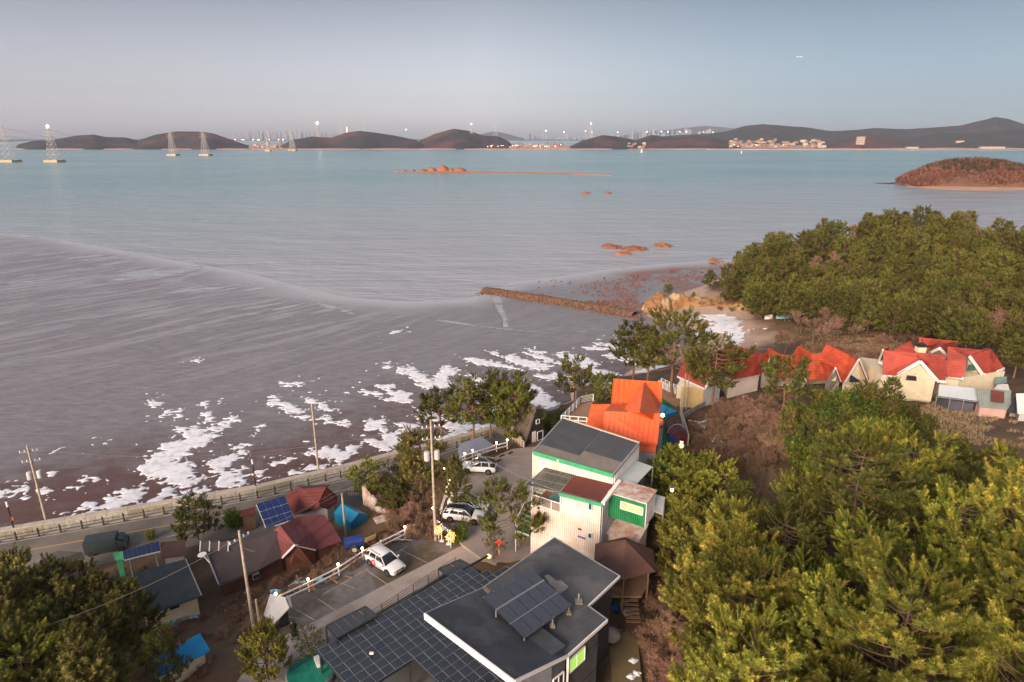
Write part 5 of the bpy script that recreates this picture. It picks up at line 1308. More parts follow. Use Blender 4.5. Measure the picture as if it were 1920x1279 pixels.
for g3 in ([(1425, 686, 13.8), (1435.6, 668.5, 16.2), (1453, 693, 13.0)], [(1476, 702, 12.6), (1490, 679.5, 15.4), (1503, 711, 12.2)], [(1544, 708, 12.4), (1557.5, 686, 15.0), (1567, 711, 12.2)], [(1575, 713, 12.3), (1601, 669.5, 17.0), (1618, 711, 12.4)]):
 L, T, Rr = [U(*p) for p in g3]
 # a gable brought forward: its own little roof, wall, window and white boards
 fw = Vector((.25, -.9, 0)); bk = Vector((-.8, 2.6, 0))
 for P1, P2 in ((L, T), (T, Rr)):
  mb = MB(op); mb.slab([P1 + fw, P2 + fw, P2 + bk, P1 + bk], .14); mb.build('roof', M_TILEO, ph)
  mb = MB(op); mb.bar(P1 + fw * 1.1, P2 + fw * 1.1, .14, .30, (0, -1, 0)); mb.build('bargeboard', M_WHITE, ph)
 lo = min(L.z, Rr.z) - 2.6
 W = [L + fw * .8, T + fw * .8 - Vector((0, 0, .2)), Rr + fw * .8, Vector((Rr.x + fw.x, Rr.y + fw.y * .8, lo)), Vector((L.x + fw.x, L.y + fw.y * .8, lo))]
 mb = MB(op); mb.slab(W, .25, (0, 1, 0)); mb.build('gable_wall', M_CONC if g3[1][0] < 1600 else M_CREAM, ph)
 c_ = (L + T + Rr) / 3 + fw * .92; mb = MB(op); s = (T.z - min(L.z, Rr.z)) * .22
 mb.prism([(c_.x - s * .9, c_.y - .12), (c_.x + s * .5, c_.y - .12), (c_.x + s * .5, c_.y), (c_.x - s * .9, c_.y)], c_.z - s * 1.2, c_.z + s); mb.build('gable_window', M_GLASS if g3[1][0] != 1557.5 else M_GLASSW, ph)
for px, py, z in ((1593, 699, 13.8), (1613, 700, 13.6), (1346, 722, 11.5)):
 mb = MB(op); mb.ball(U(px, py, z) - Vector((0, .6, 0)), .2); mb.build('wall_lamp', M_LAMP, ph)
mb = MB(op); a, b = U(1440, 722, 10), U(1618, 722, 10); mb.prism([(a.x + 1, a.y + 1.5), (b.x - .5, b.y + 1.2), (b.x + 1, b.y + 6), (a.x + 3, a.y + 6)], 8.6, 12.6); mb.build('wall', M_CREAM, ph)
# porch frame at the right end, and the round dark tent, orange inner light put into its wall colour
c = U(1618, 722, 10.2)
t = empty('garden_porch', c, 'small dark framed porch with pale roof at the end of the red gabled row', 'porch'); mb = MB()
for dx in (-1.1, 1.1):
 for dy in (-.6, .6): mb.bar((dx, dy, 0), (dx, dy, 1.9), .1)
mb.build('frame', M_WOOD, t); mb = MB(); mb.box((0, 0, 2.0), (2.6, 1.6, .1)); mb.build('roof', M_SLATE, t)
c = U(1641, 729, 10.3)
t = empty('round_tent', c, 'dark blue peaked round tent with warm light coloured into its orange side', 'tent')
mb = MB(); mb.lathe((0, 0, 0), [(2.0, 0), (2.0, 2.4), (2.1, 2.45)], 16); mb.build('wall', mat('tent_wall', (.30, .12, .02), .8, (.2, .07, .015), .6), t)
mb = MB(); mb.lathe((0, 0, 2.45), [(2.25, 0), (1.1, .75), (.9, .8), (.95, .95), (.05, 1.45)], 16); mb.build('roof', mat('tent_navy', (.03, .05, .09), .6, None, 1), t)
# big red-roofed guest house on the right
bg = empty('red_roofed_guest_house', (66, 92, 11), 'large cream guest house with crossing bright red tiled roofs and chimney', 'house'); og = Matrix.Translation(-bg.location)
E1, E2 = U(1655, 702, 15.0), U(1773, 713, 15.0)
pslab('roof', [(1655, 702, 15.0), (1678.5, 704, 15.0), (1722, 672, 17.9), (1656.5, 656, 18.4)], M_TILE, bg, og)
pslab('roof', [(1678.5, 704, 15.0), (1724.5, 677, 17.7), (1719, 661, 18.3), (1690, 661, 17.6)], M_TILE, bg, og)
pslab('roof', [(1724.5, 677, 17.7), (1757, 712.5, 15.0), (1750, 690, 16.6), (1719, 661, 18.3)], M_TILE, bg, og)
pslab('roof', [(1656.5, 656, 18.35), (1773, 665, 18.35), (1773, 713, 14.95), (1757, 712.5, 14.95), (1724, 672, 17.75)], M_TILE, bg, og)
pslab('roof', [(1676, 656, 18.2), (1706.6, 638.5, 19.0), (1718, 662, 18.2)], M_TILE, bg, og)
pslab('roof', [(1706.6, 638.5, 19.0), (1720, 655, 18.0), (1718, 662, 18.2)], M_TILE, bg, og)
barge([(1678.5, 703, 15.0), (1724.5, 676.5, 17.7), (1756, 712, 15.0)], M_WHITE, bg, og, .2, .42)
barge([(1655, 703, 14.85), (1678.5, 705, 14.85)], M_WHITE, bg, og, .2, .3); barge([(1756, 713.5, 14.85), (1773, 714.5, 14.85)], M_WHITE, bg, og, .2, .3)
mb = MB(og); mb.bar(U(1647, 678, 15.6), U(1656, 657, 18.2), .2, .42); mb.bar(U(1647, 678, 15.6), U(1655, 682, 15.6), .2, .42); mb.build('bargeboard', M_WHITE, bg)
pslab('roof', [(1648, 677, 15.7), (1656.5, 656.5, 18.35), (1668, 650, 18.2), (1660, 668, 15.7)], M_TILE, bg, og)
a, b = U(1657, 703, 15.0), U(1771, 714, 15.0); a.y += .45; b.y += .45
apx = U(1724.5, 677, 17.7)
mb = MB(og); mb.slab([Vector((a.x, a.y, 11.6)), Vector((b.x - 1.0, b.y, 11.6)), Vector((b.x - 1.0, b.y, 14.9)), Vector((apx.x, apx.y + .5, 17.4)), Vector((U(1678, 703, 15).x, a.y, 14.9)), Vector((a.x, a.y, 14.9))], 1.2, (0, 1, 0)); mb.build('wall', M_CREAM, bg)
mb = MB(og); mb.prism([(a.x, a.y + .8), (b.x - .6, b.y + .8), (b.x + .5, b.y + 7), (a.x + 1, a.y + 8)], 10.0, 14.8); mb.build('core', M_CREAM, bg)
mb = MB(og)
for px in (1674, 1757): p = U(px, 708, 14.5); mb.tube([(p.x, p.y + .2, 14.6), (p.x, p.y + .2, 11.3)], .07, 6)
mb.build('downpipe', M_MAROON, bg)
def wl(px, py, w, h, m=M_GLASS, fr=M_MAROON, parent=bg, om=og, yo=-.1, base=None):
 c = VP(px, py, (a.x, a.y), (b - a).to_2d()) + Vector((0, yo, 0)); d = (b - a).normalized()
 mb = MB(om); mb.bar(c - d * w / 2, c + d * w / 2, .08, h); f = mb.build('window', fr, parent)
 mb = MB(om); mb.bar(c - d * (w / 2 - .1) - Vector((0, .05, 0)), c + d * (w / 2 - .1) - Vector((0, .05, 0)), .04, h - .2); mb.build('pane', m, f)
wl(1721, 692, .75, 1.7); wl(1708.5, 708.5, 1.35, .75)
# lattice awning below the front wall
mb = MB(og); mb.slab([U(1672, 728, 12.0), U(1755, 739, 12.0), U(1754, 744, 11.5), U(1672, 733, 11.5)], .06); mb.build('awning', mat('green_awning', (.22, .27, .14), .7, (.16, .2, .1), 3), bg)
mb = MB(og)
for px in (1664, 1708, 1745, 1757): p = U(px, 742, 11); mb.bar((p.x, p.y, 9.8), (p.x, p.y, 12), .25)
mb.build('pier', M_CREAM, bg)
# chimney
p = U(1724.5, 661.5, 18.1)
mb = MB(og); mb.box((p.x, p.y, 18.5), (1.15, .9, 1.3)); mb.build('chimney', M_CREAM, bg)
mb = MB(og); mb.box((p.x, p.y, 19.2), (1.35, 1.1, .22)); mb.box((p.x, p.y, 19.4), (.9, .7, .25)); mb.tube([(p.x, p.y, 19.5), (p.x, p.y, 20.2)], .06, 6); mb.build('chimney_cap', M_DARK, bg)
# upper back block with dormer
pslab('roof', [(1722, 651, 17.2), (1794, 653, 17.2), (1795.5, 640, 18.8), (1723.5, 632.5, 18.8)], M_TILE, bg, og)
pslab('roof', [(1742, 661, 17.0), (1761, 652.5, 18.4), (1763, 638.5, 19.0), (1750, 648, 17.8)], M_TILE, bg, og)
pslab('roof', [(1761, 652.5, 18.4), (1775, 666, 17.0), (1780, 655, 17.4), (1763, 638.5, 19.0)], M_TILE, bg, og)
barge([(1742, 661.5, 16.9), (1761, 652.5, 18.4), (1774, 666, 16.9)], M_WHITE, bg, og, .2, .4)
gwall('gable_wall', [(1745, 662, 16.7), (1761, 654, 18.1), (1772, 666, 16.7)], M_CREAM, bg, og)
# right block
pslab('roof', [(1773, 704, 15.2), (1807, 708, 15.2), (1812, 668.5, 17.8), (1777, 650, 18.6)], M_TILE, bg, og)
pslab('roof', [(1777, 650, 18.6), (1812, 668.5, 17.7), (1846, 656.5, 17.8), (1795, 653, 18.0)], M_TILE, bg, og)
pslab('roof', [(1816.4, 667, 17.6), (1841, 700, 14.8), (1869, 694, 14.8), (1882, 688.5, 14.8), (1858.6, 654.5, 17.8)], M_TILE, bg, og)
pslab('roof', [(1808, 671, 17.0), (1816.4, 667, 17.6), (1858.6, 654.5, 17.8), (1850, 652, 17.0)], M_TILE, bg, og)
barge([(1808.5, 670.5, 16.6), (1816.4, 667.3, 17.6), (1841, 701, 14.7)], M_WHITE, bg, og, .2, .42); barge([(1841, 701, 14.6), (1847, 701, 14.6)], M_WHITE, bg, og); barge([(1869, 695.5, 14.7), (1882, 690, 14.7)], M_WHITE, bg, og)
barge([(1776, 704, 15.1), (1806, 708.5, 15.1)], M_WHITE, bg, og)
gwall('gable_wall', [(1811, 674, 16.3), (1817, 670, 17.1), (1839, 701, 14.5), (1836, 728, 11.8), (1812, 724, 11.8)], M_CREAM, bg, og)
A1, B1 = U(1776, 708, 14.9), U(1806, 711, 14.9)
mb = MB(og); mb.prism([(A1.x, A1.y + 1.2), (B1.x + .3, B1.y + 1.2), (B1.x + 9, B1.y + 4), (B1.x + 8, B1.y + 9), (A1.x + 1, A1.y + 8)], 10.2, 14.6); mb.build('wall', M_CREAM, bg)
for px, py, w, h in ((1817, 687, 1.1, .9),):
 c = U(px, py, 15.6); mb = MB(og); mb.box((c.x, c.y - .6, c.z), (w, .1, h)); mb.build('window', mat('teal_shutter', (.05, .12, .09), .6, None, 1), bg)
for px, w in ((1802, 1.9), (1816, .5)):
 c = U(px, 716, 13); mb = MB(og); mb.box((c.x, c.y + .9, 12.9), (w, .12, 2.0)); mb.build('doorway', M_BROWNR, bg)
# outbuildings in front of it
def shed(name, label, cat, roof, zr, wallpts, z0, mr, mw, th=.1, wall_drop=.15):
 q = [U(*p) for p in roof]; c = sum(q, Vector()) / len(q); t = empty(name, (c.x, c.y, z0), label, cat); om = Matrix.Translation(-t.location)
 mb = MB(om); mb.slab(q, th); r = mb.build('roof', mr, t)
 if wallpts is not None:
  W = ccw(inset(ccw(q), wallpts)); mb = MB(om); mb.prism([(p[0], p[1]) for p in W], z0 - .4, min(p.z for p in q) - wall_drop); mb.build('wall', mw, t)
 return t, om, q
t, om, q = shed('open_shelter', 'open shelter with a plain pale blue-white roof in front of the cream guest house', 'shelter', [(1759, 741, 13.4), (1836, 751, 13.4), (1828, 728, 14.4), (1761, 721, 14.4)], 13, None, 10.5, mat('pale_sheet', (.52, .57, .60), .5, (.46, .51, .54), .6), None)
for s in (0, .33, .66, 1): p = q[0].lerp(q[1], s); mb = MB(om); mb.bar((p.x, p.y + .15, 10.2), (p.x, p.y + .15, 13.3), .1); mb.build('post', M_STEEL, t)
mb = MB(om); mb.bar(q[0] - Vector((0, 0, .25)), q[1] - Vector((0, 0, .25)), .08, .1); mb.build('beam', M_STEEL, t)
p0, p1 = q[0].lerp(q[1], .35), q[1]; mb = MB(om); mb.prism([(p0.x, p0.y + .5), (p1.x - .2, p1.y + .5), (p1.x, p1.y + 3), (p0.x, p0.y + 3)], 10.2, 12.7); mb.build('store', mat('dark_blue_grey', (.10, .10, .13), .8, (.08, .08, .1), 1), t)
t, om, q = shed('metal_roofed_shed', 'grey-green metal roofed shed with a maroon patch and pink wall', 'shed', [(1836, 762, 13.0), (1889, 767, 13.0), (1896, 756, 13.8), (1896, 732, 15.0), (1832, 728, 15.0)], 13, .25, 10.6, mat('grey_green_roof', (.24, .28, .26), .5, (.19, .23, .21), .8), mat('pink_render', (.60, .38, .34), .85, (.52, .33, .29), 1))
mb = MB(om); mb.slab([x + Vector((0, 0, .07)) for x in (U(1858, 753, 13.95), U(1882, 756, 13.9), U(1883, 734.5, 14.8), U(1858, 732, 14.9))], .05); mb.build('roof_patch', M_MAROON, t)
mb = MB(om)
for k in range(18):
 s = k / 17; mb.bar(U(1836 + 54 * s, 760 + 5 * s, 13.15), U(1832 + 64 * s, 728 + 4 * s, 15.03), .06, .05)
mb.build('rib', bpy.data.materials['grey_green_roof'], t)
shed('white_tarped_store', 'dirty white tarped store at the right edge below the red roofs', 'store', [(1908, 775, 12.8), (1990, 780, 12.8), (1990, 735, 14.2), (1905, 738, 14.2)], 12, .3, 10.6, M_WHITE, M_GREYW)
shed('lean_to', 'dark grey lean-to roof between the pink-walled shed and white store', 'lean-to', [(1888, 773, 12.0), (1916, 775, 12.0), (1908, 745, 13.2), (1897, 744, 13.2)], 12, .3, 10.6, M_SLATE, M_CONC)
shed('teal_roofed_hut', 'small hut with a faded teal roof behind the sheds', 'hut', [(1865, 721, 13.2), (1888, 717, 13.2), (1888, 706, 14.0), (1866, 707, 14.0)], 12, .3, 10.8, mat('faded_teal', (.16, .24, .24), .7, (.12, .19, .19), 1), M_CONC)
shed('stone_hut', 'low pale stone hut with a string of lights beside the teal roof', 'hut', [(1864, 729, 12.6), (1893, 731, 12.6), (1890, 720, 13.2), (1870, 721, 13.2)], 12, .3, 10.8, M_GREYW, M_CONC)
t = empty('retaining_steps', U(1885, 790, 11), 'grey timber steps below the pink-walled shed', 'steps')
for k in range(6): mb = MB(); mb.box((4.0, -.5 - k * .35, .4 - k * .22), (5.5, .33, .2), rz=-.1); mb.build('step', M_CONC, t)
# A-frame cabin by the car park
af = empty('a_frame_cabin', (2.2, 80.5, 7.3), 'black A-frame cabin with a steep brown ribbed roof beside the car park', 'cabin'); oa = Matrix.Translation(-af.location)
FL, FR, FA = U(984, 838, 7.6), U(1026, 822, 7.6), U(1004, 768, 13.2)
FA = Vector(((FL.x + FR.x) / 2 + .1, (FL.y + FR.y) / 2, 13.0))
bd = Vector((-(FR - FL).y, (FR - FL).x, 0)).normalized() * 6.2
if bd.y < 0: bd = -bd
FB = FA + bd; BL, BR = FL + bd, FR + bd
for P1, P2, P3, P4 in ((FL, FA, FB, BL), (FR, FA, FB, BR)):
 mb = MB(oa); mb.slab([P1, P2, P3, P4], .12, (0, 0, -1)); r = mb.build('roof', mat('brown_ribbed', (.13, .10, .075), .8, (.10, .08, .06), 1) if 'brown_ribbed' not in bpy.data.materials else bpy.data.materials['brown_ribbed'], af)
 for k in range(12):
  s = (k + .5) / 12; mb = MB(oa); mb.bar(P1.lerp(P4, s) + Vector((0, 0, .05)), P2.lerp(P3, s) + Vector((0, 0, .05)), .1, .07); mb.build('rib', bpy.data.materials['brown_ribbed'], r)
mb = MB(oa); n_ = -bd.normalized() * .05; mb.slab([FL + n_ + Vector((0, 0, -1)), FR + n_ + Vector((0, 0, -1)), FR + n_, FA + n_, FL + n_], .15, tuple(bd.normalized())); mb.build('front_wall', M_BLACKW, af)
def afp(s, z): p = FL.lerp(FR, s) + n_ * 2; return Vector((p.x, p.y, z))
mb = MB(oa); mb.bar(afp(.30, 8.5), afp(.46, 8.5), .06, 1.95); mb.build('door', M_WHITE, af)
for s0, s1, z0, z1 in ((.52, .76, 7.9, 9.2), (.46, .60, 10.5, 11.1)):
 p0, p1 = afp(s0, 0) - af.location, afp(s1, 0) - af.location
 f = window(af, Vector((p0.x, p0.y, 0)), Vector((p1.x, p1.y, 0)), z0 - 7.3, z1 - 7.3, M_GLASS, M_WHITE, 1, n_.to_2d().normalized())
t = empty('wooden_stair', U(970, 835, 6.8), 'white railed wooden steps down beside the black A-frame cabin', 'steps')
a, b = U(952, 818, 7.4) - t.location, U(982, 842, 8.0) - t.location
mb = MB(); rails(mb, [a, b], 1.1, 3, .05, step=.9, pr=.06); rails(mb, [a + Vector((-.3, 1.1, 0)), b + Vector((-.3, 1.1, 0))], 1.1, 3, .05, step=.9, pr=.06); mb.build('railing', M_CREAM, t)
for k in range(8): mb = MB(); mb.box(a.lerp(b, k / 7) + Vector((-.15, .55, 0)), (.5, 1.1, .1), rz=.5); mb.build('tread', M_WOOD, t)
mb = MB(); mb.box((-.4, 1.0, 2.3), (.9, .5, .55)); mb.build('letter_box', M_VERG, t)
# pale low roof by the road, behind the fence
t, om, q = shed('low_pale_roof', 'low building with a smooth pale blue-grey roof below the car park fence', 'building', [(858, 858, 4.9), (878, 868, 4.9), (905, 860, 4.9), (938, 843, 4.9), (902, 818, 5.3), (860, 834, 5.1)], 4.6, .35, 4.0, mat('pale_blue_roof', (.25, .28, .36), .5, (.21, .24, .32), .6), M_CONC)
# houses below the lot
z0 = 3.7
lh = empty('long_brick_house', (-26, 56, z0), 'low brick house with a long grey-brown roof and maroon cross gable', 'house'); ol = Matrix.Translation(-lh.location)
def ps(name, pts, m, parent, om, th=.14): mb = MB(om); mb.slab([U(*p) for p in pts], th); return mb.build(name, m, parent)
ps('roof', [(410.7, 1095.3, 6.2), (484.5, 1068, 6.2), (529, 1044.7, 6.3), (527, 994, 8.2), (388, 1041, 8.2)], M_DBROWN, lh, ol)
ps('roof', [(388, 1041, 8.2), (527, 994, 8.2), (512, 985, 7.4), (384, 1032, 7.2)], M_DBROWN, lh, ol)
ps('roof', [(529, 1044.7, 6.3), (553, 1020.4, 8.6), (524.7, 985.6, 8.8), (505, 1000, 7.6)], M_MARS, lh, ol)
ps('roof', [(553, 1020.4, 8.6), (597.5, 1029, 6.6), (583, 998, 7.4), (524.7, 985.6, 8.8)], M_MARS, lh, ol)
ps('roof', [(597.5, 1029, 6.55), (641, 1015, 6.3), (626, 990, 6.9), (583, 998, 7.35)], M_MARS, lh, ol)
ps('roof', [(524.7, 985.6, 8.75), (583, 998, 7.35), (626, 990, 6.9), (608, 965, 7.6), (560, 968, 8.3)], M_MARS, lh, ol)
for nm, a, b, m in (('gutter', (410, 1096.5, 6.1), (484.5, 1069, 6.1), M_STEEL), ('verge', (388, 1041, 8.25), (410, 1096, 6.2), M_STEEL), ('bargeboard', (529, 1046, 6.2), (553, 1021.5, 8.5), M_WHITE), ('bargeboard', (553, 1021.5, 8.5), (592, 1031, 6.6), M_WHITE)):
 mb = MB(ol); mb.bar(U(*a), U(*b), .1, .2); mb.build(nm, m, lh)
P_ = [U(411, 1093, 6.2), U(529, 1044, 6.2), U(553, 1030, 6.2), U(595, 1029, 6.4), U(639, 1013, 6.3), U(608, 968, 7.2), U(540, 975, 7.2), U(392, 1036, 7.4)]
P2_ = inset(ccw(P_), .35); mb = MB(ol); mb.prism([(p.x, p.y) for p in P2_], 3.2, 6.15); mb.build('wall', M_BRICK, lh)
fL, fA, fR = U(529, 1045, 6.2), U(553, 1021, 8.5), U(592, 1031, 6.5)
mb = MB(ol); mb.slab([fL + Vector((.2, .25, -2.6)), fR + Vector((-.2, .25, -2.6)), fR + Vector((-.2, .25, 0)), fA + Vector((0, .25, -.1)), fL + Vector((.2, .25, 0))], .4, (0, 1, 0)); mb.build('gable_wall', M_BRICK, lh)
for (x0, y0), (x1, y1), zc, h in (((544, 1052), (563, 1045), 5.1, 1.0), ((474, 1083), (486, 1078), 5.2, .6)):
 a, b = U(x0, y0, zc), U(x1, y1, zc); mb = MB(ol); mb.bar(a, b, .12, h); f = mb.build('window', M_WHITE, lh)
 d = b - a
 for s0, s1 in ((.05, .48), (.52, .95)): mb = MB(ol); o_ = Vector((.03, -.05, 0)); mb.bar(a + d * s0 + o_, a + d * s1 + o_, .1, h - .15); mb.build('pane', M_GLASS, f)
mb = MB(ol); mb.lathe(tuple(U(379, 1040, 8.6)), [(.05, -.1), (.42, .0), (.40, .05)], 16); q = U(379, 1040, 8.5); mb.bar(q, q + Vector((.9, -.5, -.6)), .07); mb.build('satellite_dish', M_WHITE, lh)
t = empty('roof_solar_heater', U(395, 1030, 8.0), 'dark roof heater panels with white strips on the far edge of the brick house roof', 'solar heater')
for k in range(3): mb = MB(); mb.box((-.6 + k * .95, .1, .25), (.75, 1.3, .06), rx=.25, rz=.35); mb.build('panel', M_DBROWN, t)
for k in range(4): mb = MB(); mb.box((-1.07 + k * .95, .1, .3), (.09, 1.35, .07), rx=.25, rz=.35); mb.build('strip', M_WHITE, t)
rh = empty('red_hipped_house', (-23.5, 69, 3.6), 'small white walled house with a dark red hipped roof beside the blue tent', 'house'); orr = Matrix.Translation(-rh.location)
ps('roof', [(537, 937, 6.1), (551, 965, 6.0), (584, 956, 6.0), (596, 944, 6.9), (612, 912.7, 8.2), (568, 917, 8.2)], M_TILED, rh, orr)
ps('roof', [(612, 912.7, 8.2), (596, 944, 6.9), (615, 953, 6.0), (632, 940, 6.0), (633, 930, 6.2)], M_TILED, rh, orr)
ps('roof', [(584, 957, 6.0), (599.6, 948.5, 6.9), (596, 936, 7.2), (582, 942, 6.6)], M_TILED, rh, orr); ps('roof', [(599.6, 948.5, 6.9), (615, 953.5, 6.0), (614, 944, 6.4), (596, 936, 7.2)], M_TILED, rh, orr)
ps('roof', [(537, 937, 6.1), (568, 917, 8.2), (560, 912, 7.2), (540, 925, 6.2)], M_TILED, rh, orr); ps('roof', [(568, 917, 8.2), (612, 912.7, 8.2), (618, 908, 7.2), (560, 911, 7.2)], M_TILED, rh, orr)
P_ = [U(552, 962, 6.0), U(584, 955, 6.0), U(615, 951, 6.0), U(631, 938, 6.0), U(622, 920, 6.0), U(550, 925, 6.0)]
mb = MB(orr); mb.prism([(p.x, p.y) for p in inset(ccw(P_), .3)], 3.0, 6.05); mb.build('wall', M_GREYW, rh)
a = U(600, 957, 5.2); mb = MB(orr); mb.box((a.x, a.y + .25, 5.0), (1.2, .1, 1.6), rz=.15); mb.build('door', M_CONC, rh)
t = empty('blue_tent', U(657, 990, 3.6), 'bright blue tarpaulin tent with a pitched roof', 'tent'); om = Matrix.Translation(-t.location)
q = [U(626, 961, 5.3), U(657.7, 981, 5.3), U(689, 965, 5.3), U(655.5, 948, 5.3)]
r0, r1 = q[0].lerp(q[1], .5) + Vector((0, 0, .7)), q[3].lerp(q[2], .5) + Vector((0, 0, .7))
r0, r1 = q[0].lerp(q[3], .5) + Vector((0, 0, .75)), q[1].lerp(q[2], .5) + Vector((0, 0, .75))
for pts in ([q[0], q[1], r1, r0], [r0, r1, q[2], q[3]]): mb = MB(om); mb.slab(pts, .05); mb.build('roof_sheet', M_BLUE, t)
mb = MB(om); z_ = 3.3
for a, b, tt in ((q[0], q[1], None), (q[1], q[2], r1), (q[2], q[3], None), (q[3], q[0], r0)):
 pts = [Vector((a.x, a.y, z_)), Vector((b.x, b.y, z_)), b.copy()] + ([tt] if tt else []) + [a.copy()]
 mb.slab(pts, .04, (0, .7, 0))
mb.build('side_sheet', M_BLUE, t)
def solar(name, label, quad, nx, ny, m, post=True, zg=3.5):
 q = [U(*p) for p in quad]; c = sum(q, Vector()) / 4; t = empty(name, (c.x, c.y, zg), label, 'solar panels'); om = Matrix.Translation(-t.location)
 def bl(s, tt): return q[0].lerp(q[1], s).lerp(q[3].lerp(q[2], s), tt)
 for i in range(nx):
  for j in range(ny):
   mb = MB(om); g = .035 / 1; mb.slab([bl((i + g) / nx, (j + g) / ny) + Vector((0, 0, .02)), bl((i + 1 - g) / nx, (j + g) / ny) + Vector((0, 0, .02)), bl((i + 1 - g) / nx, (j + 1 - g) / ny) + Vector((0, 0, .02)), bl((i + g) / nx, (j + 1 - g) / ny) + Vector((0, 0, .02))], .03); mb.build('solar_panel', m, t)
 mb = MB(om); mb.slab([bl(0, 0), bl(1, 0), bl(1, 1), bl(0, 1)], .04); mb.M = om @ Matrix.Translation((0, 0, -.05)); mb.v = [v + Vector((0, 0, -.09)) for v in mb.v]; mb.build('frame', M_WHITE, t)
 mb = MB(om)
 for s, tt in ((.15, .2), (.85, .2), (.15, .85), (.85, .85)): p = bl(s, tt); mb.bar((p.x, p.y, zg - .3), (p.x, p.y, p.z - .05), .12)
 mb.build('post', M_STEEL, t)
 return t
solar('solar_array', 'blue twelve-panel solar array on posts beside the dark red house', [(480, 945, 8.6), (533, 929.5, 8.6), (552.5, 973, 7.0), (499, 991, 7.0)], 4, 3, M_SOLARB)
solar('solar_array', 'narrow row of blue solar panels on a green shed by the coast road', [(229, 1033, 6.6), (298, 1014, 6.6), (301, 1033, 5.9), (232, 1050, 5.9)], 8, 1, M_SOLARB)
shed('green_shed', 'small green roofed shed at the left end of the blue solar row', 'shed', [(215, 1050, 5.6), (232, 1049, 5.6), (229, 1033, 6.2), (212, 1037, 6.2)], 5, .15, 3.3, M_GREEN, M_GREEN)
shed('brown_shed', 'flat dark brown roofed shed right of the blue solar row', 'shed', [(302, 1046, 5.9), (351, 1040, 5.9), (346, 1012, 6.1), (301, 1017, 6.1)], 5, .3, 3.3, M_BROWNR, M_GREYW)
t, om, q = shed('dark_roofed_house', 'low beige house under a wide dark grey roof among the pines', 'house', [(262, 1158, 6.5), (378, 1117, 6.5), (348, 1048, 6.7), (250, 1075, 6.7)], 5, .35, 3.9, mat('dark_felt', (.06, .068, .07), .8, (.045, .052, .055), .7, bump=.4), M_CREAM)
a, b = U(318, 1139, 6.2), U(336, 1133, 6.2); mb = MB(om); mb.bar(a, b, .15, .55); mb.build('window', M_DARK, t)
mb = MB(om); mb.bar(q[1], q[2], .1, .1); mb.build('verge', M_STEEL, t)
t, om, q = shed('dark_tent_roof', 'dark grey peaked roof by the coast road behind the pines', 'building', [(55, 1066, 5.4), (160, 1048, 5.4), (154, 1035, 6.4), (106, 1033, 6.9)], 5, .3, 3.2, mat('dark_sheet', (.055, .06, .062), .7, (.045, .05, .05), .8), M_DARK)
t, om, q = shed('blue_roofed_hut', 'hut with a bright blue corrugated roof behind a crooked pine', 'hut', [(292.5, 1272, 8.6), (393, 1220, 8.6), (374, 1188, 9.4), (281, 1237, 9.4)], 5, .3, 6.0, M_BLUEB, M_CREAM)
mb = MB(om)
for k in range(30): s = k / 29; mb.bar(q[0].lerp(q[1], s) + Vector((0, 0, .02)), q[3].lerp(q[2], s) + Vector((0, 0, .02)), .07, .05)
mb.build('rib', M_BLUEB, t)
mb = MB(om); mb.slab([U(335, 1215, 9.1), U(352, 1206, 9.1), U(345, 1197, 9.3), U(330, 1206, 9.3)], .05); mb.build('roof_patch', mat('red_patch', (.35, .06, .06), .8, None, 1), t)
shed('red_roofed_kennel', 'small shed with a rusty red roof in the garden left of the blue solar array', 'shed', [(451, 969, 5.2), (480, 962, 5.2), (478, 950, 5.6), (450, 958, 5.6)], 4, .2, 3.5, M_MAROON, M_WOOD)
# hexagonal gazebo
gz = U(1166, 1062, 9.0); gz = U(1165, 1050, 11.4); gz = Vector((9.9, 48.0, 8.9))
t = empty('gazebo', gz, 'brown hipped-roof timber gazebo with steps beside the black house', 'gazebo')
rr_ = 3.0; n = 6; vs = [(0, 0, 5.5)] + [(rr_ * math.cos(2 * math.pi * k / n + .35), rr_ * math.sin(2 * math.pi * k / n + .35), 3.75) for k in range(n)]
for k in range(n):
 mb = MB(); mb.slab([vs[0], vs[1 + k], vs[1 + (k + 1) % n]], .1); mb.build('roof', M_BROWNR, t)
mb = MB()
for k in range(n): x, y, _ = vs[1 + k]; mb.bar((x * .8, y * .8, 0), (x * .8, y * .8, 3.8), .15)
mb.build('post', M_WOOD, t)
mb = MB(); mb.lathe((0, 0, 0), [(2.5, 1.2), (2.5, 1.35)], 6); mb.build('floor', M_DECK, t)
mb = MB()
for k in range(n):
 if k == 4: continue
 x, y, _ = vs[1 + k]; x2, y2, _ = vs[1 + (k + 1) % n]; mb.bar((x * .8, y * .8, 2.3), (x2 * .8, y2 * .8, 2.3), .07, .1); mb.bar((x * .8, y * .8, 1.85), (x2 * .8, y2 * .8, 1.85), .05, .5)
mb.build('balustrade', M_WOOD, t)
for k in range(6): mb = MB(); mb.box((.3, -2.5 - k * .28, 1.2 - k * .19), (1.2, .28, .06), rz=0); mb.build('step', M_WOOD, t)
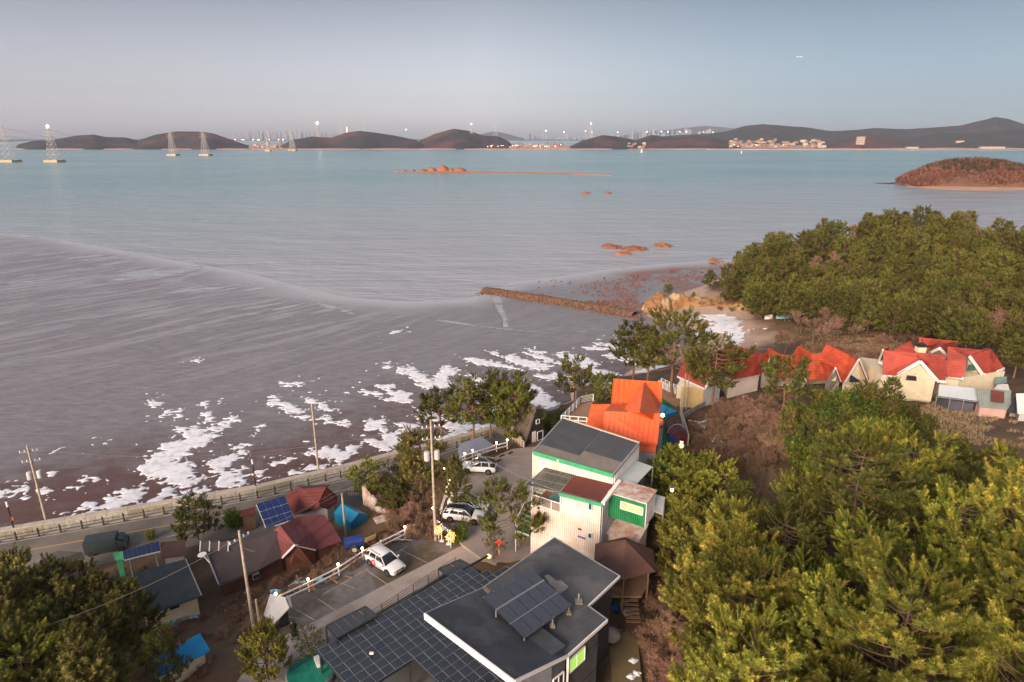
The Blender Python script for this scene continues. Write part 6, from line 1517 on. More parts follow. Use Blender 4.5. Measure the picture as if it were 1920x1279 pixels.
# ruined white wall and stone table
t = empty('ruined_wall', U(710, 965, 4.2), 'broken pale rendered wall with a jagged stepped top beside the blue tent', 'wall'); om = Matrix.Translation(-t.location)
_r = random.Random(9)
base = [(683, 945), (692, 952), (700, 962), (712, 972), (722, 978), (735, 985)]; hts = [2.6, 2.3, 2.5, 1.7, 1.9, 1.1]
for i in range(5):
 a, b = U(*base[i], 4.0), U(*base[i + 1], 4.0)
 mb = MB(om); d = (b - a); d.z = 0; n_ = Vector((-d.y, d.x, 0)).normalized() * .15
 mb.add([a - n_, b - n_, b + n_, a + n_, a - n_ + Vector((0, 0, hts[i])), b - n_ + Vector((0, 0, hts[i] - .5)), b + n_ + Vector((0, 0, hts[i] - .5)), a + n_ + Vector((0, 0, hts[i]))], [(0, 3, 2, 1), (4, 5, 6, 7), (0, 1, 5, 4), (1, 2, 6, 5), (2, 3, 7, 6), (3, 0, 4, 7)]); mb.build('wall_piece', M_RUST, t)
c = U(722, 972, 5.3); t = empty('stone_table', (c.x, c.y, 4.4), 'pale slab table on one pillar in the bramble slope', 'table'); mb = MB(); mb.box((.3, .2, .95), (3.2, 1.3, .16), rz=.55); mb.build('slab', M_RUST, t); mb = MB(); mb.box((-.4, -.3, .4), (.4, .4, 1.0)); mb.build('pillar', M_RUST, t)
t = empty('garden_gate', U(655, 930, 3.9), 'small white slatted gate behind the blue tent', 'gate')
for k in range(7): mb = MB(); mb.box((k * .3, k * .02, .55), (.07, .04, 1.1)); mb.build('slat', M_WHITE, t)
mb = MB(); mb.box((.9, .05, .3), (2.0, .05, .08)); mb.box((.9, .05, .9), (2.0, .05, .08)); mb.build('rail', M_WHITE, t)
# vegetation
def tube_np(P, r, n=5):
 P = np.asarray(P, float); m = len(P); r = np.broadcast_to(np.asarray(r, float), (m,))
 d = np.gradient(P, axis=0); d /= np.linalg.norm(d, axis=1)[:, None] + 1e-9
 up = np.where(np.abs(d[:, 2:3]) < .9, np.array([[0, 0, 1.0]]), np.array([[1.0, 0, 0]]))
 a = np.cross(d, up); a /= np.linalg.norm(a, axis=1)[:, None] + 1e-9; b = np.cross(a, d)
 t = np.arange(n) * 2 * np.pi / n
 V = P[:, None] + r[:, None, None] * (a[:, None] * np.cos(t)[None, :, None] + b[:, None] * np.sin(t)[None, :, None])
 i = np.arange(m - 1)[:, None] * n; k = np.arange(n)[None]; k2 = (k + 1) % n
 F = np.stack([i + k, i + n + k, i + n + k2, i + k2], -1).reshape(-1, 4)
 return V.reshape(-1, 3), F
def cat_np(L):
 Vs, Fs, o = [], [], 0
 for V, F in L:
  Vs.append(V); Fs.append(F + o); o += len(V)
 return np.concatenate(Vs), np.concatenate(Fs)
def spray_tpl(rng, n=46, wid=.05):
 """needle spray along +Z, unit length: thin blades leaving a twig in forward cones"""
 s = rng.uniform(.05, 1, n) ** .8; ph = rng.uniform(0, 2 * np.pi, n); el = rng.uniform(.35, 1.0, n)
 base = np.stack([0 * s, 0 * s, s * .85], -1)
 L = rng.uniform(.22, .36, n) * (1.1 - .35 * s)
 d = np.stack([np.cos(ph) * np.cos(el), np.sin(ph) * np.cos(el), np.sin(el)], -1)
 w = np.stack([-np.sin(ph), np.cos(ph), 0 * ph], -1) * wid
 V = np.stack([base - w, base + w, base + d * L[:, None]], 1)
 return V.reshape(-1, 3), np.arange(n * 3).reshape(-1, 3)
def place(V, F, pos, dirs, sc, spin):
 """copy template (along +Z) to many places with directions"""
 k = len(pos); d = dirs / (np.linalg.norm(dirs, axis=1)[:, None] + 1e-9)
 up = np.where(np.abs(d[:, 2:3]) < .95, np.array([[0, 0, 1.0]]), np.array([[1.0, 0, 0]]))
 a = np.cross(up, d); a /= np.linalg.norm(a, axis=1)[:, None] + 1e-9; b = np.cross(d, a)
 ca_, sa_ = np.cos(spin)[:, None], np.sin(spin)[:, None]
 a, b = a * ca_ + b * sa_, -a * sa_ + b * ca_
 W = V[None, :, 0:1] * a[:, None] + V[None, :, 1:2] * b[:, None] + V[None, :, 2:3] * d[:, None]
 W = W * np.reshape(sc, (k, 1, 1)) + pos[:, None]
 Fo = F[None] + (np.arange(k) * len(V))[:, None, None]
 return W.reshape(-1, 3), Fo.reshape(-1, F.shape[1])
def pine_meshes(seed, H=9.0, R=3.0, base=.35, bare=.0, dens=1.0, lean=0.0, spr=.85, flat=0.0, shape='round'):
 rng = np.random.default_rng(seed)
 n = 12; z = np.linspace(-.4, H * .97, n)
 wob = np.cumsum(rng.normal(0, .05, (n, 2)), 0) * H / 9; wob -= wob[0]
 T = np.stack([wob[:, 0] + lean * (z / H) ** 1.4 * H, wob[:, 1], z], -1)
 parts = [tube_np(T, np.linspace(.17, .035, n) * H / 9, 7)]
 sp, sd, ss, tt = [], [], [], []
 z0 = H * base; zz = z0
 while zz < H * .96:
  f = (zz - z0) / (H - z0)
  if shape == 'round': L0 = R * math.sqrt(max(.04, 1 - (f * 1.02 - .28) ** 2 / .62))
  else: L0 = R * (1.02 - f) ** .75
  k = int(rng.integers(3, 6)); a0 = rng.uniform(0, 6.28)
  for i in range(k):
   L = L0 * rng.uniform(.6, 1.12); a = a0 + 6.28 * i / k + rng.normal(0, .35)
   o = np.array([np.interp(zz, z, T[:, 0]), np.interp(zz, z, T[:, 1]), zz])
   t = np.linspace(0, 1, 6); rise = (.12 + .5 * f - flat) * L
   B = o + np.stack([np.cos(a) * L * t, np.sin(a) * L * t, rise * t ** 1.4 - .08 * L * np.sin(t * 3.1)], -1) + np.cumsum(rng.normal(0, .035 * L, (6, 3)), 0) * t[:, None]
   parts.append(tube_np(B, np.linspace(.055, .014, 6) * H / 9, 4))
   ns = max(2, int(L * 2.4 * dens))
   for q in range(ns):
    u = rng.uniform(bare if bare > .3 else .3, 1.0) ** .75; p = np.array([np.interp(u, t, B[:, c]) for c in range(3)])
    side = rng.choice([-1, 1]) * rng.uniform(.3, 1.25); da = a + side
    l2 = rng.uniform(.15, .42) * L * (1.15 - u)
    p2 = p + np.array([math.cos(da), math.sin(da), rng.uniform(.1, .55)]) * l2
    if rng.random() < .5: parts.append(tube_np(np.array([p, (p + p2) / 2 + [0, 0, .04], p2]), [.018, .012, .006], 3))
    tuft = rng.integers(2, 5)
    for _ in range(tuft):
     sp.append(p2 + rng.normal(0, .10, 3) + [0, 0, rng.uniform(0, .35)]); sd.append([math.cos(da) * .7 + rng.normal(0, .35), math.sin(da) * .7 + rng.normal(0, .35), rng.uniform(.45, 1.3)])
     ss.append(rng.uniform(.6, 1.15) * spr); tt.append(rng.random())
   sp.append(B[-1]); sd.append([math.cos(a) * .6, math.sin(a) * .6, .9]); ss.append(spr * 1.1); tt.append(rng.random())
  zz += rng.uniform(.38, .62) * H / 9 * 1.05
 for _ in range(5): sp.append(T[-1] + rng.normal(0, .12, 3)); sd.append([rng.normal(0, .4), rng.normal(0, .4), 1]); ss.append(spr); tt.append(rng.random())
 V, F = spray_tpl(rng, 64, .029)
 W, Fo = place(V, F, np.array(sp), np.array(sd), np.array(ss), rng.uniform(0, 6.28, len(sp)))
 tint = np.repeat(np.array(tt) ** 2.2, len(F))
 tV, tF = cat_np(parts)
 return np_mesh('trunk', tV, tF, True), np_mesh('crown', W, Fo, False, tint)
def bare_meshes(seed, H=7.0, spread=.5, tw=1.0, nb=3):
 rng = np.random.default_rng(seed); thick = []; fine = []
 def grow(p, d, L, r, lv):
  m = 4; P = [p]; q = p.copy(); dd = d.copy()
  for i in range(m):
   dd = dd + rng.normal(0, .13, 3) + [0, 0, .04]; dd /= np.linalg.norm(dd); q = q + dd * L / m; P.append(q.copy())
  (thick if lv < 3 else fine).append((np.array(P), r))
  if lv >= 5: return
  k = nb + (1 if lv > 1 else 0)
  for j in range(k):
   u = rng.uniform(.35, 1.0); b = P[min(m, 1 + int(u * (m - 1)))]
   nd = dd + rng.normal(0, spread, 3) + [0, 0, .18]; nd /= np.linalg.norm(nd)
   grow(b, nd, L * rng.uniform(.55, .8), r * .55, lv + 1)
 for s in range(1 if spread < .6 else 4):
  grow(np.array([0, 0, -.2]) + rng.normal(0, .12, 3) * [1, 1, 0], np.array([rng.normal(0, .12 + spread * .3), rng.normal(0, .12 + spread * .3), 1.0]), H * .36, .11 * H / 7, 0)
 L = [tube_np(P, np.linspace(r, r * .6, len(P)), 5) for P, r in thick]
 tV, tF = cat_np(L)
 # fine twigs as thin three-sided rods
 L = [tube_np(P[::2] if len(P) > 3 else P, [max(r, .010) * tw, max(r * .7, .008) * tw, .006 * tw][:len(P[::2])], 3) for P, r in fine]
 fV, fF = cat_np(L)
 return np_mesh('trunk', tV, tF, True), np_mesh('crown', fV, fF, False)
def bush_meshes(seed, H=4.5, R=1.7):
 """leafy evergreen shrub: upright shoots with many small leaves"""
 rng = np.random.default_rng(seed); parts = []; sp = []; sd = []; ss = []; tt = []
 for k in range(26):
  a = rng.uniform(0, 6.28); rr = R * math.sqrt(rng.random()) * .8; h = H * (1 - .45 * (rr / R) ** 2) * rng.uniform(.75, 1.05)
  b = np.array([math.cos(a) * rr * .3, math.sin(a) * rr * .3, 0]); e = np.array([math.cos(a) * rr * 1.1, math.sin(a) * rr * 1.1, h])
  P = np.array([b + (e - b) * t + [0, 0, .1 * math.sin(t * 3)] for t in np.linspace(0, 1, 5)]); parts.append(tube_np(P, np.linspace(.03, .01, 5), 3))
  for q in range(48):
   u = rng.uniform(.25, 1.02); p = b + (e - b) * u + rng.normal(0, .28, 3) * (1.25 - u * .6)
   sp.append(p); sd.append([rng.normal(0, .6), rng.normal(0, .6), rng.uniform(.3, 1.2)]); ss.append(rng.uniform(.24, .44)); tt.append(rng.random() * (k % 3) / 2)
 n = 14; ph = rng.uniform(0, 6.28, n); s = rng.uniform(0, 1, n)
 base = np.stack([0 * s, 0 * s, s * .8], -1); el = rng.uniform(0, .9, n)
 d = np.stack([np.cos(ph) * np.cos(el), np.sin(ph) * np.cos(el), np.sin(el)], -1) * .36; w = np.stack([-np.sin(ph), np.cos(ph), 0 * ph], -1) * .10
 V = np.stack([base, base + d * .5 + w, base + d, base + d * .5 - w], 1).reshape(-1, 3); F = np.arange(n * 4).reshape(-1, 4)
 W, Fo = place(V, F, np.array(sp), np.array(sd), np.array(ss), rng.uniform(0, 6.28, len(sp)))
 tV, tF = cat_np(parts)
 return np_mesh('stems', tV, tF), np_mesh('crown', W, Fo, False, np.repeat(tt, n))
M_PINE = mat('pine_needles', (.165, .182, .028), .75, (.110, .135, .022), .9, tint=(.38, .33, .050), obj_rand=.36, spec=.2)
M_PINED = mat('dark_pine_needles', (.100, .106, .024), .75, (.058, .074, .018), .9, tint=(.175, .158, .034), obj_rand=.28, spec=.2)
M_PINEH = mat('coast_pine_needles', (.118, .124, .028), .75, (.076, .088, .022), .9, tint=(.235, .20, .045), obj_rand=.30, spec=.2)
M_BUSH = mat('evergreen_leaves', (.085, .135, .014), .6, (.05, .09, .016), .5, tint=(.25, .26, .018), obj_rand=.32, spec=.35)
M_TWIG = mat('bare_twigs', (.30, .175, .11), .9, (.22, .13, .085), 2, obj_rand=.22)
M_TWIGP = mat('pale_twigs', (.33, .20, .13), .9, (.23, .135, .09), 2, obj_rand=.2)
M_BARKG = mat('grey_bark', (.17, .125, .095), .9, (.11, .085, .065), 3, bump=.6, obj_rand=.15)
M_BARKR = mat('red_pine_bark', (.26, .13, .075), .9, (.16, .085, .055), 2, bump=.6)
TPL = {}
def tpl(key, meshes, mt, mc):
 t, c = meshes; t.materials.append(mt); c.materials.append(mc); TPL[key] = (t, c)
for k in range(6): tpl('P%d' % k, pine_meshes(10 + k, 9, 3.1 + .25 * (k % 3), .22, dens=1.35, spr=.95), M_BARK, M_PINE)
for k in range(4): tpl('H%d' % k, pine_meshes(30 + k, 9, 2.9, .28, dens=1.1, spr=1.05, shape='round' if k % 2 else 'cone'), M_BARK, M_PINEH)
for k in range(4): tpl('D%d' % k, pine_meshes(50 + k, 9, 2.5 + .3 * (k % 2), .48, dens=1.25, spr=.85, flat=.12), M_BARKR, M_PINED)
for k in range(2): tpl('L%d' % k, pine_meshes(60 + k, 9, 3.4, .26, dens=1.35, spr=.85, flat=.18), M_BARK, M_PINED)
tpl('Z0', pine_meshes(71, 6, 2.6, .5, dens=1.5, spr=.6, lean=-.28, flat=.3), M_BARK, M_PINED)
tpl('Z1', pine_meshes(72, 5, 1.7, .42, dens=1.0, spr=.42, lean=.12), M_BARKG, M_PINEH)
for k in range(3): tpl('N%d' % k, bare_meshes(80 + k, 8, .42, 1.7), M_BARKG, M_TWIG)
for k in range(2): tpl('F%d' % k, bare_meshes(85 + k, 8, .5, 4.2, 3), M_BARKG, M_TWIGP)
for k in range(3): tpl('M%d' % k, bare_meshes(90 + k, 5, .62, 1.8), M_BARKG, M_TWIGP)
for k in range(3): tpl('B%d' % k, bush_meshes(100 + k), M_BARKG, M_BUSH)
TREEH = {'P': 9, 'H': 9, 'D': 9, 'L': 9, 'Z': 6, 'N': 8, 'F': 8, 'M': 5, 'B': 4.5}
def tree(key, p, h, label, group=None, rz=0.0, name='pine_tree', cat='tree', wide=1.0, gz=None, crown='crown', trunk='trunk'):
 t, c = TPL[key]; s = h / TREEH[key[0]]
 r = empty(name, (p[0], p[1], gz if gz is not None else ground(p[0], p[1]) - .05), label, cat, group, rz)
 r.scale = (s * wide, s * wide, s)
 if key[0] in 'MB' and trunk == 'trunk': trunk = 'stems'
 a = bpy.data.objects.new(trunk, t); b = bpy.data.objects.new(crown, c)
 for o in (a, b): COL.objects.link(o); o.parent = r
 return r
def ray_off(px, py, off):
 """view line meets the ground raised by off"""
 u = (px - 960) / FPX; v = (py - 639.5) / FPX; d = Vector((u, _C - v * _S, -(_S + v * _C))); t = 20.0
 for _ in range(3000):
  p = Vector((0, 0, CAM_Z)) + d * t; g = ground(p.x, p.y) + off
  if p.z <= g: return p
  t += max(.12, (p.z - g) * .5)
  if t > 420: return None
 return p
_tr = random.Random(21)
def inpoly(x, y, P):
 c = False
 for i in range(len(P)):
  x0, y0 = P[i]; x1, y1 = P[(i + 1) % len(P)]
  if (y0 > y) != (y1 > y) and x < (x1 - x0) * (y - y0) / (y1 - y0) + x0: c = not c
 return c
KEEP = [(p[0], p[1], p[2]) for p in [(2, 38, 11), (5, 58, 8), (14, 68, 9), (-12, 50, 8)]]
def canopy(poly, off, dmin, tries, fn, blocked=None):
 xs = [p[0] for p in poly]; ys = [p[1] for p in poly]; pts = []
 for _ in range(tries):
  px, py = _tr.uniform(min(xs), max(xs)), _tr.uniform(min(ys), max(ys))
  if not inpoly(px, py, poly): continue
  p = ray_off(px, py, off)
  if p is None: continue
  if any((p.x - q.x) ** 2 + (p.y - q.y) ** 2 < dmin ** 2 for q in pts): continue
  if blocked and blocked(p): continue
  if ground(p.x, p.y) < 1.2: continue
  pts.append(p); fn(p, len(pts), px, py)
 return pts
def isblocked(p):
 if -26 < p.x < 12.5 and 20 < p.y < 60: return True
 if p.x < 22 and 52 < p.y < 84 and p.x > -8: return True
 return False
# foreground wood, right
def f1(p, i, px, py):
 k = 'P%d' % _tr.randrange(6) if _tr.random() < .74 else 'L%d' % _tr.randrange(2); h = _tr.uniform(6.5, 11.0)
 if px < 1320: h = _tr.uniform(6, 8)
 tree(k, p, h, 'yellow-green pitch pine in the dense wood filling the lower right', 'pines of the lower right wood', _tr.uniform(0, 6.28), wide=_tr.uniform(.85, 1.12))
canopy([(1290, 925), (1400, 915), (1500, 915), (1560, 890), (1700, 900), (1920, 925), (2010, 1000), (2010, 1500), (1380, 1500), (1350, 1300), (1355, 1180), (1310, 1090), (1270, 1040), (1300, 970)], 6.5, 3.9, 2800, f1, isblocked)
for px, py, h in ((1262, 900, 7.5), (1300, 892, 7), (1345, 905, 7), (1275, 950, 6.5)):
 p = ray_off(px, py, 5.5); tree('P%d' % (px % 6), p, h, 'yellow-green pitch pine at the edge of the wood beside the turf yard', 'pines beside the turf yard', px, wide=1.1)
# headland wood
def f2(p, i, px, py):
 br = .6 if (1480 < px < 1620 and py < 510) else .14
 if _tr.random() < br:
  tree('F%d' % _tr.randrange(2), p, _tr.uniform(7, 10), 'bare brown deciduous tree among the pines of the headland', 'bare trees on the headland', _tr.uniform(0, 6.28), 'bare_tree', wide=1.2)
 else:
  tree('H%d' % _tr.randrange(4), p, _tr.uniform(7.5, 9.5), 'dark green coastal pine in the wood covering the headland', 'pines of the headland wood', _tr.uniform(0, 6.28), wide=_tr.uniform(.95, 1.2))
canopy([(1362, 500), (1390, 478), (1490, 430), (1600, 402), (1750, 412), (1850, 418), (2000, 440), (2000, 640), (1850, 618), (1740, 596), (1620, 588), (1540, 572), (1440, 566), (1370, 545)], 6.0, 3.7, 3200, f2)
for px, py, h in ((1470, 578, 8), (1560, 600, 9), (1625, 607, 10), (1655, 612, 9.5), (1705, 612, 8)):
 tree('H%d' % (px % 4), G(px, py), h, 'tall dark pine at the landward edge of the headland wood', 'pines at the foot of the headland wood', px, wide=1.2)
# scattered low conifers on the bluff
for px, py, h in ((1253, 548, 3.6), (1330, 545, 6), (1300, 560, 2.0)):
 tree('H%d' % (px % 4), G(px, py), h, 'small wind-shaped pine on the ochre bluff above the beach, %s' % {1253: 'nearest the rocky tip', 1330: 'tallest, beside the wood', 1300: 'lowest of the three'}[px], None, px, wide=1.3)
# bare trees and thickets below the headland
for i, (px, py, h) in enumerate([(1448, 655, 5.5), (1470, 662, 6), (1525, 640, 8), (1545, 650, 8), (1570, 640, 8.5), (1500, 625, 7), (1558, 622, 8), (1600, 640, 7), (1765, 628, 12), (1800, 632, 10), (1722, 632, 7), (1850, 640, 9), (1890, 640, 9), (1820, 648, 6), (1540, 612, 7)]):
 tree(('F%d' % (i % 2)) if i % 2 else 'N%d' % (i % 3), G(px, py), h * 1.15, 'bare grey-brown tree between the headland wood and the red roofs', 'bare trees behind the red roofs', i * 1.7, 'bare_tree', wide=1.15)
for i, (px, py) in enumerate([(1680, 640), (1700, 636), (1715, 642), (1660, 645)]):
 tree('M%d' % (i % 3), G(px, py), 3.6, 'straw-coloured leafless bush behind the big red roof', 'straw-coloured bushes behind the big red roof', i, 'bare_bush', 'bush', wide=1.2)
# shore pines with bare trunks
def vtree(key, bx, by, topy, label, rz=0, name='pine_tree', wide=1.0, group=None, z=None, cat='tree', base=None):
 p = G(bx, by) if z is None else U(bx, by, z)
 h = ztop(p.y, topy) - (p.z if z is None else z)
 return tree(key, p, h, label, group, rz, name, cat, wide, gz=p.z - .05)
vtree('D0', 826, 832, 738, 'spreading shore pine with a wide flat crown, leftmost of the car park pines', .5, wide=1.45)
vtree('D1', 889, 843, 717, 'shore pine with a straight bare trunk behind the pale low roof', 2.0, wide=1.15)
vtree('D2', 920, 832, 730, 'shore pine with a leaning trunk, third from the left by the sea wall', 3.0, wide=1.05)
vtree('D3', 949, 828, 706, 'tall bushy shore pine beside the black A-frame cabin', 4.0, wide=1.2)
vtree('P2', 968, 832, 728, 'low bushy pine spreading over the roof of the A-frame cabin', 1, wide=.95)
vtree('H1', 790, 940, 822, 'thick dark pine behind the tall utility pole', 1.2, wide=1.05)
vtree('H0', 765, 900, 838, 'short dark pine on the bank left of the utility pole', 2.2, wide=1.3)
vtree('P1', 690, 935, 873, 'rounded green pine on the bank above the broken wall', .3, wide=1.3)
vtree('H3', 740, 960, 905, 'low dark green pine between the broken wall and the bank', 1.9, wide=1.5)
vtree('H2', 858, 962, 863, 'slim dark pine between the white fence and the first parked car', 4.4, wide=.75)
vtree('D1', 1077, 776, 676, 'slender dark pine rising alone in front of the ice', .2, wide=.95)
vtree('H3', 1128, 768, 706, 'dark round-topped pine left of the orange roof', 1.4, wide=1.35)
vtree('D0', 1184, 735, 612, 'shore pine rising behind the orange roof, left of the cluster', 1.0, wide=1.15, z=5)
vtree('D2', 1212, 735, 622, 'middle shore pine of the cluster behind the orange roof', 5.0, wide=1.2, z=5)
vtree('D3', 1258, 768, 598, 'tallest shore pine of the cluster, rooted in the green turf', 2.6, wide=1.15, z=8.7)
vtree('D1', 1334, 778, 640, 'sparse sunlit pine in front of the red tiled wing', .9, wide=1.15)
vtree('D2', 1462, 800, 676, 'leaning red-barked pine before the row of gables', 3.3, wide=1.2)
vtree('L0', 374, 1022, 938, 'broad loose pine between the coast road and the brick house', 1.1, wide=1.15)
vtree('Z0', 976, 1040, 908, 'crooked trained pine on the car park drive', .4, wide=.95)
vtree('Z1', 925, 1056, 988, 'small round-headed garden tree with red heart lamps beside it', 1.0, name='garden_tree', wide=1.0)
vtree('L1', 322, 1300, 1190, 'crooked pine spreading over the bright blue roof', 2.0, wide=.75)
vtree('P3', 508, 1290, 1186, 'green pine at the bottom edge beside the lane', 2.8, wide=.9)
vtree('Z1', 588, 1252, 1172, 'thin young pine beside the glass canopy', 3.1, wide=1.0)
for i, (x, y, ty) in enumerate([(1895, 720, 636), (1925, 730, 640), (1915, 700, 610)]):
 vtree('D%d' % i, x, y, ty, 'dark pine at the right edge beside the red roofs', i * 2.0, group='pines at the right edge', wide=1.2)
for i, (x, y, ty) in enumerate([(440, 990, 952), (455, 980, 958), (520, 965, 936), (500, 985, 962), (285, 1012, 992), (1030, 812, 782), (1045, 800, 775), (1058, 790, 765), (862, 1018, 985)]):
 vtree('B%d' % (i % 3), x, y, ty, ['round dark shrub in the garden of the small red house', 'low shrub by the red-roofed kennel', 'young pointed shrub beside the blue solar array', 'low shrub under the blue solar array', 'rusty orange clipped shrub by the coast road', 'dense dark shrub between the cabin and the cream container house', 'dark shrub below the white railed terrace', 'dark shrub by the sea wall', 'dark shrub at the car park corner'][i], i, name='evergreen_shrub', cat='bush', wide=1.3)
# lower left wood
def f3(p, i, px, py):
 tree(('H%d' if _tr.random() < .95 else 'P%d') % _tr.randrange(4), p, _tr.uniform(6.5, 9), 'dark green pine in the dense wood filling the lower left corner', 'pines of the lower left wood', _tr.uniform(0, 6.28), wide=_tr.uniform(1.0, 1.3))
canopy([(-140, 1085), (80, 1085), (190, 1065), (258, 1100), (250, 1135), (200, 1160), (190, 1240), (190, 1300), (170, 1450), (-140, 1450)], 6.0, 3.4, 900, f3)
# bright evergreen shrub mass
def f4(p, i, px, py):
 c = _tr.random() < .45
 tree(('H%d' if c else 'B%d') % _tr.randrange(3), p, _tr.uniform(4.0, 6.5) if c else _tr.uniform(3.0, 5.6), 'slim green conifer in the thicket below the row of gables' if c else 'bright green evergreen shrub in the thicket below the row of gables', 'slim conifers below the gables' if c else 'evergreen shrubs below the gables', _tr.uniform(0, 6.28), 'conifer' if c else 'evergreen_shrub', 'tree' if c else 'bush', wide=_tr.uniform(.8, 1.1))
canopy([(1490, 765), (1545, 748), (1640, 748), (1690, 770), (1735, 800), (1740, 850), (1660, 870), (1540, 870), (1495, 850), (1478, 800)], 3.0, 1.9, 1100, f4)
def f5(p, i, px, py):
 tree('H%d' % _tr.randrange(4), p, _tr.uniform(4.5, 7), 'dark green conifer along the edge of the dry meadow', 'dark conifers below the dry meadow', _tr.uniform(0, 6.28), wide=1.2)
canopy([(1730, 850), (1830, 862), (1960, 880), (1960, 905), (1740, 895)], 4.0, 3.0, 260, f5)
# reddish bare thickets
def f6(lab, grp, mn, mx, keys='M'):
 def f(p, i, px, py):
  tree('%s%d' % (keys, _tr.randrange(3)), p, _tr.uniform(mn, mx), lab, grp, _tr.uniform(0, 6.28), 'bare_bush', 'bush', wide=_tr.uniform(1.0, 1.4))
 return f
canopy([(1300, 790), (1360, 765), (1440, 745), (1495, 765), (1490, 850), (1400, 858), (1350, 880), (1290, 850)], 1.5, 1.7, 900, f6('reddish brown leafless bush on the slope between turf yard and wood', 'leafless bushes on the brown slope', 2.4, 4.2))
canopy([(1205, 1105), (1290, 1040), (1345, 1120), (1350, 1220), (1400, 1300), (1230, 1320), (1225, 1200)], 1.5, 1.8, 500, f6('tangled brown leafless bush along the garden edge behind the black house', 'leafless bushes behind the black house', 2.4, 4.0), lambda p: p.x < 8.8 and p.y < 50)
canopy([(1180, 970), (1240, 960), (1260, 1030), (1215, 1075), (1190, 1020)], 1.5, 1.8, 160, f6('grey bare bush beside the gazebo', 'bare bushes beside the gazebo', 3, 4.6), lambda p: p.x < 11.5)
canopy([(700, 880), (740, 870), (780, 930), (840, 1000), (800, 1000), (735, 975), (700, 930)], 1.5, 1.9, 200, f6('tangled brown bush on the bank below the car park', 'bare bushes on the bank', 1.8, 3.4))
canopy([(570, 1050), (650, 1010), (700, 985), (760, 975), (800, 985), (700, 1030), (600, 1085), (520, 1120), (470, 1140), (455, 1110)], .8, 1.9, 240, f6('low brown bramble bush on the slope above the brick house', 'brambles above the brick house', 1.0, 1.9))
canopy([(400, 1130), (480, 1125), (490, 1190), (430, 1200), (300, 1200), (310, 1165)], .8, 2.0, 140, f6('dry brown bush on the bare slope at the lower left', 'dry bushes at the lower left', 1.0, 2.0))
canopy([(860, 868), (900, 845), (940, 838), (880, 862)], .5, 1.2, 60, f6('rusty low bush behind the car park fence', 'rusty bushes behind the fence', 1.0, 1.5))
canopy([(1560, 650), (1640, 650), (1640, 690), (1580, 670)], .8, 2.6, 90, f6('grey bush on the dry field behind the gables', 'bushes on the dry field', 1.4, 2.4))
canopy([(1280, 560), (1480, 576), (1490, 586), (1290, 576)], .8, 2.4, 120, f6('orange-brown bush on the bank above the beach', 'bushes on the beach bank', 1.4, 2.4))
vtree('N1', 1110, 1015, 955, 'bare branching tree against the cream container wall', 1, 'bare_tree', 1.1); vtree('N2', 1133, 1015, 965, 'bare tree at the corner of the container house', 2, 'bare_tree', 1.1)
vtree('N0', 1222, 1000, 905, 'tall thin bare tree right of the green container', 3, 'bare_tree', .9); vtree('M0', 1018, 790, 745, 'small crooked bare tree against the ice by the cabin', 3, 'bare_tree', .9)
vtree('N0', 145, 1262, 1195, 'pale spreading bare tree among the pines at the lower left', 1.5, 'bare_tree', 1.4)
vtree('N2', 712, 930, 862, 'bare bushy tree on the bank above the broken wall', 1.5, 'bare_tree', 1.3); vtree('N1', 835, 1010, 962, 'thin bare tree behind the black sign', 2.5, 'bare_tree', .8)
vtree('Z1', 876, 1012, 962, 'small dark pine in front of the parked white cars', 2.2, wide=.8)
# dry grass, brambles and leaf litter: one mass per area
def tuft_tpl(rng, n=14, w=.02, sp=.5):
 ph = rng.uniform(0, 6.28, n); tl = rng.uniform(.1, sp, n); L = rng.uniform(.5, 1, n)
 b = np.stack([np.cos(ph) * .06, np.sin(ph) * .06, 0 * ph - .05], -1); d = np.stack([np.cos(ph) * tl, np.sin(ph) * tl, 1 - tl * .4], -1) * L[:, None]; s = np.stack([-np.sin(ph), np.cos(ph), 0 * ph], -1) * w
 return np.stack([b - s, b + s, b + d], 1).reshape(-1, 3), np.arange(n * 3).reshape(-1, 3)
def scatter(name, polys, dens, hmin, hmax, m, label, w=.025, sp=.6, seed=0, block=None, cat='undergrowth', n=14):
 rng = np.random.default_rng(seed); V, F = tuft_tpl(rng, n, w, sp); P = []
 for poly in polys:
  W = np.array([tuple(G(x, y))[:2] for x, y in poly]); x0, y0 = W.min(0); x1, y1 = W.max(0)
  k = int((x1 - x0) * (y1 - y0) * dens); X = rng.uniform(x0, x1, k); Y = rng.uniform(y0, y1, k)
  ins = seg_dist(X, Y, [tuple(q) for q in W], True)[1]; X, Y = X[ins], Y[ins]
  if block is not None: kk = ~block(X, Y); X, Y = X[kk], Y[kk]
  kk = fbm(X * .25, Y * .25, 3) > -.22; X, Y = X[kk], Y[kk]
  P.append(np.stack([X, Y, groundv(X, Y)], -1))
 P = np.concatenate(P); P = P[P[:, 2] > .9]; k = len(P)
 D = np.stack([rng.normal(0, .2, k), rng.normal(0, .2, k), np.ones(k)], -1)
 Wv, Fo = place(V, F, P, D, rng.uniform(hmin, hmax, k), rng.uniform(0, 6.28, k))
 me = np_mesh(name, Wv, Fo, False, np.repeat(rng.random(k), len(F)))
 return tag(link_mesh(name, me, m), kind='stuff', label=label, cat=cat)
def blk(X, Y):
 b = np.zeros(X.shape, bool)
 for P in (BLD, CONT, ORY, [tuple(p) for p in LOT_LOW], [tuple(p) for p in LOT_UP]):
  b |= seg_dist(X, Y, P, True)[1]
 D, _ = seg_dist(X, Y, [tuple(p) for p in ROADC], False)
 return b | (D < 5.6)
M_DRY = mat('dry_grass', (.40, .29, .16), .95, (.30, .21, .11), .3, tint=(.50, .38, .22))
M_BRAM = mat('brown_bramble', (.21, .125, .072), .95, (.14, .085, .052), .4, tint=(.32, .19, .11))
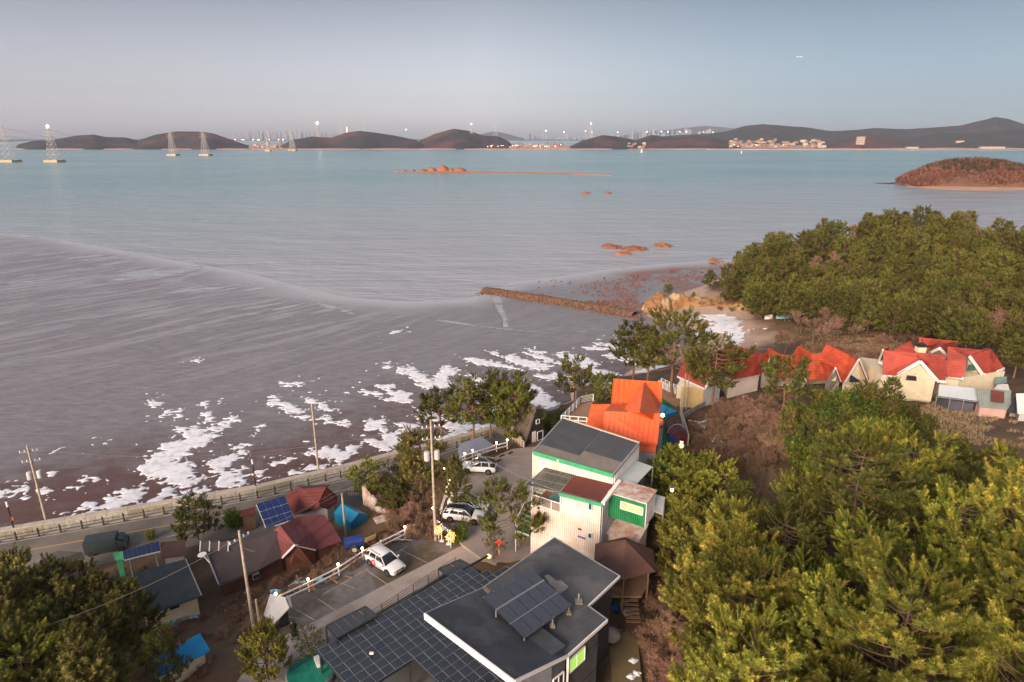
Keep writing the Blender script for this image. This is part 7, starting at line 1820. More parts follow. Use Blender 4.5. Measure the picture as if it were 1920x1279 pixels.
M_LITT = mat('dark_undergrowth', (.075, .055, .030), .95, (.05, .042, .022), .4, tint=(.11, .085, .035))
scatter('brambles', [[(400, 1140), (520, 1090), (640, 1030), (740, 985), (820, 1000), (780, 1000), (650, 1062), (498, 1143), (430, 1279), (300, 1300), (250, 1180), (380, 1150)], [(680, 930), (760, 890), (850, 880), (870, 900), (835, 950), (840, 1000), (760, 985), (700, 975)], [(850, 870), (870, 845), (960, 825), (960, 840), (880, 872)]], 7, .35, .9, M_BRAM, 'tangled brown brambles and dead stems on the slopes around the lots', seed=1, block=blk, n=16)
scatter('brambles', [[(1290, 850), (1330, 770), (1500, 740), (1500, 870), (1300, 890)], [(1190, 1090), (1290, 1030), (1360, 1290), (1200, 1330)]], 6, .4, 1.0, M_BRAM, 'reddish brown dead undergrowth right of the houses', seed=2, block=blk, n=16)
scatter('dry_grass', [[(1700, 770), (1760, 752), (1900, 790), (1990, 800), (1990, 840), (1740, 835), (1690, 800)], [(1540, 620), (1700, 625), (1660, 660), (1560, 680)], [(1600, 730), (1700, 745), (1690, 775), (1600, 760)]], 12, .3, .65, M_DRY, 'dry straw-coloured meadow grass by the red-roofed houses', seed=3, n=12)
scatter('dry_grass', [[(1150, 1140), (1200, 1110), (1225, 1200), (1230, 1300), (1140, 1300)], [(400, 985), (480, 955), (545, 975), (520, 1000), (430, 1020)]], 9, .15, .35, mat('olive_grass', (.16, .125, .05), .95, (.12, .10, .04), .4, tint=(.22, .17, .07)), 'olive dead lawn along the garden path and below the coast road', seed=4, n=12)
scatter('undergrowth', [[(1350, 560), (1600, 600), (1920, 640), (1990, 560), (1700, 640), (1450, 640), (1480, 600)], [(1500, 640), (1650, 640), (1900, 650), (1900, 690), (1640, 690), (1500, 700)]], 3.5, .5, 1.2, M_BRAM, 'brown undergrowth at the foot of the headland wood', seed=5, w=.04)
scatter('undergrowth', [[(1250, 900), (1500, 860), (1950, 860), (2000, 1300), (1350, 1300)], [(-50, 1100), (300, 1060), (290, 1290), (-50, 1300)]], 2.2, .4, 1.0, M_LITT, 'dark undergrowth and litter beneath the pines', seed=6, w=.04, block=blk)
scatter('undergrowth', [[(1200, 578), (1330, 575), (1480, 590), (1480, 578), (1330, 560), (1240, 545)]], 5, .4, 1.1, mat('ochre_grass', (.36, .19, .06), .95, (.26, .14, .05), .4, tint=(.42, .26, .10)), 'ochre grass and scrub on the low bluff above the beach', seed=7, w=.05)
# rocky bluff, breakwater, reefs and islands
M_ROCK = mat('rust_rock', (.36, .135, .07), .9, (.20, .085, .05), .35, bump=1.5, bsc=2)
M_ROCKB = mat('weedy_rock', (.20, .085, .055), .9, (.12, .06, .04), .6, bump=1, bsc=3)
M_ROCKG = mat('brown_rock', (.19, .10, .062), .9, (.095, .06, .042), .6, bump=1, bsc=3)
M_OCHRE = mat('ochre_cliff', (.30, .155, .065), .9, (.19, .095, .045), .35, bump=1.5, bsc=1.5, c3=(.40, .29, .16), sc3=.25)
def lump(name, cx, cy, rx, ry, h, m, seed, rot=0.0, z=0.0, n=36, rough=.35, kind='structure', parent=None, fq=.35):
 rng = np.random.default_rng(seed); t = np.linspace(-1.25, 1.25, n); X, Y = np.meshgrid(t, t, indexing='ij')
 wx = cx + (X * rx) * math.cos(rot) - (Y * ry) * math.sin(rot); wy = cy + (X * rx) * math.sin(rot) + (Y * ry) * math.cos(rot)
 r = np.hypot(X, Y); nz = fbm(wx * fq + seed * 3.7, wy * fq, 5)
 Z = (1 - r ** 2.2) * h + nz * h * rough * 2
 Z = np.maximum(Z, -.6)
 k = np.maximum(np.maximum(Z[:-1, :-1], Z[1:, :-1]), np.maximum(Z[:-1, 1:], Z[1:, 1:])) > -.55
 me = grid_mesh(name, np.stack([wx, wy, Z + z], -1), n, n, k, False)
 o = link_mesh(name, me, m, parent)
 return tag(o, kind=kind) if kind else o
p = G(1215, 585)
lump('rocky_bluff', p.x + 3, p.y + 2, 5.0, 4.0, 4.2, M_OCHRE, 3, .15, .0, 40)
q = G(1265, 578); lump('rocky_bluff', q.x + 2, q.y + 2, 6.5, 3.6, 3.2, M_OCHRE, 4, .1, .3, 40)
for i, (x, y) in enumerate([(1320, 574), (1370, 577), (1420, 582), (1462, 588)]):
 q = G(x, y); lump('beach_bank', q.x + 1, q.y + 2.2, 6.5, 2.8, 2.4, M_OCHRE, 10 + i, -.1, q.z - .4, 34)
def rocks(name, pts, mn, mx, m, seed, label, cat='rocks', flat=.6):
 rng = np.random.default_rng(seed)
 V0 = np.array([(0, 0, 1), (.9, 0, .4), (.28, .85, .4), (-.72, .53, .4), (-.72, -.53, .4), (.28, -.85, .4), (.72, .53, -.4), (-.28, .85, -.4), (-.9, 0, -.4), (-.28, -.85, -.4), (.72, -.53, -.4)])
 F0 = np.array([(0, 1, 2), (0, 2, 3), (0, 3, 4), (0, 4, 5), (0, 5, 1), (1, 6, 2), (2, 7, 3), (3, 8, 4), (4, 9, 5), (5, 10, 1), (2, 6, 7), (3, 7, 8), (4, 8, 9), (5, 9, 10), (1, 10, 6)])
 P = np.array(pts); k = len(P); Ls = []
 s = rng.uniform(mn, mx, (k, 1, 1)) * rng.uniform(.6, 1.2, (k, 1, 3)) * np.array([1, 1, flat])
 J = V0[None] * (1 + rng.normal(0, .14, (k, 11, 3))); W = J * s
 a = rng.uniform(0, 6.28, k); c_, s_ = np.cos(a)[:, None], np.sin(a)[:, None]
 W = np.stack([W[..., 0] * c_ - W[..., 1] * s_, W[..., 0] * s_ + W[..., 1] * c_, W[..., 2]], -1) + P[:, None]
 me = np_mesh(name, W.reshape(-1, 3), (F0[None] + (np.arange(k) * 11)[:, None, None]).reshape(-1, 3), False, np.repeat(rng.random(k), 15))
 return link_mesh(name, me, m)
# breakwater: rubble mound running out over the flat
bp = [U(x, y, 0).to_2d() for x, y in [(908, 546), (960, 554), (1020, 563), (1080, 573), (1140, 583), (1190, 592)]]
BW = densify(bp, 2.0); br = empty('breakwater', (BW[0].x, BW[0].y, 0), 'low rubble breakwater of brown stones running out from the bluff', 'breakwater')
mb = MB(Matrix.Translation((-BW[0].x, -BW[0].y, 0))); A0, A1, B0, B1 = offset(BW, 2.6), offset(BW, 1.2), offset(BW, -1.0), offset(BW, -2.6)
for i in range(len(BW) - 1):
 w = .55 + .5 * i / len(BW)
 def z_(p, z): return (p.x, p.y, z)
 mb.add([z_(A0[i], -.1), z_(A0[i + 1], -.1), z_(A1[i + 1], 1.1), z_(A1[i], 1.1), z_(B0[i], 1.1), z_(B0[i + 1], 1.1), z_(B1[i + 1], -.1), z_(B1[i], -.1)], [(0, 1, 2, 3), (3, 2, 5, 4), (4, 5, 6, 7)])
mb.build('core', M_ROCKG, br)
_rr = random.Random(4); pts = []
for _ in range(2800):
 i = _rr.randrange(len(BW) - 1); a = BW[i].lerp(BW[i + 1], _rr.random()); n = (BW[i + 1] - BW[i]).normalized(); n = Vector((-n.y, n.x)); k = _rr.gauss(0, 1.9)
 pts.append((a.x + n.x * k - BW[0].x, a.y + n.y * k - BW[0].y, max(0.05, 1.12 - max(0, abs(k) - 1.1) * .7)))
o = rocks('rubble', pts, .18, .5, M_ROCKG, 5, ''); o.parent = br; o['kind'] = 'stuff'
def cloud(polypx, n, z=.1, jit=0):
 out = []
 xs = [q[0] for q in polypx]; ys = [q[1] for q in polypx]
 while len(out) < n:
  x, y = _rr.uniform(min(xs), max(xs)), _rr.uniform(min(ys), max(ys))
  if inpoly(x, y, polypx): p = U(x, y, z); out.append((p.x, p.y, z + _rr.uniform(-.05, .1)))
 return out
o = rocks('shore_rocks', cloud([(1080, 566), (1180, 560), (1225, 575), (1200, 600), (1120, 588)], 520) + cloud([(1060, 548), (1130, 520), (1200, 515), (1230, 540), (1180, 560), (1100, 556)], 200) + cloud([(1250, 505), (1340, 503), (1340, 525), (1230, 530)], 130) + cloud([(1000, 530), (1060, 520), (1080, 535), (1010, 540)], 16) + cloud([(1330, 488), (1360, 484), (1350, 500), (1330, 496)], 40), .15, .55, M_ROCKB, 6, '')
tag(o, kind='stuff', label='scattered rust-brown rocks and weed round the breakwater root and bluff', cat='rocks')
# reefs in the water
for i, (px, py, w, d, lab) in enumerate([(1147, 463, 40, 8, 'left rock of the reef group in mid-bay'), (1188, 467, 54, 9, 'widest low rock of the reef group in mid-bay'), (1243, 461, 32, 6, 'small oval reef standing right of the mid-bay group'), (1170, 476, 34, 4, 'thin rock sliver below the mid-bay reefs'), (1141, 362.5, 12, 3, 'tiny reef far out towards the sand islet'), (1098, 362.5, 22, 1.5, 'faint flat reef left of the tiny far reef'), (1338, 491, 18, 4, 'low rock at the tip of the wooded headland')]):
 p = U(px, py, 0); sx = abs(U(px + w / 2, py, 0).x - p.x); sy = abs(U(px, py - d / 2, 0).y - p.y)
 o = lump('reef', p.x, p.y, sx, sy, 1.1, M_ROCK, 20 + i, 0, -.12, 30, .5, None, fq=.5 / max(1, sx * .12)); tag(o, 'rust-brown ' + lab, 'rock')
# sand islet with red boulders
t = empty('sand_islet', U(830, 323, 0), 'long thin sandbar islet with red boulders far out in the bay', 'islet'); c = t.location
def isl(px, py, w, h, seed, m=M_ROCK, ry=9):
 p = U(px, py, 0); o = lump('boulder', p.x - c.x, p.y - c.y, w, ry, h, m, seed, 0, 0, 22, .28, None, t, fq=.09); return o
for k, (px, w, h) in enumerate([(748, 2.2, 1.0), (760, 3.4, 2.4), (776, 2.2, 2.2), (794, 6.5, 5.0), (811, 6.5, 5.6), (831, 9.5, 7.4), (846, 6, 4.0), (861, 11, 4.8)]): isl(px, 321.5, w, h, 40 + k)
mb = MB(); top = [(738, 322.3), (790, 321), (880, 320.5), (960, 322), (1062, 323.2), (1100, 325)]; bot = [(738, 322.6), (790, 324), (880, 324.6), (960, 324.2), (1062, 326), (1100, 326.2)]
for i in range(5):
 a, b, c2_, d = [U(*q, .1) - c for q in (bot[i], bot[i + 1], top[i + 1], top[i])]
 mb.add([a, b, (b + c2_) / 2 + Vector((0, 0, .9)), (a + d) / 2 + Vector((0, 0, .9)), d, c2_], [(0, 1, 2, 3), (3, 2, 5, 4)])
mb.build('sandbar', mat('red_sand', (.52, .22, .11), .9, (.42, .17, .09), .05), t)
mb = MB(); a, b = U(1075, 326.4, .1) - c, U(1150, 328.6, .1) - c; mb.bar(a, b, 9, .3); mb.build('sandbar_tail', bpy.data.materials['red_sand'], t)
# wooded island on the right
wi_ = (470, 668); M_ISW = mat('island_ground', (.16, .08, .05), .95, (.10, .06, .04), .05)
lump('island', 482, 690, 80, 50, 25, M_ISW, 61, 0, 0, 60, .10, fq=.03)
lump('island', 428, 668, 30, 18, 9, M_ISW, 62, 0, 0, 40, .2, fq=.05)
p = U(1712, 348, 0); lump('island_cliff', p.x + 3, p.y + 2, 12, 9, 8, M_OCHRE, 63, 0, 0, 26, .3, fq=.12)
mb = MB(); pl = [(1640, 344), (1690, 343.5), (1700, 350), (1735, 353.5), (1800, 357), (1860, 357.5), (2000, 355)]; pu = [(1640, 343.4), (1690, 342), (1715, 345), (1735, 346), (1800, 347), (1860, 347), (2000, 345)]
for i in range(6):
 a, b, c2_, d = U(*pl[i], 0), U(*pl[i + 1], 0), U(*pu[i + 1], 1.6), U(*pu[i], 1.6 if i > 1 else .4); mb.add([a, b, c2_, d], [(0, 1, 2, 3)])
tag(mb.build('island_beach', mat('island_sand', (.50, .30, .20), .9, (.42, .25, .17), .08)), kind='structure')
def island_wood(name, n, h0, h1, w, m, label, seed, top=False):
 rng = np.random.default_rng(seed); V, F = tuft_tpl(rng, 26, w, .9); P = []
 while len(P) < n:
  X, Y = rng.uniform(-1, 1, 2); r = math.hypot(X, Y)
  if r > .93 or (top and r > .62): continue
  P.append((482 + X * 80, 690 + Y * 50, max(.5, (1 - r ** 2.2) * 24 - 1)))
  if not top and rng.random() < .25:
   X, Y = rng.uniform(-.9, .8, 2); P.append((428 + X * 28, 668 + Y * 16, max(.5, (1 - math.hypot(X, Y) ** 2.2) * 8.5)))
 P = np.array(P); k = len(P); D = np.stack([rng.normal(0, .18, k), rng.normal(0, .18, k), np.ones(k)], -1)
 W, Fo = place(V, F, P, D, rng.uniform(h0, h1, k), rng.uniform(0, 6.28, k))
 tag(link_mesh(name, np_mesh(name, W, Fo, False, np.repeat(rng.random(k), len(F))), m), kind='stuff', label=label, cat='wood')
island_wood('winter_wood', 2600, 3.0, 7.0, .075, mat('red_winter_wood', (.18, .068, .048), .9, (.115, .052, .042), .05, tint=(.24, .105, .07)), 'red-brown leafless wood covering the island at the right edge', 1)
island_wood('winter_wood', 420, 4.5, 8.0, .10, mat('island_pine', (.060, .050, .024), .9, (.045, .04, .02), .1), 'dark pines along the crest of the red-brown island', 2, True)
# far fuzz of trees on the hill crests is left to the hills themselves
# far shore: pylons, city, village
M_PYL = mat('pylon_steel', (.40, .39, .37), .6, (.34, .33, .32), .1)
M_BASE = mat('pylon_base', (.42, .33, .22), .8, (.5, .4, .26), .1)
def pylon(px, pyb, pyt, label, d=None, base=True, beacon=False, thick=.55, group=None, zb=0.0):
 p = U(px, pyb, zb) if d is None else UD(px, pyb, d)
 if d is not None: p.z = max(p.z, 0)
 h = ztop(p.y, pyt) - p.z; t = empty('transmission_pylon', p, label, 'pylon', group)
 w = h * .13; z0 = 4 if base else 0; mb = MB(); lv = [0, .17, .33, .47, .6, .71, .8, .88, 1.0]
 def W(f): return w * (1 - .9 * f) + .5
 for sx in (-1, 1):
  for sy in (-1, 1):
   for f0, f1 in zip(lv[:-1], lv[1:]): mb.bar((sx * W(f0), sy * W(f0), z0 + (h - z0) * f0), (sx * W(f1), sy * W(f1), z0 + (h - z0) * f1), thick * 1.3)
 for f0, f1 in zip(lv[:-1], lv[1:]):
  a, b, za, zb_ = W(f0), W(f1), z0 + (h - z0) * f0, z0 + (h - z0) * f1
  for sy in (-1, 1):
   mb.bar((-a, sy * a, za), (b, sy * b, zb_), thick * .7); mb.bar((a, sy * a, za), (-b, sy * b, zb_), thick * .7)
   mb.bar((-b, sy * b, zb_), (b, sy * b, zb_), thick * .7)
  for sx in (-1, 1): mb.bar((sx * a, -a, za), (sx * b, b, zb_), thick * .6)
 mb.build('lattice', M_PYL, t)
 mb = MB()
 for f, L in ((.74, .16), (.84, .14), (.94, .12)):
  z = z0 + (h - z0) * f; mb.bar((-h * L, 0, z), (h * L, 0, z), thick * 1.2, thick * 1.6)
 mb.build('cross_arm', M_PYL, t)
 if base: mb = MB(); mb.box((0, 0, 2.0), (w * 3.1, w * 3.1, 4.6)); mb.build('platform', M_BASE, t)
 if beacon: mb = MB(); mb.ball((0, 0, h + 1), beacon, 10, 8); mb.build('beacon', M_FLARE, t)
 return p, h
pA = pylon(19, 304, 235, 'pylon on a concrete base in the water, nearest the left edge', thick=.42)
pB = pylon(103, 304, 238, 'pylon in the water with a bright beacon on top', beacon=2.3, thick=.45)
pC = pylon(325, 292, 246, 'left one of two pylons before the long wooded hill', thick=.5)
pD = pylon(386, 292, 245, 'right one of two pylons before the long wooded hill', thick=.5)
pylon(503, 283.5, 258, 'small pylon in the water by the far village', thick=.6); pylon(549, 282.5, 245, 'pylon at the foot of the second hill', thick=.7)
pylon(598, 266, 231, 'pylon behind the second hill with a bright beacon', d=3000, base=False, beacon=4.6, thick=.8); pylon(884, 262, 233, 'pylon with a small light on the shoulder of the third hill', d=3000, base=False, beacon=2.2, thick=.9)
for x, b, tp in ((642, 262, 226), (685, 258, 228), (929, 262, 226), (1107, 270, 232)):
 pylon(x, b, tp, 'faint grey pylon standing far behind the hills', d=5200, base=False, thick=.9, group='faint pylons behind the hills', beacon=3.5 if x == 1107 else False)
# wires from pylon to pylon
M_WIRE = mat('wire', (.16, .15, .15), .6, None, 1)
def wire(a, b, sag, r, label, n=14, mats=None):
 a, b = Vector(a), Vector(b); pts = [a.lerp(b, i / n) - Vector((0, 0, 4 * sag * (i / n) * (1 - i / n))) for i in range(n + 1)]
 c = a; mb = MB(); mb.tube([p - c for p in pts], r, 4, False); o = mb.build('power_line', mats or M_WIRE, loc=c); return tag(o, label, 'power line', 'overhead power lines')
for (pa, ha), (pb, hb), s in ((pA, pB, 5), (pB, pC, 22), (pC, pD, 6), (pA, pC, 24)):
 for f in (.74, .94): wire(pa + Vector((0, 0, ha * f)), pb + Vector((0, 0, hb * f)), s, .16, 'thin power line sagging between the bay pylons', 20)
# city on the horizon
_r = random.Random(31)
M_TWR = [mat('tower_block_%d' % i, c, .8, None, .02) for i, c in enumerate([(.22, .25, .32), (.28, .29, .36), (.18, .21, .28), (.34, .32, .36)])]  # bluish fade of distant haze put into the block colours
tw = []
for k in range(4):
 mb = MB(); mb.box((0, 0, .5), (1, 1, 1)); mb.box((0, 0, 1.02), (.4, .5, .06))
 for j in range(5): mb.box((-.4 + j * .2, -.515, .5), (.06, .03, .92))
 tw.append(mb)
def tower(px, w, h, dist, k, lab, grp):
 t = None
 p = UD(px, 262, dist); me = TW[k]
 o = bpy.data.objects.new('tower_block', me); COL.objects.link(o); o.location = (p.x, dist, 4); o.scale = (w, w * .7, h)
 return tag(o, lab, 'tower block', grp)
TW = []
for k in range(4): o = tw[k].build('tower_block', M_TWR[k]); TW.append(o.data); bpy.data.objects.remove(o)
for i in range(74):
 px = 440 + i * 2.75 + _r.uniform(-1, 1); tower(px, _r.uniform(11, 20), _r.uniform(48, 115) * (1 - abs(px - 540) / 330) + 18, 8800 + _r.uniform(0, 900), _r.randrange(4), 'pale high-rise block in the hazy city beyond the left hills', 'city blocks beyond the left hills')
for i in range(60):
 px = 985 + i * 3.1 + _r.uniform(-1, 1); tower(px, _r.uniform(14, 30), _r.uniform(22, 85), 9000 + _r.uniform(0, 900), _r.randrange(4), 'faint high-rise block in the haze beyond the middle gap', 'city blocks beyond the middle gap')
for i in range(26):
 px = 1180 + i * 6 + _r.uniform(-2, 2); tower(px, _r.uniform(20, 40), _r.uniform(60, 150), 9200 + _r.uniform(0, 500), _r.randrange(4), 'faint high-rise block above the right-hand hills', 'city blocks above the right-hand hills')
p = UD(652, 250, 5000); t = tag(MB().lathe((0, 0, 0), [(11, 0), (9, 100), (8.5, ztop(5000, 238))], 12).build('chimney_stack', mat('pale_stack', (.85, .72, .62), .8, None, 1), loc=(p.x, 5000, 0)), 'pale round chimney stack rising behind the second hill', 'chimney')
# causeway lamps and lights along the far bridge
def farlight(px, py, d, r, lab, grp):
 p = UD(px, py, d); t = empty('light_mast', (p.x, p.y, 0), lab, 'light mast', grp)
 mb = MB(); mb.tube([(0, 0, 0), (0, 0, p.z)], .8, 5); mb.build('mast', M_PYL, t); mb = MB(); mb.ball((0, 0, p.z), r, 8, 6); mb.build('light', M_FLARE, t)
for px, py, r in ((1024, 245, 3.4), (1057, 248, 3.4), (1098, 246, 2), (1110, 248, 2.6), (1158, 248, 3), (1213, 247, 2.4), (1240, 247, 2.4), (1252, 247, 3), (1275, 247, 2.4), (1287, 247, 2.6), (1319, 247, 2), (1337, 248, 1.8), (761, 243, 2.4)):
 farlight(px, py, 5600, r, 'tall mast with a white light beyond the far hills', 'light masts beyond the hills')
# houses of the far villages
M_VH = [mat('far_house_%d' % i, c, .8, None, 1) for i, c in enumerate([(.42, .31, .25), (.34, .22, .18), (.52, .42, .35), (.28, .19, .16)])]
VH = []
for k in range(4):
 mb = MB(); mb.box((0, 0, .5), (2, 1.4, 1.0)); mb.add([(-1.1, -.8, 1), (1.1, -.8, 1), (1.1, .8, 1), (-1.1, .8, 1), (-1.1, 0, 1.45), (1.1, 0, 1.45)], [(0, 1, 5, 4), (2, 3, 4, 5), (0, 4, 3), (1, 2, 5)])
 for j in (-.6, 0, .6): mb.box((j, -.72, .5), (.3, .06, .4))
 o = mb.build('far_house', M_VH[k]); VH.append(o.data); bpy.data.objects.remove(o)
def village(n, x0, x1, y0, y1, d0, d1, lab, grp, s0=5, s1=9):
 for _ in range(n):
  px = _r.uniform(x0, x1); f = _r.random() ** 1.6; py = y1 + (y0 - y1) * f; d = d0 + (d1 - d0) * f; p = UD(px, py, d)
  o = bpy.data.objects.new('far_house', VH[_r.randrange(4)]); COL.objects.link(o); o.location = (p.x, p.y, max(2, p.z)); s = _r.uniform(s0, s1); o.scale = (s, s, s * .8); o.rotation_euler = (0, 0, _r.uniform(-.4, .4))
  tag(o, lab, 'house', grp)
village(95, 1370, 1545, 262, 277, 2600, 3080, 'small pale house in the village on the far right shore', 'houses of the far right village')
village(50, 905, 1055, 270, 277, 2720, 3300, 'small house in the low village between the far hills', 'houses of the middle far village', 4, 8)
village(28, 470, 530, 270, 277, 2720, 3200, 'small house in the village below the left skyline', 'houses of the left far village', 4, 8)
village(12, 1178, 1215, 268, 278, 2560, 2700, 'small house in the notch between two far hills', 'houses in the far notch', 4, 7)
for px, py, d, w, h, lab in ((1613, 267, 2590, 26, 28, 'tall pale guest house block on the wooded far right shore'), (1642, 238, 0, 0, 0, None), (1710, 276, 2540, 42, 8, 'long white sheds on the far right beach'), (1860, 276, 2520, 90, 9, 'very long pale sheds on the far right beach'), (1800, 266, 2900, 30, 12, 'pale building group on the far hillside')):
 if not w: continue
 p = UD(px, py, d); t = empty('far_building', (p.x, p.y, max(2, p.z - 8)), lab, 'building'); mb = MB(); mb.box((0, 0, h / 2), (w, 14, h)); mb.build('wall', M_VH[2], t)
 mb = MB()
 for j in range(3 if h > 20 else 1):
  for i in range(5): mb.box((-w / 2 + (i + .5) * w / 5, -7.1, h * (.25 + j * .28)), (w * .1, .3, h * .12))
 mb.build('window', M_GLASS, t); mb = MB(); mb.box((0, 0, h + .6), (w + 2, 15, 1.2)); mb.build('roof', M_VH[1], t)
for i in range(46):
 px = _r.choice([_r.uniform(905, 1055), _r.uniform(905, 1055), _r.uniform(440, 700), _r.uniform(1370, 1540)]); far = 440 < px < 700; d = 8100 if far else 2640; p = UD(px, 262 if far else _r.uniform(271, 276), d)
 o = MB().ball((0, 0, 0), 3.0 if far else .8, 6, 4).build('shore_light', M_LAMP, loc=p); tag(o, 'tiny warm light on the far shore', 'light', 'tiny lights along the far shore')
# small markers in the bay, boats on the beach, a plane
t = empty('channel_marker', U(1203, 285.5, 0), 'white channel marker standing in the water before the far notch', 'marker'); mb = MB(); mb.lathe((0, 0, 0), [(3, 0), (2.2, 4), (1.6, 9), (.4, 11)], 10); mb.build('tower', M_WHITE, t); mb = MB(); mb.lathe((0, 0, 0), [(4.5, -.5), (4.5, 1)], 10); mb.build('base', M_WHITE, t)
t = empty('channel_marker', U(1390, 287.5, 0), 'small white marker in the water off the right-hand village', 'marker'); mb = MB(); mb.lathe((0, 0, 0), [(1.6, 0), (1.2, 5), (.3, 7)], 8); mb.build('tower', M_WHITE, t)
p = UD(1499, 107, 4000); t = empty('airliner', p, 'tiny white airliner high in the sky on the right', 'airplane'); mb = MB(); mb.tube([(-17, 0, 0), (-14, 0, 0), (14, 0, .5), (18, 0, 1)], [.6, 2, 2, .4], 8); mb.build('fuselage', M_WHITE, t); mb = MB(); mb.bar((0, 0, 0), (-5, 16, 1), 3.5, .5); mb.bar((0, 0, 0), (-5, -16, 1), 3.5, .5); mb.build('wing', M_WHITE, t); mb = MB(); mb.bar((15, 0, 1), (18, 0, 6), 2.5, .5); mb.build('tail_fin', M_WHITE, t)
def boat(px, py, L, rz, m, lab, z=None):
 p = G(px, py); t = empty('beached_boat', p, lab, 'boat', None, rz); mb = MB(); n = 9; ring = []
 for i in range(n):
  s = i / (n - 1); w = .75 * math.sin(min(1, s * 1.7 + .12) * math.pi / 2) * (1 if s < .6 else math.sqrt(max(.02, 1 - ((s - .6) / .42) ** 2))); x = (s - .5) * L; k = .25 + .3 * max(0, s - .6)
  ring.append([(x, -w, .65 + k), (x, -w * .7, .15), (x, 0, 0 + k * .3), (x, w * .7, .15), (x, w, .65 + k), (x, w * .86, .6 + k), (x, 0, .3), (x, -w * .86, .6 + k)])
 vs = [q for r_ in ring for q in r_]; fs = [(i * 8 + k, i * 8 + (k + 1) % 8, (i + 1) * 8 + (k + 1) % 8, (i + 1) * 8 + k) for i in range(n - 1) for k in range(8)]; fs += [tuple(range(8)), tuple((n - 1) * 8 + k for k in reversed(range(8)))]
 mb.add(vs, fs); mb.build('hull', m, t); mb = MB(); mb.box((0, 0, .75), (.25, 1.2, .06)); mb.build('thwart', M_WOOD, t)
boat(1471, 598, 4.6, .15, mat('pale_turquoise', (.35, .62, .60), .5, None, 1), 'pale turquoise boat drawn up on the sandy beach'); boat(1441, 599, 2.6, .4, M_WHITE, 'small white boat on the beach left of the turquoise boat')
t = empty('blue_crate', G(1465, 587), 'small blue crate on the beach above the boats', 'crate'); mb = MB(); mb.box((0, 0, .4), (1.3, .8, .8)); mb.box((0, 0, .83), (1.4, .9, .07)); mb.build('body', M_BLUEB, t)
# utility poles, street lamps, wires
def upole(bx, by, tx, ty, z, label, arms=2, trans=0, r=.135, strut=False, steps=True, rz=.5):
 p = U(bx, by, z); h = ztop(p.y, ty) - z; t = empty('utility_pole', (p.x, p.y, z), label, 'utility pole', None, rz)
 mb = MB(); mb.tube([(0, 0, -.3), (0, 0, h)], [r * 1.15, r * .72], 10); mb.build('pole', M_POLE, t)
 tops = []
 for k in range(arms):
  z1 = h - .9 - k * 1.25; mb = MB(); mb.bar((-.95, .12, z1), (.95, .12, z1), .09, .09); mb.build('cross_arm', M_STEEL, t)
  for x in (-.85, -.4, .4, .85):
   mb = MB(); mb.lathe((x, .12, z1 + .05), [(.04, 0), (.07, .05), (.05, .1), (.07, .15), (.03, .22)], 8); mb.build('insulator', M_WHITE, t)
   tops.append(Vector((x, .12, z1 + .25)))
 for k in range(trans):
  x = -.5 if k == 0 else .5; mb = MB(); mb.lathe((x, .1, h - 4.4), [(.28, 0), (.31, .05), (.31, .85), (.26, .95), (.12, 1.0)], 14); mb.build('transformer', M_GREYW, t)
  mb = MB(); mb.bar((0, .05, h - 4.0), (x, .1, h - 4.0), .08); mb.build('bracket', M_STEEL, t)
 if steps:
  for k in range(7): mb = MB(); s = 1 if k % 2 else -1; mb.bar((0, 0, 2.4 + k * .45), (s * .34, 0, 2.4 + k * .45), .035); mb.build('step_bolt', M_STEEL, t)
 if strut: mb = MB(); mb.bar((0, 0, h - 1.6), (1.0, -.1, h - 2.6), .1); mb.build('strut', M_STEEL, t)
 M = Matrix.Translation(t.location) @ Matrix.Rotation(rz, 4, 'Z')
 return [M @ q for q in tops] + [M @ Vector((0, 0, h))]
T1 = upole(817, 1012, 808, 787, 8.1, 'tall concrete utility pole with two transformers beside the black sign', 2, 2, rz=.3)
T2 = upole(479, 1200, 437, 995, 6.6, 'leaning-looking utility pole with white strut in front of the brick house', 1, 0, strut=True, rz=1.0)
T3 = upole(649, 1012, 638, 925, 4.0, 'plain pale pole standing in front of the blue tent', 0, 0, r=.13, steps=False)
T4 = upole(88, 982, 50, 835, 3.1, 'utility pole with transformers on the sea wall, nearest the left edge', 2, 2, rz=.4)
T5 = upole(598, 890, 583, 757, 3.1, 'rust-stained utility pole on the sea wall in front of the ice', 1, 0, rz=.4)
T6 = upole(491, 1201, 475, 1124, 6.8, 'short bare pole beside the pole with the strut', 0, 0, r=.11, steps=False)
T7 = upole(1266, 992, 1266, 913, 9.6, 'pale pole with a warm lamp right of the green container', 0, 0, r=.14, steps=False)
T8 = upole(1279, 776, 1283, 700, 8.8, 'tall grey pole behind the white fence of the turf yard', 0, 0, r=.12, steps=False)
T9 = upole(1286, 772, 1286, 706, 8.8, 'second grey pole tight beside the turf yard pole', 0, 0, r=.09, steps=False)
T10 = upole(1480, 712, 1478, 668, 10, 'pole between the gabled red roofs', 1, 0, r=.13, steps=False)
p = U(1260, 919, 15.6); t = empty('pole_lamp', p, 'warm lamp on the pole right of the green container', 'lamp'); mb = MB(); mb.ball((0, 0, 0), .16); mb.build('bulb', M_LAMP, t); mb = MB(); mb.bar((0, 0, .1), (.35, 0, .3), .05); mb.build('bracket', M_STEEL, t)
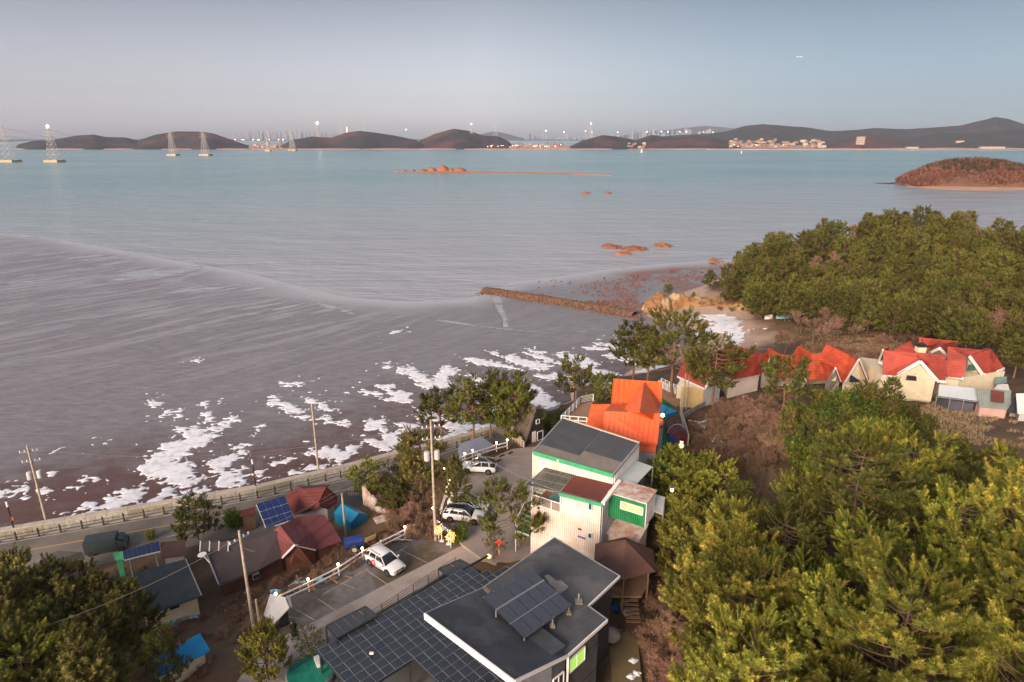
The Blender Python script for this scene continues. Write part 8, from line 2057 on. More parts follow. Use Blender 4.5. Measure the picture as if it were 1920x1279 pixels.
for a, b, sag, lab in ((T1[0], T2[0], 1.2, 'left wire from the tall transformer pole to the strutted pole'), (T1[3], T2[3], 1.3, 'right wire from the tall transformer pole to the strutted pole'), (T1[1], T4[2], 2.0, 'long wire from the transformer pole to the sea wall pole'), (T2[1], U(-60, 1215, 12.5), 1.0, 'wire crossing the lower left wood'), (T1[2], U(1120, 940, 17.0), 1.2, 'thick black cable from the tall pole to the container house'), (T5[1], T4[1], 2.6, 'wire between the two sea wall poles'), (T5[2], U(900, 800, 11.5), 2.0, 'wire from the rust-stained pole towards the cabin')):
 wire(a, b, sag, .014 if 'black cable' not in lab else .035, lab)
def slamp(bx, by, ty, z, label, rz=2.2):
 p = U(bx, by, z); h = ztop(p.y, ty) - z; t = empty('street_lamp', p, label, 'street lamp', None, rz)
 mb = MB(); mb.tube([(0, 0, 0), (0, 0, h)], [.10, .06], 8); mb.box((0, 0, .1), (.35, .35, .2)); mb.build('pole', M_DARK if h < 6 else M_DARK, t)
 mb = MB(); mb.bar((0, 0, h - .1), (1.2, 0, h + .25), .06); mb.build('arm', M_STEEL, t); mb = MB(); mb.box((1.35, 0, h + .26), (.55, .22, .1)); mb.build('head', M_GREYW, t)
 mb = MB(); mb.tube([(0, 0, h - 1.0), (0, 0, h - .3)], .12, 8); mb.build('white_band', M_WHITE, t); mb = MB(); mb.box((0, -.12, h * .46), (.26, .2, .45)); mb.build('orange_box', mat('orange_plastic', (.75, .22, .02), .5, None, 1) if 'orange_plastic' not in bpy.data.materials else bpy.data.materials['orange_plastic'], t)
slamp(29, 1003, 936, 3.1, 'dark street lamp with an orange box, at the left edge of the sea wall')
slamp(481, 923, 857, 3.1, 'dark street lamp with an orange box, halfway along the sea wall')
# white post-and-rail fences with globe lamps
def lamp_fence(label, posts, z, lamps, h=1.15, start=None, end=None):
 P = [U(x, y, z) for x, y in posts]; t = empty('white_rail_fence', P[0], label, 'fence'); om = Matrix.Translation(-P[0])
 for i, p in enumerate(P):
  mb = MB(om); mb.bar(p, p + Vector((0, 0, h)), .13); mb.build('post', M_WHITE, t)
 a, b = P[0], P[-1]
 if start: a = U(*start, z)
 if end: b = U(*end, z)
 Q = [a] + (P[1:-1] if (start or end) and len(P) > 2 else P[1:-1]) + [b]
 for zz in (.5, 1.0):
  mb = MB(om)
  for u, v in zip(Q[:-1], Q[1:]): mb.bar(u + Vector((0, -.07, zz)), v + Vector((0, -.07, zz)), .09, .11)
  mb.build('rail', M_WHITE, t)
 for i in lamps:
  p = P[i] + Vector((0, 0, h)); l = empty('globe_lamp', p, None, 'lamp')
  l['label'] = label_lamp(i, label); mb = MB(); mb.ball((0, 0, .2), .12, 12, 8); mb.build('globe', M_LAMP, l); mb = MB(); mb.tube([(0, 0, 0), (0, 0, .1)], .04, 6); mb.build('neck', M_DARK, l)
  ld = bpy.data.lights.new('globe_light', 'POINT'); ld.energy = 10; ld.color = (1, .62, .28); ld.shadow_soft_size = .17
  lo = bpy.data.objects.new('globe_light', ld); COL.objects.link(lo); lo.parent = l; lo.location = (0, 0, .24)
ORD = ['first', 'second', 'third', 'fourth', 'fifth', 'sixth', 'seventh', 'eighth']
def label_lamp(i, lab): return 'glowing globe lamp on the %s post from the left of the %s' % (ORD[i], 'gravel lot fence' if 'gravel' in lab else ('short side fence' if 'short' in lab else 'sea-side car park fence'))
lamp_fence('long white two-rail fence with globe lamps along the gravel lot', [(520, 1137), (580, 1109), (636, 1080), (681, 1050), (715, 1031), (760, 1009)], 8.05, [0, 1, 2, 3, 5], start=(510, 1142), end=(779, 999))
lamp_fence('white two-rail fence with globe lamps on the sea-side edge of the car park', [(872, 868), (886.5, 862), (931, 847), (951, 842)], 8.3, [0, 1, 2, 3], start=(857, 873))
lamp_fence('short white side fence with globe lamps dropping down left of the car park', [(834, 897), (843, 920), (838, 932), (829, 962)], 8.2, [0, 1, 2], start=(834, 885), end=(826, 970))
p = U(814, 985, 8.0); t = empty('string_light_post', p, 'white post wrapped in string lights left of the tall utility pole', 'lamp post'); h = ztop(p.y, 955) - 8; mb = MB(); mb.bar((0, 0, 0), (0, 0, h), .1); mb.build('post', M_WHITE, t); mb = MB(); mb.ball((0, 0, h + .12), .16); mb.build('globe', M_LAMP, t)
p = U(899, 872, 8.3); p = U(898.5, 863, 8.3); t = tag(MB().lathe((0, 0, 0), [(.22, 0), (.26, .8), (.28, .85)], 12).build('litter_bin', M_CREAM, loc=p), 'small cream round bin between two posts of the car park fence', 'bin')
p = U(846, 929, 8.3); t = tag(MB().lathe((0, 0, 0), [(.26, 0), (.3, .9), (.32, .95)], 12).build('litter_bin', M_CREAM, loc=p), 'cream round bin beside the short side fence', 'bin')
# broken boards, gate leaf and bits lying behind the gravel lot fence
t = empty('yellow_board', U(694, 1022, 8.4), 'yellow board leaning against the gravel lot fence', 'board'); mb = MB(); mb.box((0, .3, .6), (1.2, .05, .6), rz=.7, rx=.3); mb.build('board', M_VERG, t); mb = MB(); mb.bar((-.3, .3, 0), (-.3, .3, .4), .06); mb.build('leg', M_WOOD, t)
for px, py, lab, s in ((517, 1116, 'crumpled light blue plastic sheet in the brambles left of the lot', .7), (603, 1094, 'light blue plastic strip by the gravel lot fence', .8), (562, 1099, 'pale blue plastic sheet over rubbish behind the fence', .8), (315, 1172, 'torn grey-blue sheet lying on the bare slope', 1.7), (365, 1164, 'scrap of pale blue sheet near the dark-roofed house', .6)):
 p = G(px, py); mb = MB(); _q = random.Random(px); vs = [((i - 2) * .35 * s + _q.uniform(-.08, .08), (j - 1) * .35 * s + _q.uniform(-.08, .08), .28 + _q.uniform(0, .22)) for i in range(5) for j in range(3)]
 mb.add(vs, [(i * 3 + j, (i + 1) * 3 + j, (i + 1) * 3 + j + 1, i * 3 + j + 1) for i in range(4) for j in range(2)]); o = mb.build('plastic_sheet', mat('pale_blue_plastic', (.22, .48, .62), .5, None, 1) if 'pale_blue_plastic' not in bpy.data.materials else bpy.data.materials['pale_blue_plastic'], loc=p); tag(o, lab, 'plastic sheet')
# planks heap beside the slope, debris pile right of the fence
def heap(px, py, n, L, m, nm, lab, cat, seed):
 p = G(px, py); t = empty(nm, p, lab, cat); r = random.Random(seed)
 for i in range(n):
  mb = MB(); a = r.uniform(0, 3.1); c_ = Vector((r.uniform(-1, 1), r.uniform(-.8, .8), .15 + r.uniform(0, .5))); d = Vector((math.cos(a), math.sin(a), r.uniform(-.12, .12))) * L * r.uniform(.5, 1) / 2; mb.bar(c_ - d, c_ + d, .14, .05); mb.build('plank', m[i % len(m)], t)
heap(1320, 800, 26, 2.4, [M_WOOD, M_STEEL, M_CONC, M_WHITE], 'debris_heap', 'heap of grey scrap boards and pipes right of the white fence', 'debris', 1)
heap(1350, 830, 7, 4.0, [M_STEEL, M_WHITE], 'debris_heap', 'loose pale poles lying on the bare brown slope', 'debris', 2)
heap(570, 1105, 12, 1.6, [M_WOOD, M_CONC, M_ROCK], 'debris_heap', 'heap of reddish planks behind the gravel lot fence', 'debris', 3)
heap(640, 1092, 6, 1.4, [M_WOOD, M_DECK], 'debris_heap', 'few planks under the rails right of the second lamp', 'debris', 4)
heap(745, 1018, 10, 2.2, [M_DARK, M_CONC], 'debris_heap', 'dark boards stacked below the rails above the white car', 'debris', 5)
for px, py, lab in ((1188, 1238, 'largest snow scrap on the garden path'), (1194, 1262, 'middle snow scrap on the garden path'), (1184, 1268, 'lowest snow scrap on the garden path')):
 p = U(px, py, 8.2); mb = MB(); r = random.Random(px); n = 11; vs = [(0, 0, .12)] + [(r.uniform(.25, .5) * math.cos(6.28 * k / n), r.uniform(.2, .42) * math.sin(6.28 * k / n), 0) for k in range(n)]; mb.add(vs, [(0, 1 + k, 1 + (k + 1) % n) for k in range(n)]); tag(mb.build('snow_patch', M_SNOW, loc=p), lab, 'snow')
# garden path and urn behind the black house
sheet('garden_path', upoly([(1142, 1160), (1165, 1150), (1195, 1190), (1205, 1290), (1150, 1290), (1140, 1200)], 8.18), 8.18, mat('olive_path', (.17, .13, .06), .95, (.13, .10, .05), .5))
p = U(1153.5, 1148, 8.3); t = empty('blue_urn', p, 'tall deep blue urn holding pale leaves beside the garden path', 'plant pot'); mb = MB(); mb.lathe((0, 0, 0), [(.22, 0), (.36, .5), (.3, .95), (.36, 1.05)], 14); mb.build('pot', bpy.data.materials['deep_blue'], t)
a_, b_2 = TPL['B1']; o = bpy.data.objects.new('leaves', b_2); COL.objects.link(o); o.parent = t; o.location = (0, 0, .9); o.scale = (.28, .28, .22)
for i, (px, py) in enumerate([(1150, 1125), (1168, 1132), (1176, 1150), (1190, 1122), (1148, 1195)]):
 p = U(px, py, 8.5); o = rocks('garden_rock', [(0, 0, .2)], .6, .9, M_CONC, 70 + i, ''); o.location = p; tag(o, 'pale garden boulder beside the path behind the black house', 'rock', 'garden boulders beside the path')
# sign, lit trees, heart lamp
a, b = U(828.5, 1015, 8.05), U(841, 1021, 8.05); t = empty('black_sign', a, 'black signboard with white lettering on two white posts at the lot entrance', 'sign'); d = (b - a).normalized()
h0 = ztop(a.y, 996) - 8.05; c = (a + b) / 2; n_ = Vector((d.y, -d.x, 0))
if n_.y > 0: n_ = -n_
mb = MB(Matrix.Translation(-a)); mb.bar(c - d * 1.05 + Vector((0, 0, 2.1)), c + d * 1.05 + Vector((0, 0, 1.75)), .08, .75); mb.build('board', M_DARK, t)
mb = MB(Matrix.Translation(-a)); r = random.Random(8)
for row, (zz, n, x0, sz) in enumerate(((.2, 5, -.95, .13), (-.02, 8, -.95, .15), (-.24, 9, -.3, .07))):
 for k in range(n):
  if row == 0 and k == 3: continue
  if row == 1 and k in (1,): continue
  x = x0 + k * (.16 if row == 0 else (.235 if row == 1 else .13)); s = sz
  base = c + d * x + Vector((0, 0, 1.925 - (x / 1.05) * .175 + zz)) + n_ * .055
  for q in range(3):
   u0, v0 = r.uniform(-.4, .4) * s, (q - 1) * .36 * s
   if r.random() < .6: mb.bar(base + d * (-.45 * s) + Vector((0, 0, v0)), base + d * (.42 * s) + Vector((0, 0, v0)), .012, s * .2)
   else: mb.bar(base + d * u0 + Vector((0, 0, -.5 * s)), base + d * u0 + Vector((0, 0, .5 * s)), .012, .03)
mb.build('lettering', mat('sign_white', (.9, .9, .9), .5, None, 1, emit=(1, 1, 1), es=.35), t)
for p in (a, b): mb = MB(Matrix.Translation(-a)); mb.bar(p, p + Vector((0, 0, 1.8)), .08); mb.box(p + Vector((0, 0, .08)), (.45, .3, .16)); mb.build('post', M_WHITE, t)
M_LEDL = mat('warm_led', (1, .6, .2), .5, None, 1, emit=(1, .33, .06), es=.5); M_LEDW = mat('white_led', (1, .9, .7), .5, None, 1, emit=(1, .62, .25), es=.9)
for bx, by, cy, r_, lab, gy in ((823, 1015, 993, .42, 'smaller glowing orange light tree left of the black sign', 0), (845.5, 1027, 1006, .5, 'larger glowing orange light tree right of the black sign', 0)):
 p = U(bx, by, 8.05); h = ztop(p.y, cy) - 8.05; t = empty('light_tree', p, lab, 'light ornament'); mb = MB(); mb.tube([(0, 0, 0), (0, 0, h)], .04, 6); mb.build('pole', M_WHITE, t)
 rr = random.Random(by); m1, m2 = MB(), MB()
 for k in range(120):
  v = Vector((rr.gauss(0, 1), rr.gauss(0, 1), rr.gauss(0, 1))).normalized() * r_ * rr.uniform(.45, 1.1) ; v.z *= 1.25
  (m1 if k % 3 else m2).ball((v.x, v.y, h + v.z), .062 if k % 3 else .045, 5, 3)
 m1.build('orange_bulb', M_LEDL, t)['kind'] = 'stuff'; m2.build('white_bulb', M_LEDW, t)['kind'] = 'stuff'
 m3 = MB()
 for k in range(16): v = Vector((rr.gauss(0, 1), rr.gauss(0, 1), rr.gauss(0, 1))).normalized() * r_; m3.bar((0, 0, h - .3), (v.x, v.y, h + v.z), .02)
 m3.build('twig', M_BARKG, t)['kind'] = 'stuff'
 ld = bpy.data.lights.new('tree_light', 'POINT'); ld.energy = 12; ld.color = (1, .5, .16); ld.shadow_soft_size = .5; lo = bpy.data.objects.new('tree_light', ld); COL.objects.link(lo); lo.parent = t; lo.location = (0, 0, h)
p = U(935.5, 1040, 8.3); h = ztop(p.y, 1019) - 8.3; t = empty('heart_lamp', p, 'slim lit post topped by a red heart beside the small garden tree', 'lamp')
mb = MB(); mb.tube([(0, 0, 0), (0, 0, h)], .03, 6); mb.build('post', M_LEDL, t); mb = MB(); mb.ball((-.14, 0, h + .12), .18); mb.ball((.14, 0, h + .12), .18); mb.lathe((0, 0, h - .22), [(.01, 0), (.27, .3)], 8); mb.build('heart', mat('red_heart', (.7, .01, .02), .4, None, 1, emit=(1, .02, .02), es=.8), t)
p = U(917, 1047, 8.5); tag(MB().ball((0, 0, .25), .25).build('globe_light', mat('peach_globe', (.9, .6, .4), .5, None, 1, emit=(1, .5, .25), es=.8), loc=p), 'peach glowing globe on the planter by the porch canopy', 'lamp')
p = U(1242.5, 0 + 778, 15);
p = U(822, 1001, 8.6); t = tag(MB().box((0, 0, 0), (.55, .06, .5), rx=.0, rz=.4, ry=.78).build('warning_plate', mat('yellow_black', (.75, .45, .02), .5, (.04, .03, .02), 3.5), loc=p - Vector((.0, .3, 0))), 'yellow and black warning plate at the foot of the tall pole', 'sign')
# blue covered cart and the round mirror post by the fence
t = empty('blue_covered_cart', U(664, 1028, 6.8), 'cart under a deep blue tarpaulin behind the gravel lot fence', 'cart'); mb = MB()
n = 8; vs = [];
for x in (-.95, .95):
 for k in range(n + 1): a = math.pi * k / n; vs.append((x, .6 * math.cos(a), .9 + .45 * math.sin(a)))
mb.add(vs, [(k, k + 1, n + 2 + k, n + 1 + k) for k in range(n)] + [tuple(range(n + 1)), tuple(range(n + 1, 2 * n + 2))]); mb.box((0, 0, .7), (1.9, 1.2, .45)); mb.M = Matrix.Identity(4); mb.build('tarpaulin', mat('navy_tarpaulin', (.02, .05, .24), .5, (.015, .04, .18), 2, bump=.8), t)
for x in (-.6, .6): mb = MB(); mb.tube([(x, -.62, .3), (x, -.5, .3)], .3, 12); mb.build('wheel', M_DARK, t)
t.rotation_euler = (0, 0, .35)
p = U(668, 1062, 8.05); h = ztop(p.y, 1030) - 8.05; t = empty('mirror_post', p, 'brown post carrying a dark round disc beside the white car', 'post'); mb = MB(); mb.bar((0, 0, 0), (0, 0, h), .1); mb.build('post', M_WOOD, t); mb = MB(); mb.tube([(0, -.1, h), (0, -.02, h)], .38, 16); mb.build('disc', M_DARK, t); mb = MB(); mb.tube([(0, -.13, h), (0, -.1, h)], .24, 16); mb.build('hub', M_CONC, t)
# white tarpaulin booth
p = U(518, 1172, 8.05); t = empty('white_covered_booth', p, 'small booth leaning under a white sheet at the lower end of the gravel lot', 'booth'); mb = MB(); q = [Vector(v) for v in ((-1.0, .1, .9), (.2, -.9, .8), (1.3, .0, 1.7), (.75, .7, 2.2), (-.6, 1.0, 2.3))]
mb.slab([v + Vector((0, 0, .1)) for v in q], .08); mb.build('sheet', M_GREYW, t)
for k in range(3): mb = MB(); mb.bar(q[1].lerp(q[2], 1) + Vector((.05 + k * .09, .05, .1)), q[3] + Vector((.1 + k * .09, .2, .05)), .05, .25); mb.build('rail', M_STEEL, t)
mb = MB(); mb.prism([(-.6, 0), (.2, -.6), (1.1, .1), (.3, .9), (-.5, .8)], 0, [.7, .6, 1.3, 1.8, 1.8]); mb.build('body', M_DARK, t)
# parked dark van by the coast road
# cars
M_CARW = mat('white_car_paint', (.82, .81, .80), .22, (.80, .79, .78), .5, spec=.6)
M_CARG = mat('car_glass', (.015, .02, .025), .06, (.012, .016, .02), 1, spec=.8)
M_TYRE = mat('tyre', (.02, .02, .02), .8, None, 2)
M_RIM = mat('alloy_rim', (.25, .25, .26), .3, (.18, .18, .19), 2, metal=.7)
M_TRIM = mat('black_trim', (.025, .025, .027), .6, None, 2)
M_RED = mat('red_decal', (.75, .02, .05), .4, None, 1)
M_TAIL = mat('tail_lamp', (.35, .01, .01), .3, None, 1)
M_HEAD = mat('head_lamp', (.7, .7, .68), .15, None, 1)
def loft(name, rings, m, parent, smooth=True):
 n = len(rings[0]); vs = [p for r in rings for p in r]; fs = []
 for i in range(len(rings) - 1):
  for k in range(n): fs.append((i * n + k, i * n + (k + 1) % n, (i + 1) * n + (k + 1) % n, (i + 1) * n + k))
 fs += [tuple(reversed(range(n))), tuple((len(rings) - 1) * n + k for k in range(n))]
 mb = MB(); mb.add(vs, fs); o = mb.build(name, m, parent, smooth); return o
def car(label, near_rear, near_front, z, roof=None, L=4.45, W=1.82, H=1.62, kind='suv', side=1, decal=False):
 """placed by where the two camera-side wheels touch the ground"""
 r, f = U(*near_rear, z), U(*near_front, z); d = (f - r).normalized(); n = Vector((-d.y, d.x, 0))
 if n.y < 0: n = -n
 c = (r + f) / 2 + n * (W / 2 - .05); t = empty('parked_car', (c.x, c.y, z), label, 'car', None, math.atan2(d.y, d.x))
 h = W / 2; wb = L * .59 / 2; suv = kind == 'suv'; B = .94 if suv else .86
 # body stations: x, half width, sill z, belt z, centre z
 S = [(-.5, .74, .42, .80, .84), (-.49, .86, .30, .92, .98), (-.44, .95, .24, B + .04, B + .08), (-.30, 1, .22, B + .05, B + .10), (0, 1, .22, B + .02, B + .08), (.17, 1, .22, B - .01, B + .06), (.27, .99, .22, B - .06, B + .02), (.38, .96, .22, B - .13, B - .05), (.46, .88, .25, B - .20, B - .13), (.49, .78, .30, B - .30, B - .24), (.5, .68, .38, B - .36, B - .32)]
 rings = []
 for x, w, z0, zb, zc in S:
  w *= h; X = x * L
  rings.append([(X, -w * .9, z0), (X, -w, z0 + .12), (X, -w, (z0 + zb) / 2), (X, -w * .985, zb - .08), (X, -w * .90, zb), (X, -w * .5, zc), (X, w * .5, zc), (X, w * .90, zb), (X, w * .985, zb - .08), (X, w, (z0 + zb) / 2), (X, w, z0 + .12), (X, w * .9, z0)])
 loft('body', rings, M_CARW, t)
 # glasshouse
 a0, a1, b1, b0 = (-.475, -.40, .06, .235) if suv else (-.40, -.27, .03, .22)
 G_ = [(a0, .80, B + .02, B + .06), (a1 * 1.04, .80, B + .04, H - .16), (a1 * .9, .78, B + .04, H - .06), (-.15, .76, B + .02, H - .02), (0, .76, B, H - .03), (b1, .76, B, H - .09), ((b1 + b0) / 2, .79, B - .02, (B + H) / 2 - .02), (b0, .82, B - .02, B + .03)]
 rings = []
 for x, w, z0, z1 in G_:
  X = x * L; wl, wu = w * h * 1.12, (w - .10 * min(1, (z1 - z0) * 2)) * h
  rings.append([(X, -wl, z0), (X, -(wl + wu) / 2 - .02, (z0 + z1) / 2), (X, -wu, z1 - .04), (X, -wu * .85, z1), (X, wu * .85, z1), (X, wu, z1 - .04), (X, (wl + wu) / 2 + .02, (z0 + z1) / 2), (X, wl, z0)])
 loft('windows', rings, M_CARG, t)
 # roof skin, pillars, rails
 R_ = [(a1 * 1.02, H - .15), (a1 * .88, H - .05), (-.15, H - .005), (0, H - .015), (b1, H - .075)]; rings = []
 for x, z1 in R_: X = x * L; w = .69 * h; rings.append([(X, -w, z1 - .05), (X, -w * .86, z1 + .012), (X, 0, z1 + .03), (X, w * .86, z1 + .012), (X, w, z1 - .05), (X, 0, z1 - .06)])
 loft('roof', rings, roof or M_CARW, t)
 for s in (-1, 1):
  mb = MB(); top = (b1 * L, s * .70 * h, H - .09); bot = (b0 * L * .97, s * .93 * h, B - .0); mb.bar(top, bot, .07, .06); mb.bar((-.10 * L, s * .695 * h, H - .06), (-.10 * L, s * .92 * h, B), .05, .05); mb.bar((-.30 * L, s * .69 * h, H - .08), (-.33 * L, s * .92 * h, B + .03), .14 if suv else .08, .05)
  mb.bar((a1 * L, s * .69 * h, H - .12), (b1 * L, s * .70 * h, H - .09), .05, .05); mb.build('pillar', M_CARW, t)
  if suv: mb = MB(); mb.bar((-.33 * L, s * .66 * h, H + .03), (.02 * L, s * .67 * h, H + .02), .035, .05); mb.build('roof_rail', M_STEEL, t)
  mb = MB(); mb.box((b0 * L * .80, s * (h + .10), B + .06), (.14, .22, .15)); mb.build('mirror', M_CARW, t)
  mb = MB(); mb.box((.475 * L, s * h * .66, B - .30), (.16, .34, .12), rz=-s * .35); mb.build('headlight', M_HEAD, t)
  mb = MB(); mb.box((-.488 * L, s * h * .68, B - .08), (.1, .38, .14), rz=s * .3); mb.build('tail_light', M_TAIL, t)
  mb = MB(); mb.bar((-wb + .42, s * (h + .004), .30), (wb - .42, s * (h + .004), .30), .03, .12); mb.build('sill', M_TRIM if suv else M_CARW, t)
  for k in (-.07, .13):
   mb = MB(); mb.bar((k * L - .1, s * (h + .008), B - .14), (k * L + .06, s * (h + .008), B - .14), .02, .03); mb.build('door_handle', M_CARW, t)
  for k in (-.12, .10):
   mb = MB(); mb.bar((k * L, s * (h + .002), .36), (k * L, s * (h + .002), B - .06), .008, .014); mb.build('door_gap', M_TRIM, t)
  for x in (-wb, wb):
   mb = MB(); mb.tube([(x, s * (h - .16), .36), (x, s * (h + .006), .36)], .405, 20); mb.build('wheel_arch', M_TRIM, t)
   mb = MB(); mb.tube([(x, s * (h - .22), .335), (x, s * (h - .205 + .22), .335)], [.33, .33], 20); w = mb.build('wheel', M_TYRE, t)
   mb = MB(); mb.tube([(x, s * (h + .015), .335), (x, s * (h + .022), .335)], .20, 16)
   for q in range(5): aa = q * 1.2566; mb.bar((x, s * (h + .026), .335), (x + .19 * math.cos(aa), s * (h + .026), .335 + .19 * math.sin(aa)), .012, .05)
   mb.build('rim', M_RIM, w)
 mb = MB(); mb.box((.498 * L, 0, B - .34), (.06, W * .50, .16)); mb.box((.497 * L, 0, .38), (.07, W * .6, .12)); mb.build('grille', M_TRIM, t)
 mb = MB(); mb.box((-.497 * L, 0, .36), (.06, W * .7, .16)); mb.build('rear_bumper', M_TRIM, t)
 mb = MB(); mb.box((.504 * L, 0, .52), (.02, .5, .11)); mb.build('number_plate', M_WHITE, t)
 if decal:
  s = 1 if (Vector((0, 0, 0)) - Vector((0, 0, 0))).length else 0
  lp = -1 if n.dot(Vector((-d.y, d.x, 0))) > 0 else 1
  mb = MB(); y = lp * (h + .012)
  for k in range(18):
   a0_, a1_ = k / 18 * 6.283, (k + 1) / 18 * 6.283
   for r0, r1 in ((.17, .33),): mb.add([(-.62 + r0 * math.cos(a0_), y, .66 + r0 * math.sin(a0_)), (-.62 + r1 * math.cos(a0_), y, .66 + r1 * math.sin(a0_)), (-.62 + r1 * math.cos(a1_), y, .66 + r1 * math.sin(a1_)), (-.62 + r0 * math.cos(a1_), y, .66 + r0 * math.sin(a1_))], [(0, 1, 2, 3)])
  mb.add([(-.80, y, .36), (-.42, y, .36), (-.42, y, .5), (-.55, y, .4), (-.72, y, .5)], [(0, 1, 2, 3, 4)]); mb.box((-.62, y, .66), (.10, .006, .2)); mb.box((-.56, y, .66), (.14, .006, .05))
  mb.build('decal', M_RED, t); mb = MB()
  for k in range(9): mb.box((-.18 + k * .085, y, .55), (.05, .006, .09))
  mb.build('decal_lettering', mat('faded_red', (.72, .25, .22), .5, None, 1), t)
 return t
car('white compact car with a red round emblem on its side, parked on the gravel lot', (695.5, 1061.5), (724.5, 1079), 8.05, None, 4.3, 1.80, 1.60, 'suv', decal=True)
car('white car with a black roof, parked alone by the sea-side car park fence', (914, 890), (877.5, 888), 8.32, M_CARG, 4.45, 1.85, 1.62)
car('white saloon with a dark glass roof, behind the other white car under the crooked pine', (853, 957), (898, 963), 8.32, M_CARG, 4.7, 1.84, 1.46, 'saloon')
car('white car with a black roof, half hidden by the small dark pine', (843.6, 979), (890, 984.5), 8.32, M_CARG, 4.5, 1.84, 1.60)
# parked dark van beside the coast road
p = U(203, 1030, 3.05); t = empty('dark_van', (p.x, p.y, 3.0), 'dark boxy van parked beside the coast road at the left', 'van', None, .35)
mb = MB(); mb.box((-.5, 0, 1.05), (3.2, 1.7, 1.55)); mb.build('box', mat('dark_green_grey', (.035, .05, .055), .5, None, 1), t)
mb = MB(); mb.prism([(1.1, -.8), (2.1, -.8), (2.1, .8), (1.1, .8)], .35, [1.5, .95, .95, 1.5]); mb.build('cab', bpy.data.materials['dark_green_grey'], t); mb = MB(); mb.box((1.5, 0, 1.3), (.6, 1.4, .5), ry=.3); mb.build('windscreen', M_CARG, t)
for x in (-1.5, 1.4):
 for s in (-1, 1): mb = MB(); mb.tube([(x, s * .7, .32), (x, s * .88, .32)], .32, 14); mb.build('wheel', M_TYRE, t)
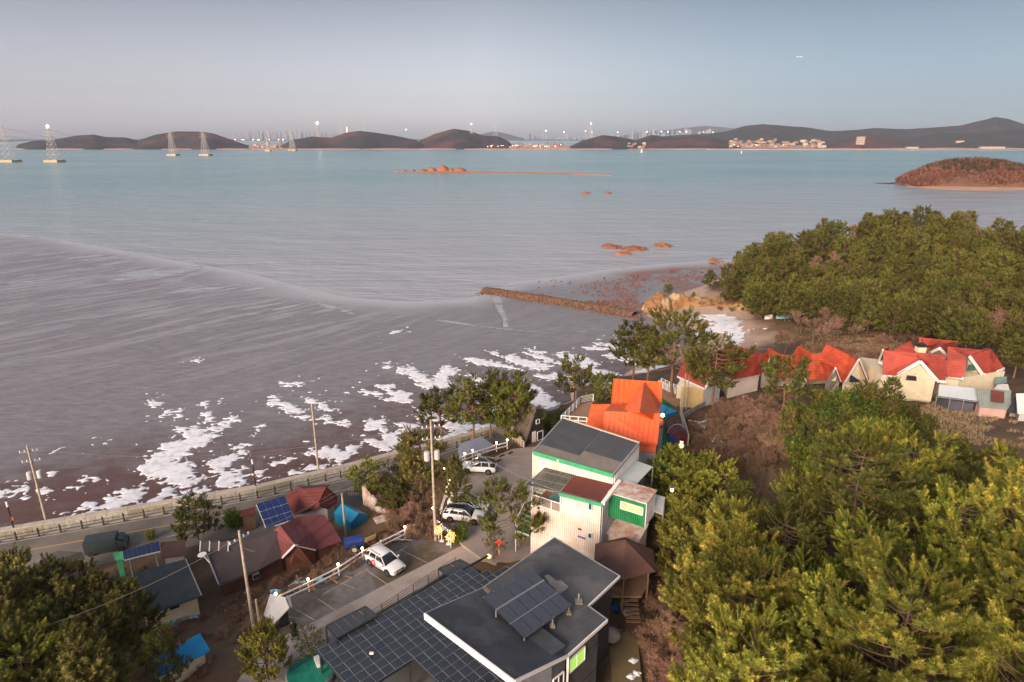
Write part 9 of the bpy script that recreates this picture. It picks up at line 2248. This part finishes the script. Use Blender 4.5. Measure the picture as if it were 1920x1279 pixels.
# person in a long black coat with a controller
def person():
 p = U(553, 1196, 8.05); t = empty('person', p, 'person in a long black coat holding a small white device on the gravel lot', 'person', None, .55)
 # skeleton grown with the skin modifier: pelvis first
 J = [(0, 0, .92), (0, 0, 1.18), (0, .01, 1.40), (0, 0, 1.50), (0, .03, 1.60), (0, .04, 1.70),
         (.10, 0, .86), (.11, .03, .48), (.11, -.02, .09), (.11, .14, .05),
         (-.10, 0, .86), (-.11, .05, .48), (-.11, 0, .09), (-.11, .16, .05),
         (.19, 0, 1.41), (.25, .02, 1.14), (.13, .24, 1.16), (.08, .31, 1.19),
         (-.19, 0, 1.41), (-.25, .02, 1.14), (-.13, .24, 1.16), (-.08, .31, 1.19)]
 E = [(0, 1), (1, 2), (2, 3), (3, 4), (4, 5), (0, 6), (6, 7), (7, 8), (8, 9), (0, 10), (10, 11), (11, 12), (12, 13), (2, 14), (14, 15), (15, 16), (16, 17), (2, 18), (18, 19), (19, 20), (20, 21)]
 Rd = [.15, .14, .15, .055, .085, .08, .10, .07, .05, .045, .10, .07, .05, .045, .075, .05, .038, .03, .075, .05, .038, .03]
 me = bpy.data.meshes.new('body'); me.from_pydata(J, E, []); o = bpy.data.objects.new('body', me); COL.objects.link(o); o.parent = t
 o.modifiers.new('skin', 'SKIN')
 for i, r in enumerate(Rd): me.skin_vertices[0].data[i].radius = (r, r * (.75 if i < 3 else 1))
 me.skin_vertices[0].data[0].use_root = True
 s = o.modifiers.new('sub', 'SUBSURF'); s.levels = 2; s.render_levels = 2
 m = mat('dark_trousers', (.02, .02, .022), .8, None, 3); me.materials.append(m)
 # head over the skinned neck, face features, hair
 sk = mat('skin', (.42, .25, .18), .6, None, 2)
 mb = MB(); mb.ball((0, .035, 1.63), .098, 16, 12, (.86, 1.0, 1.2)); mb.ball((0, .135, 1.62), .018, 6, 4); mb.ball((-.085, .03, 1.62), .025, 6, 4, (.5, 1, 1.3)); mb.ball((.085, .03, 1.62), .025, 6, 4, (.5, 1, 1.3)); mb.build('face', sk, t, True)
 mb = MB(); mb.ball((0, .015, 1.66), .108, 16, 12, (.92, 1.02, 1.08)); mb.build('hair', M_BLACKW, t, True)
 mb = MB(); n = 14; rings = []
 for z, rx, ry in ((.30, .27, .24), (.6, .25, .21), (.95, .21, .17), (1.2, .215, .155), (1.38, .22, .14), (1.45, .17, .11), (1.52, .085, .085)):
  rings.append([(rx * math.cos(6.283 * k / n) * (1 + .05 * math.sin(3 * k)), ry * math.sin(6.283 * k / n) + .01, z) for k in range(n)])
 loft('coat', rings, mat('black_coat', (.012, .016, .015), .8, (.02, .026, .024), 4, bump=.6), t)
 for s in (-1, 1):
  mb = MB(); mb.tube([(s * .19, 0, 1.40), (s * .255, .02, 1.15), (s * .14, .23, 1.16)], [.085, .068, .055], 10); mb.build('sleeve', bpy.data.materials['black_coat'], t, True)
  mb = MB(); mb.ball((s * .085, .30, 1.185), .038, 8, 6, (.9, 1.2, .6))
  for k in range(4): mb.tube([(s * (.06 + k * .017), .32, 1.19), (s * (.045 + k * .017), .37 - abs(k - 1.5) * .008, 1.20), (s * (.03 + k * .015), .375, 1.175)], [.010, .009, .007], 5)
  mb.tube([(s * .075, .29, 1.20), (s * .05, .32, 1.225)], [.012, .009], 5); mb.build('hand', sk, t)
 t2 = empty('controller', t.location, 'small white controller held by the person in the black coat', 'controller', None, .55)
 mb = MB(); mb.box((0, .365, 1.215), (.17, .09, .035), rx=.4); mb.build('body', M_WHITE, t2); mb = MB(); mb.box((0, .42, 1.28), (.15, .015, .09), rx=-.3); mb.build('phone', M_GREYW, t2)
person()
# haze: one closed box of thin even air
def haze():
 mb = MB(); mb.box((0, 5300, 149), (26000, 13600, 300)); m = bpy.data.materials.new('haze'); m.use_nodes = True; nt = m.node_tree
 nt.nodes.remove(nt.nodes['Principled BSDF']); v = nt.nodes.new('ShaderNodeVolumePrincipled'); v.inputs['Color'].default_value = (.70, .80, 1.0, 1); v.inputs['Density'].default_value = HAZE_D; v.inputs['Anisotropy'].default_value = 0
 nt.links.new(v.outputs[0], nt.nodes['Material Output'].inputs['Volume'])
 o = mb.build('haze', m); return tag(o, 'thin pale haze lying over the bay and the far shore', 'haze', None, 'stuff')
HAZE_D = 4.0e-5
haze()
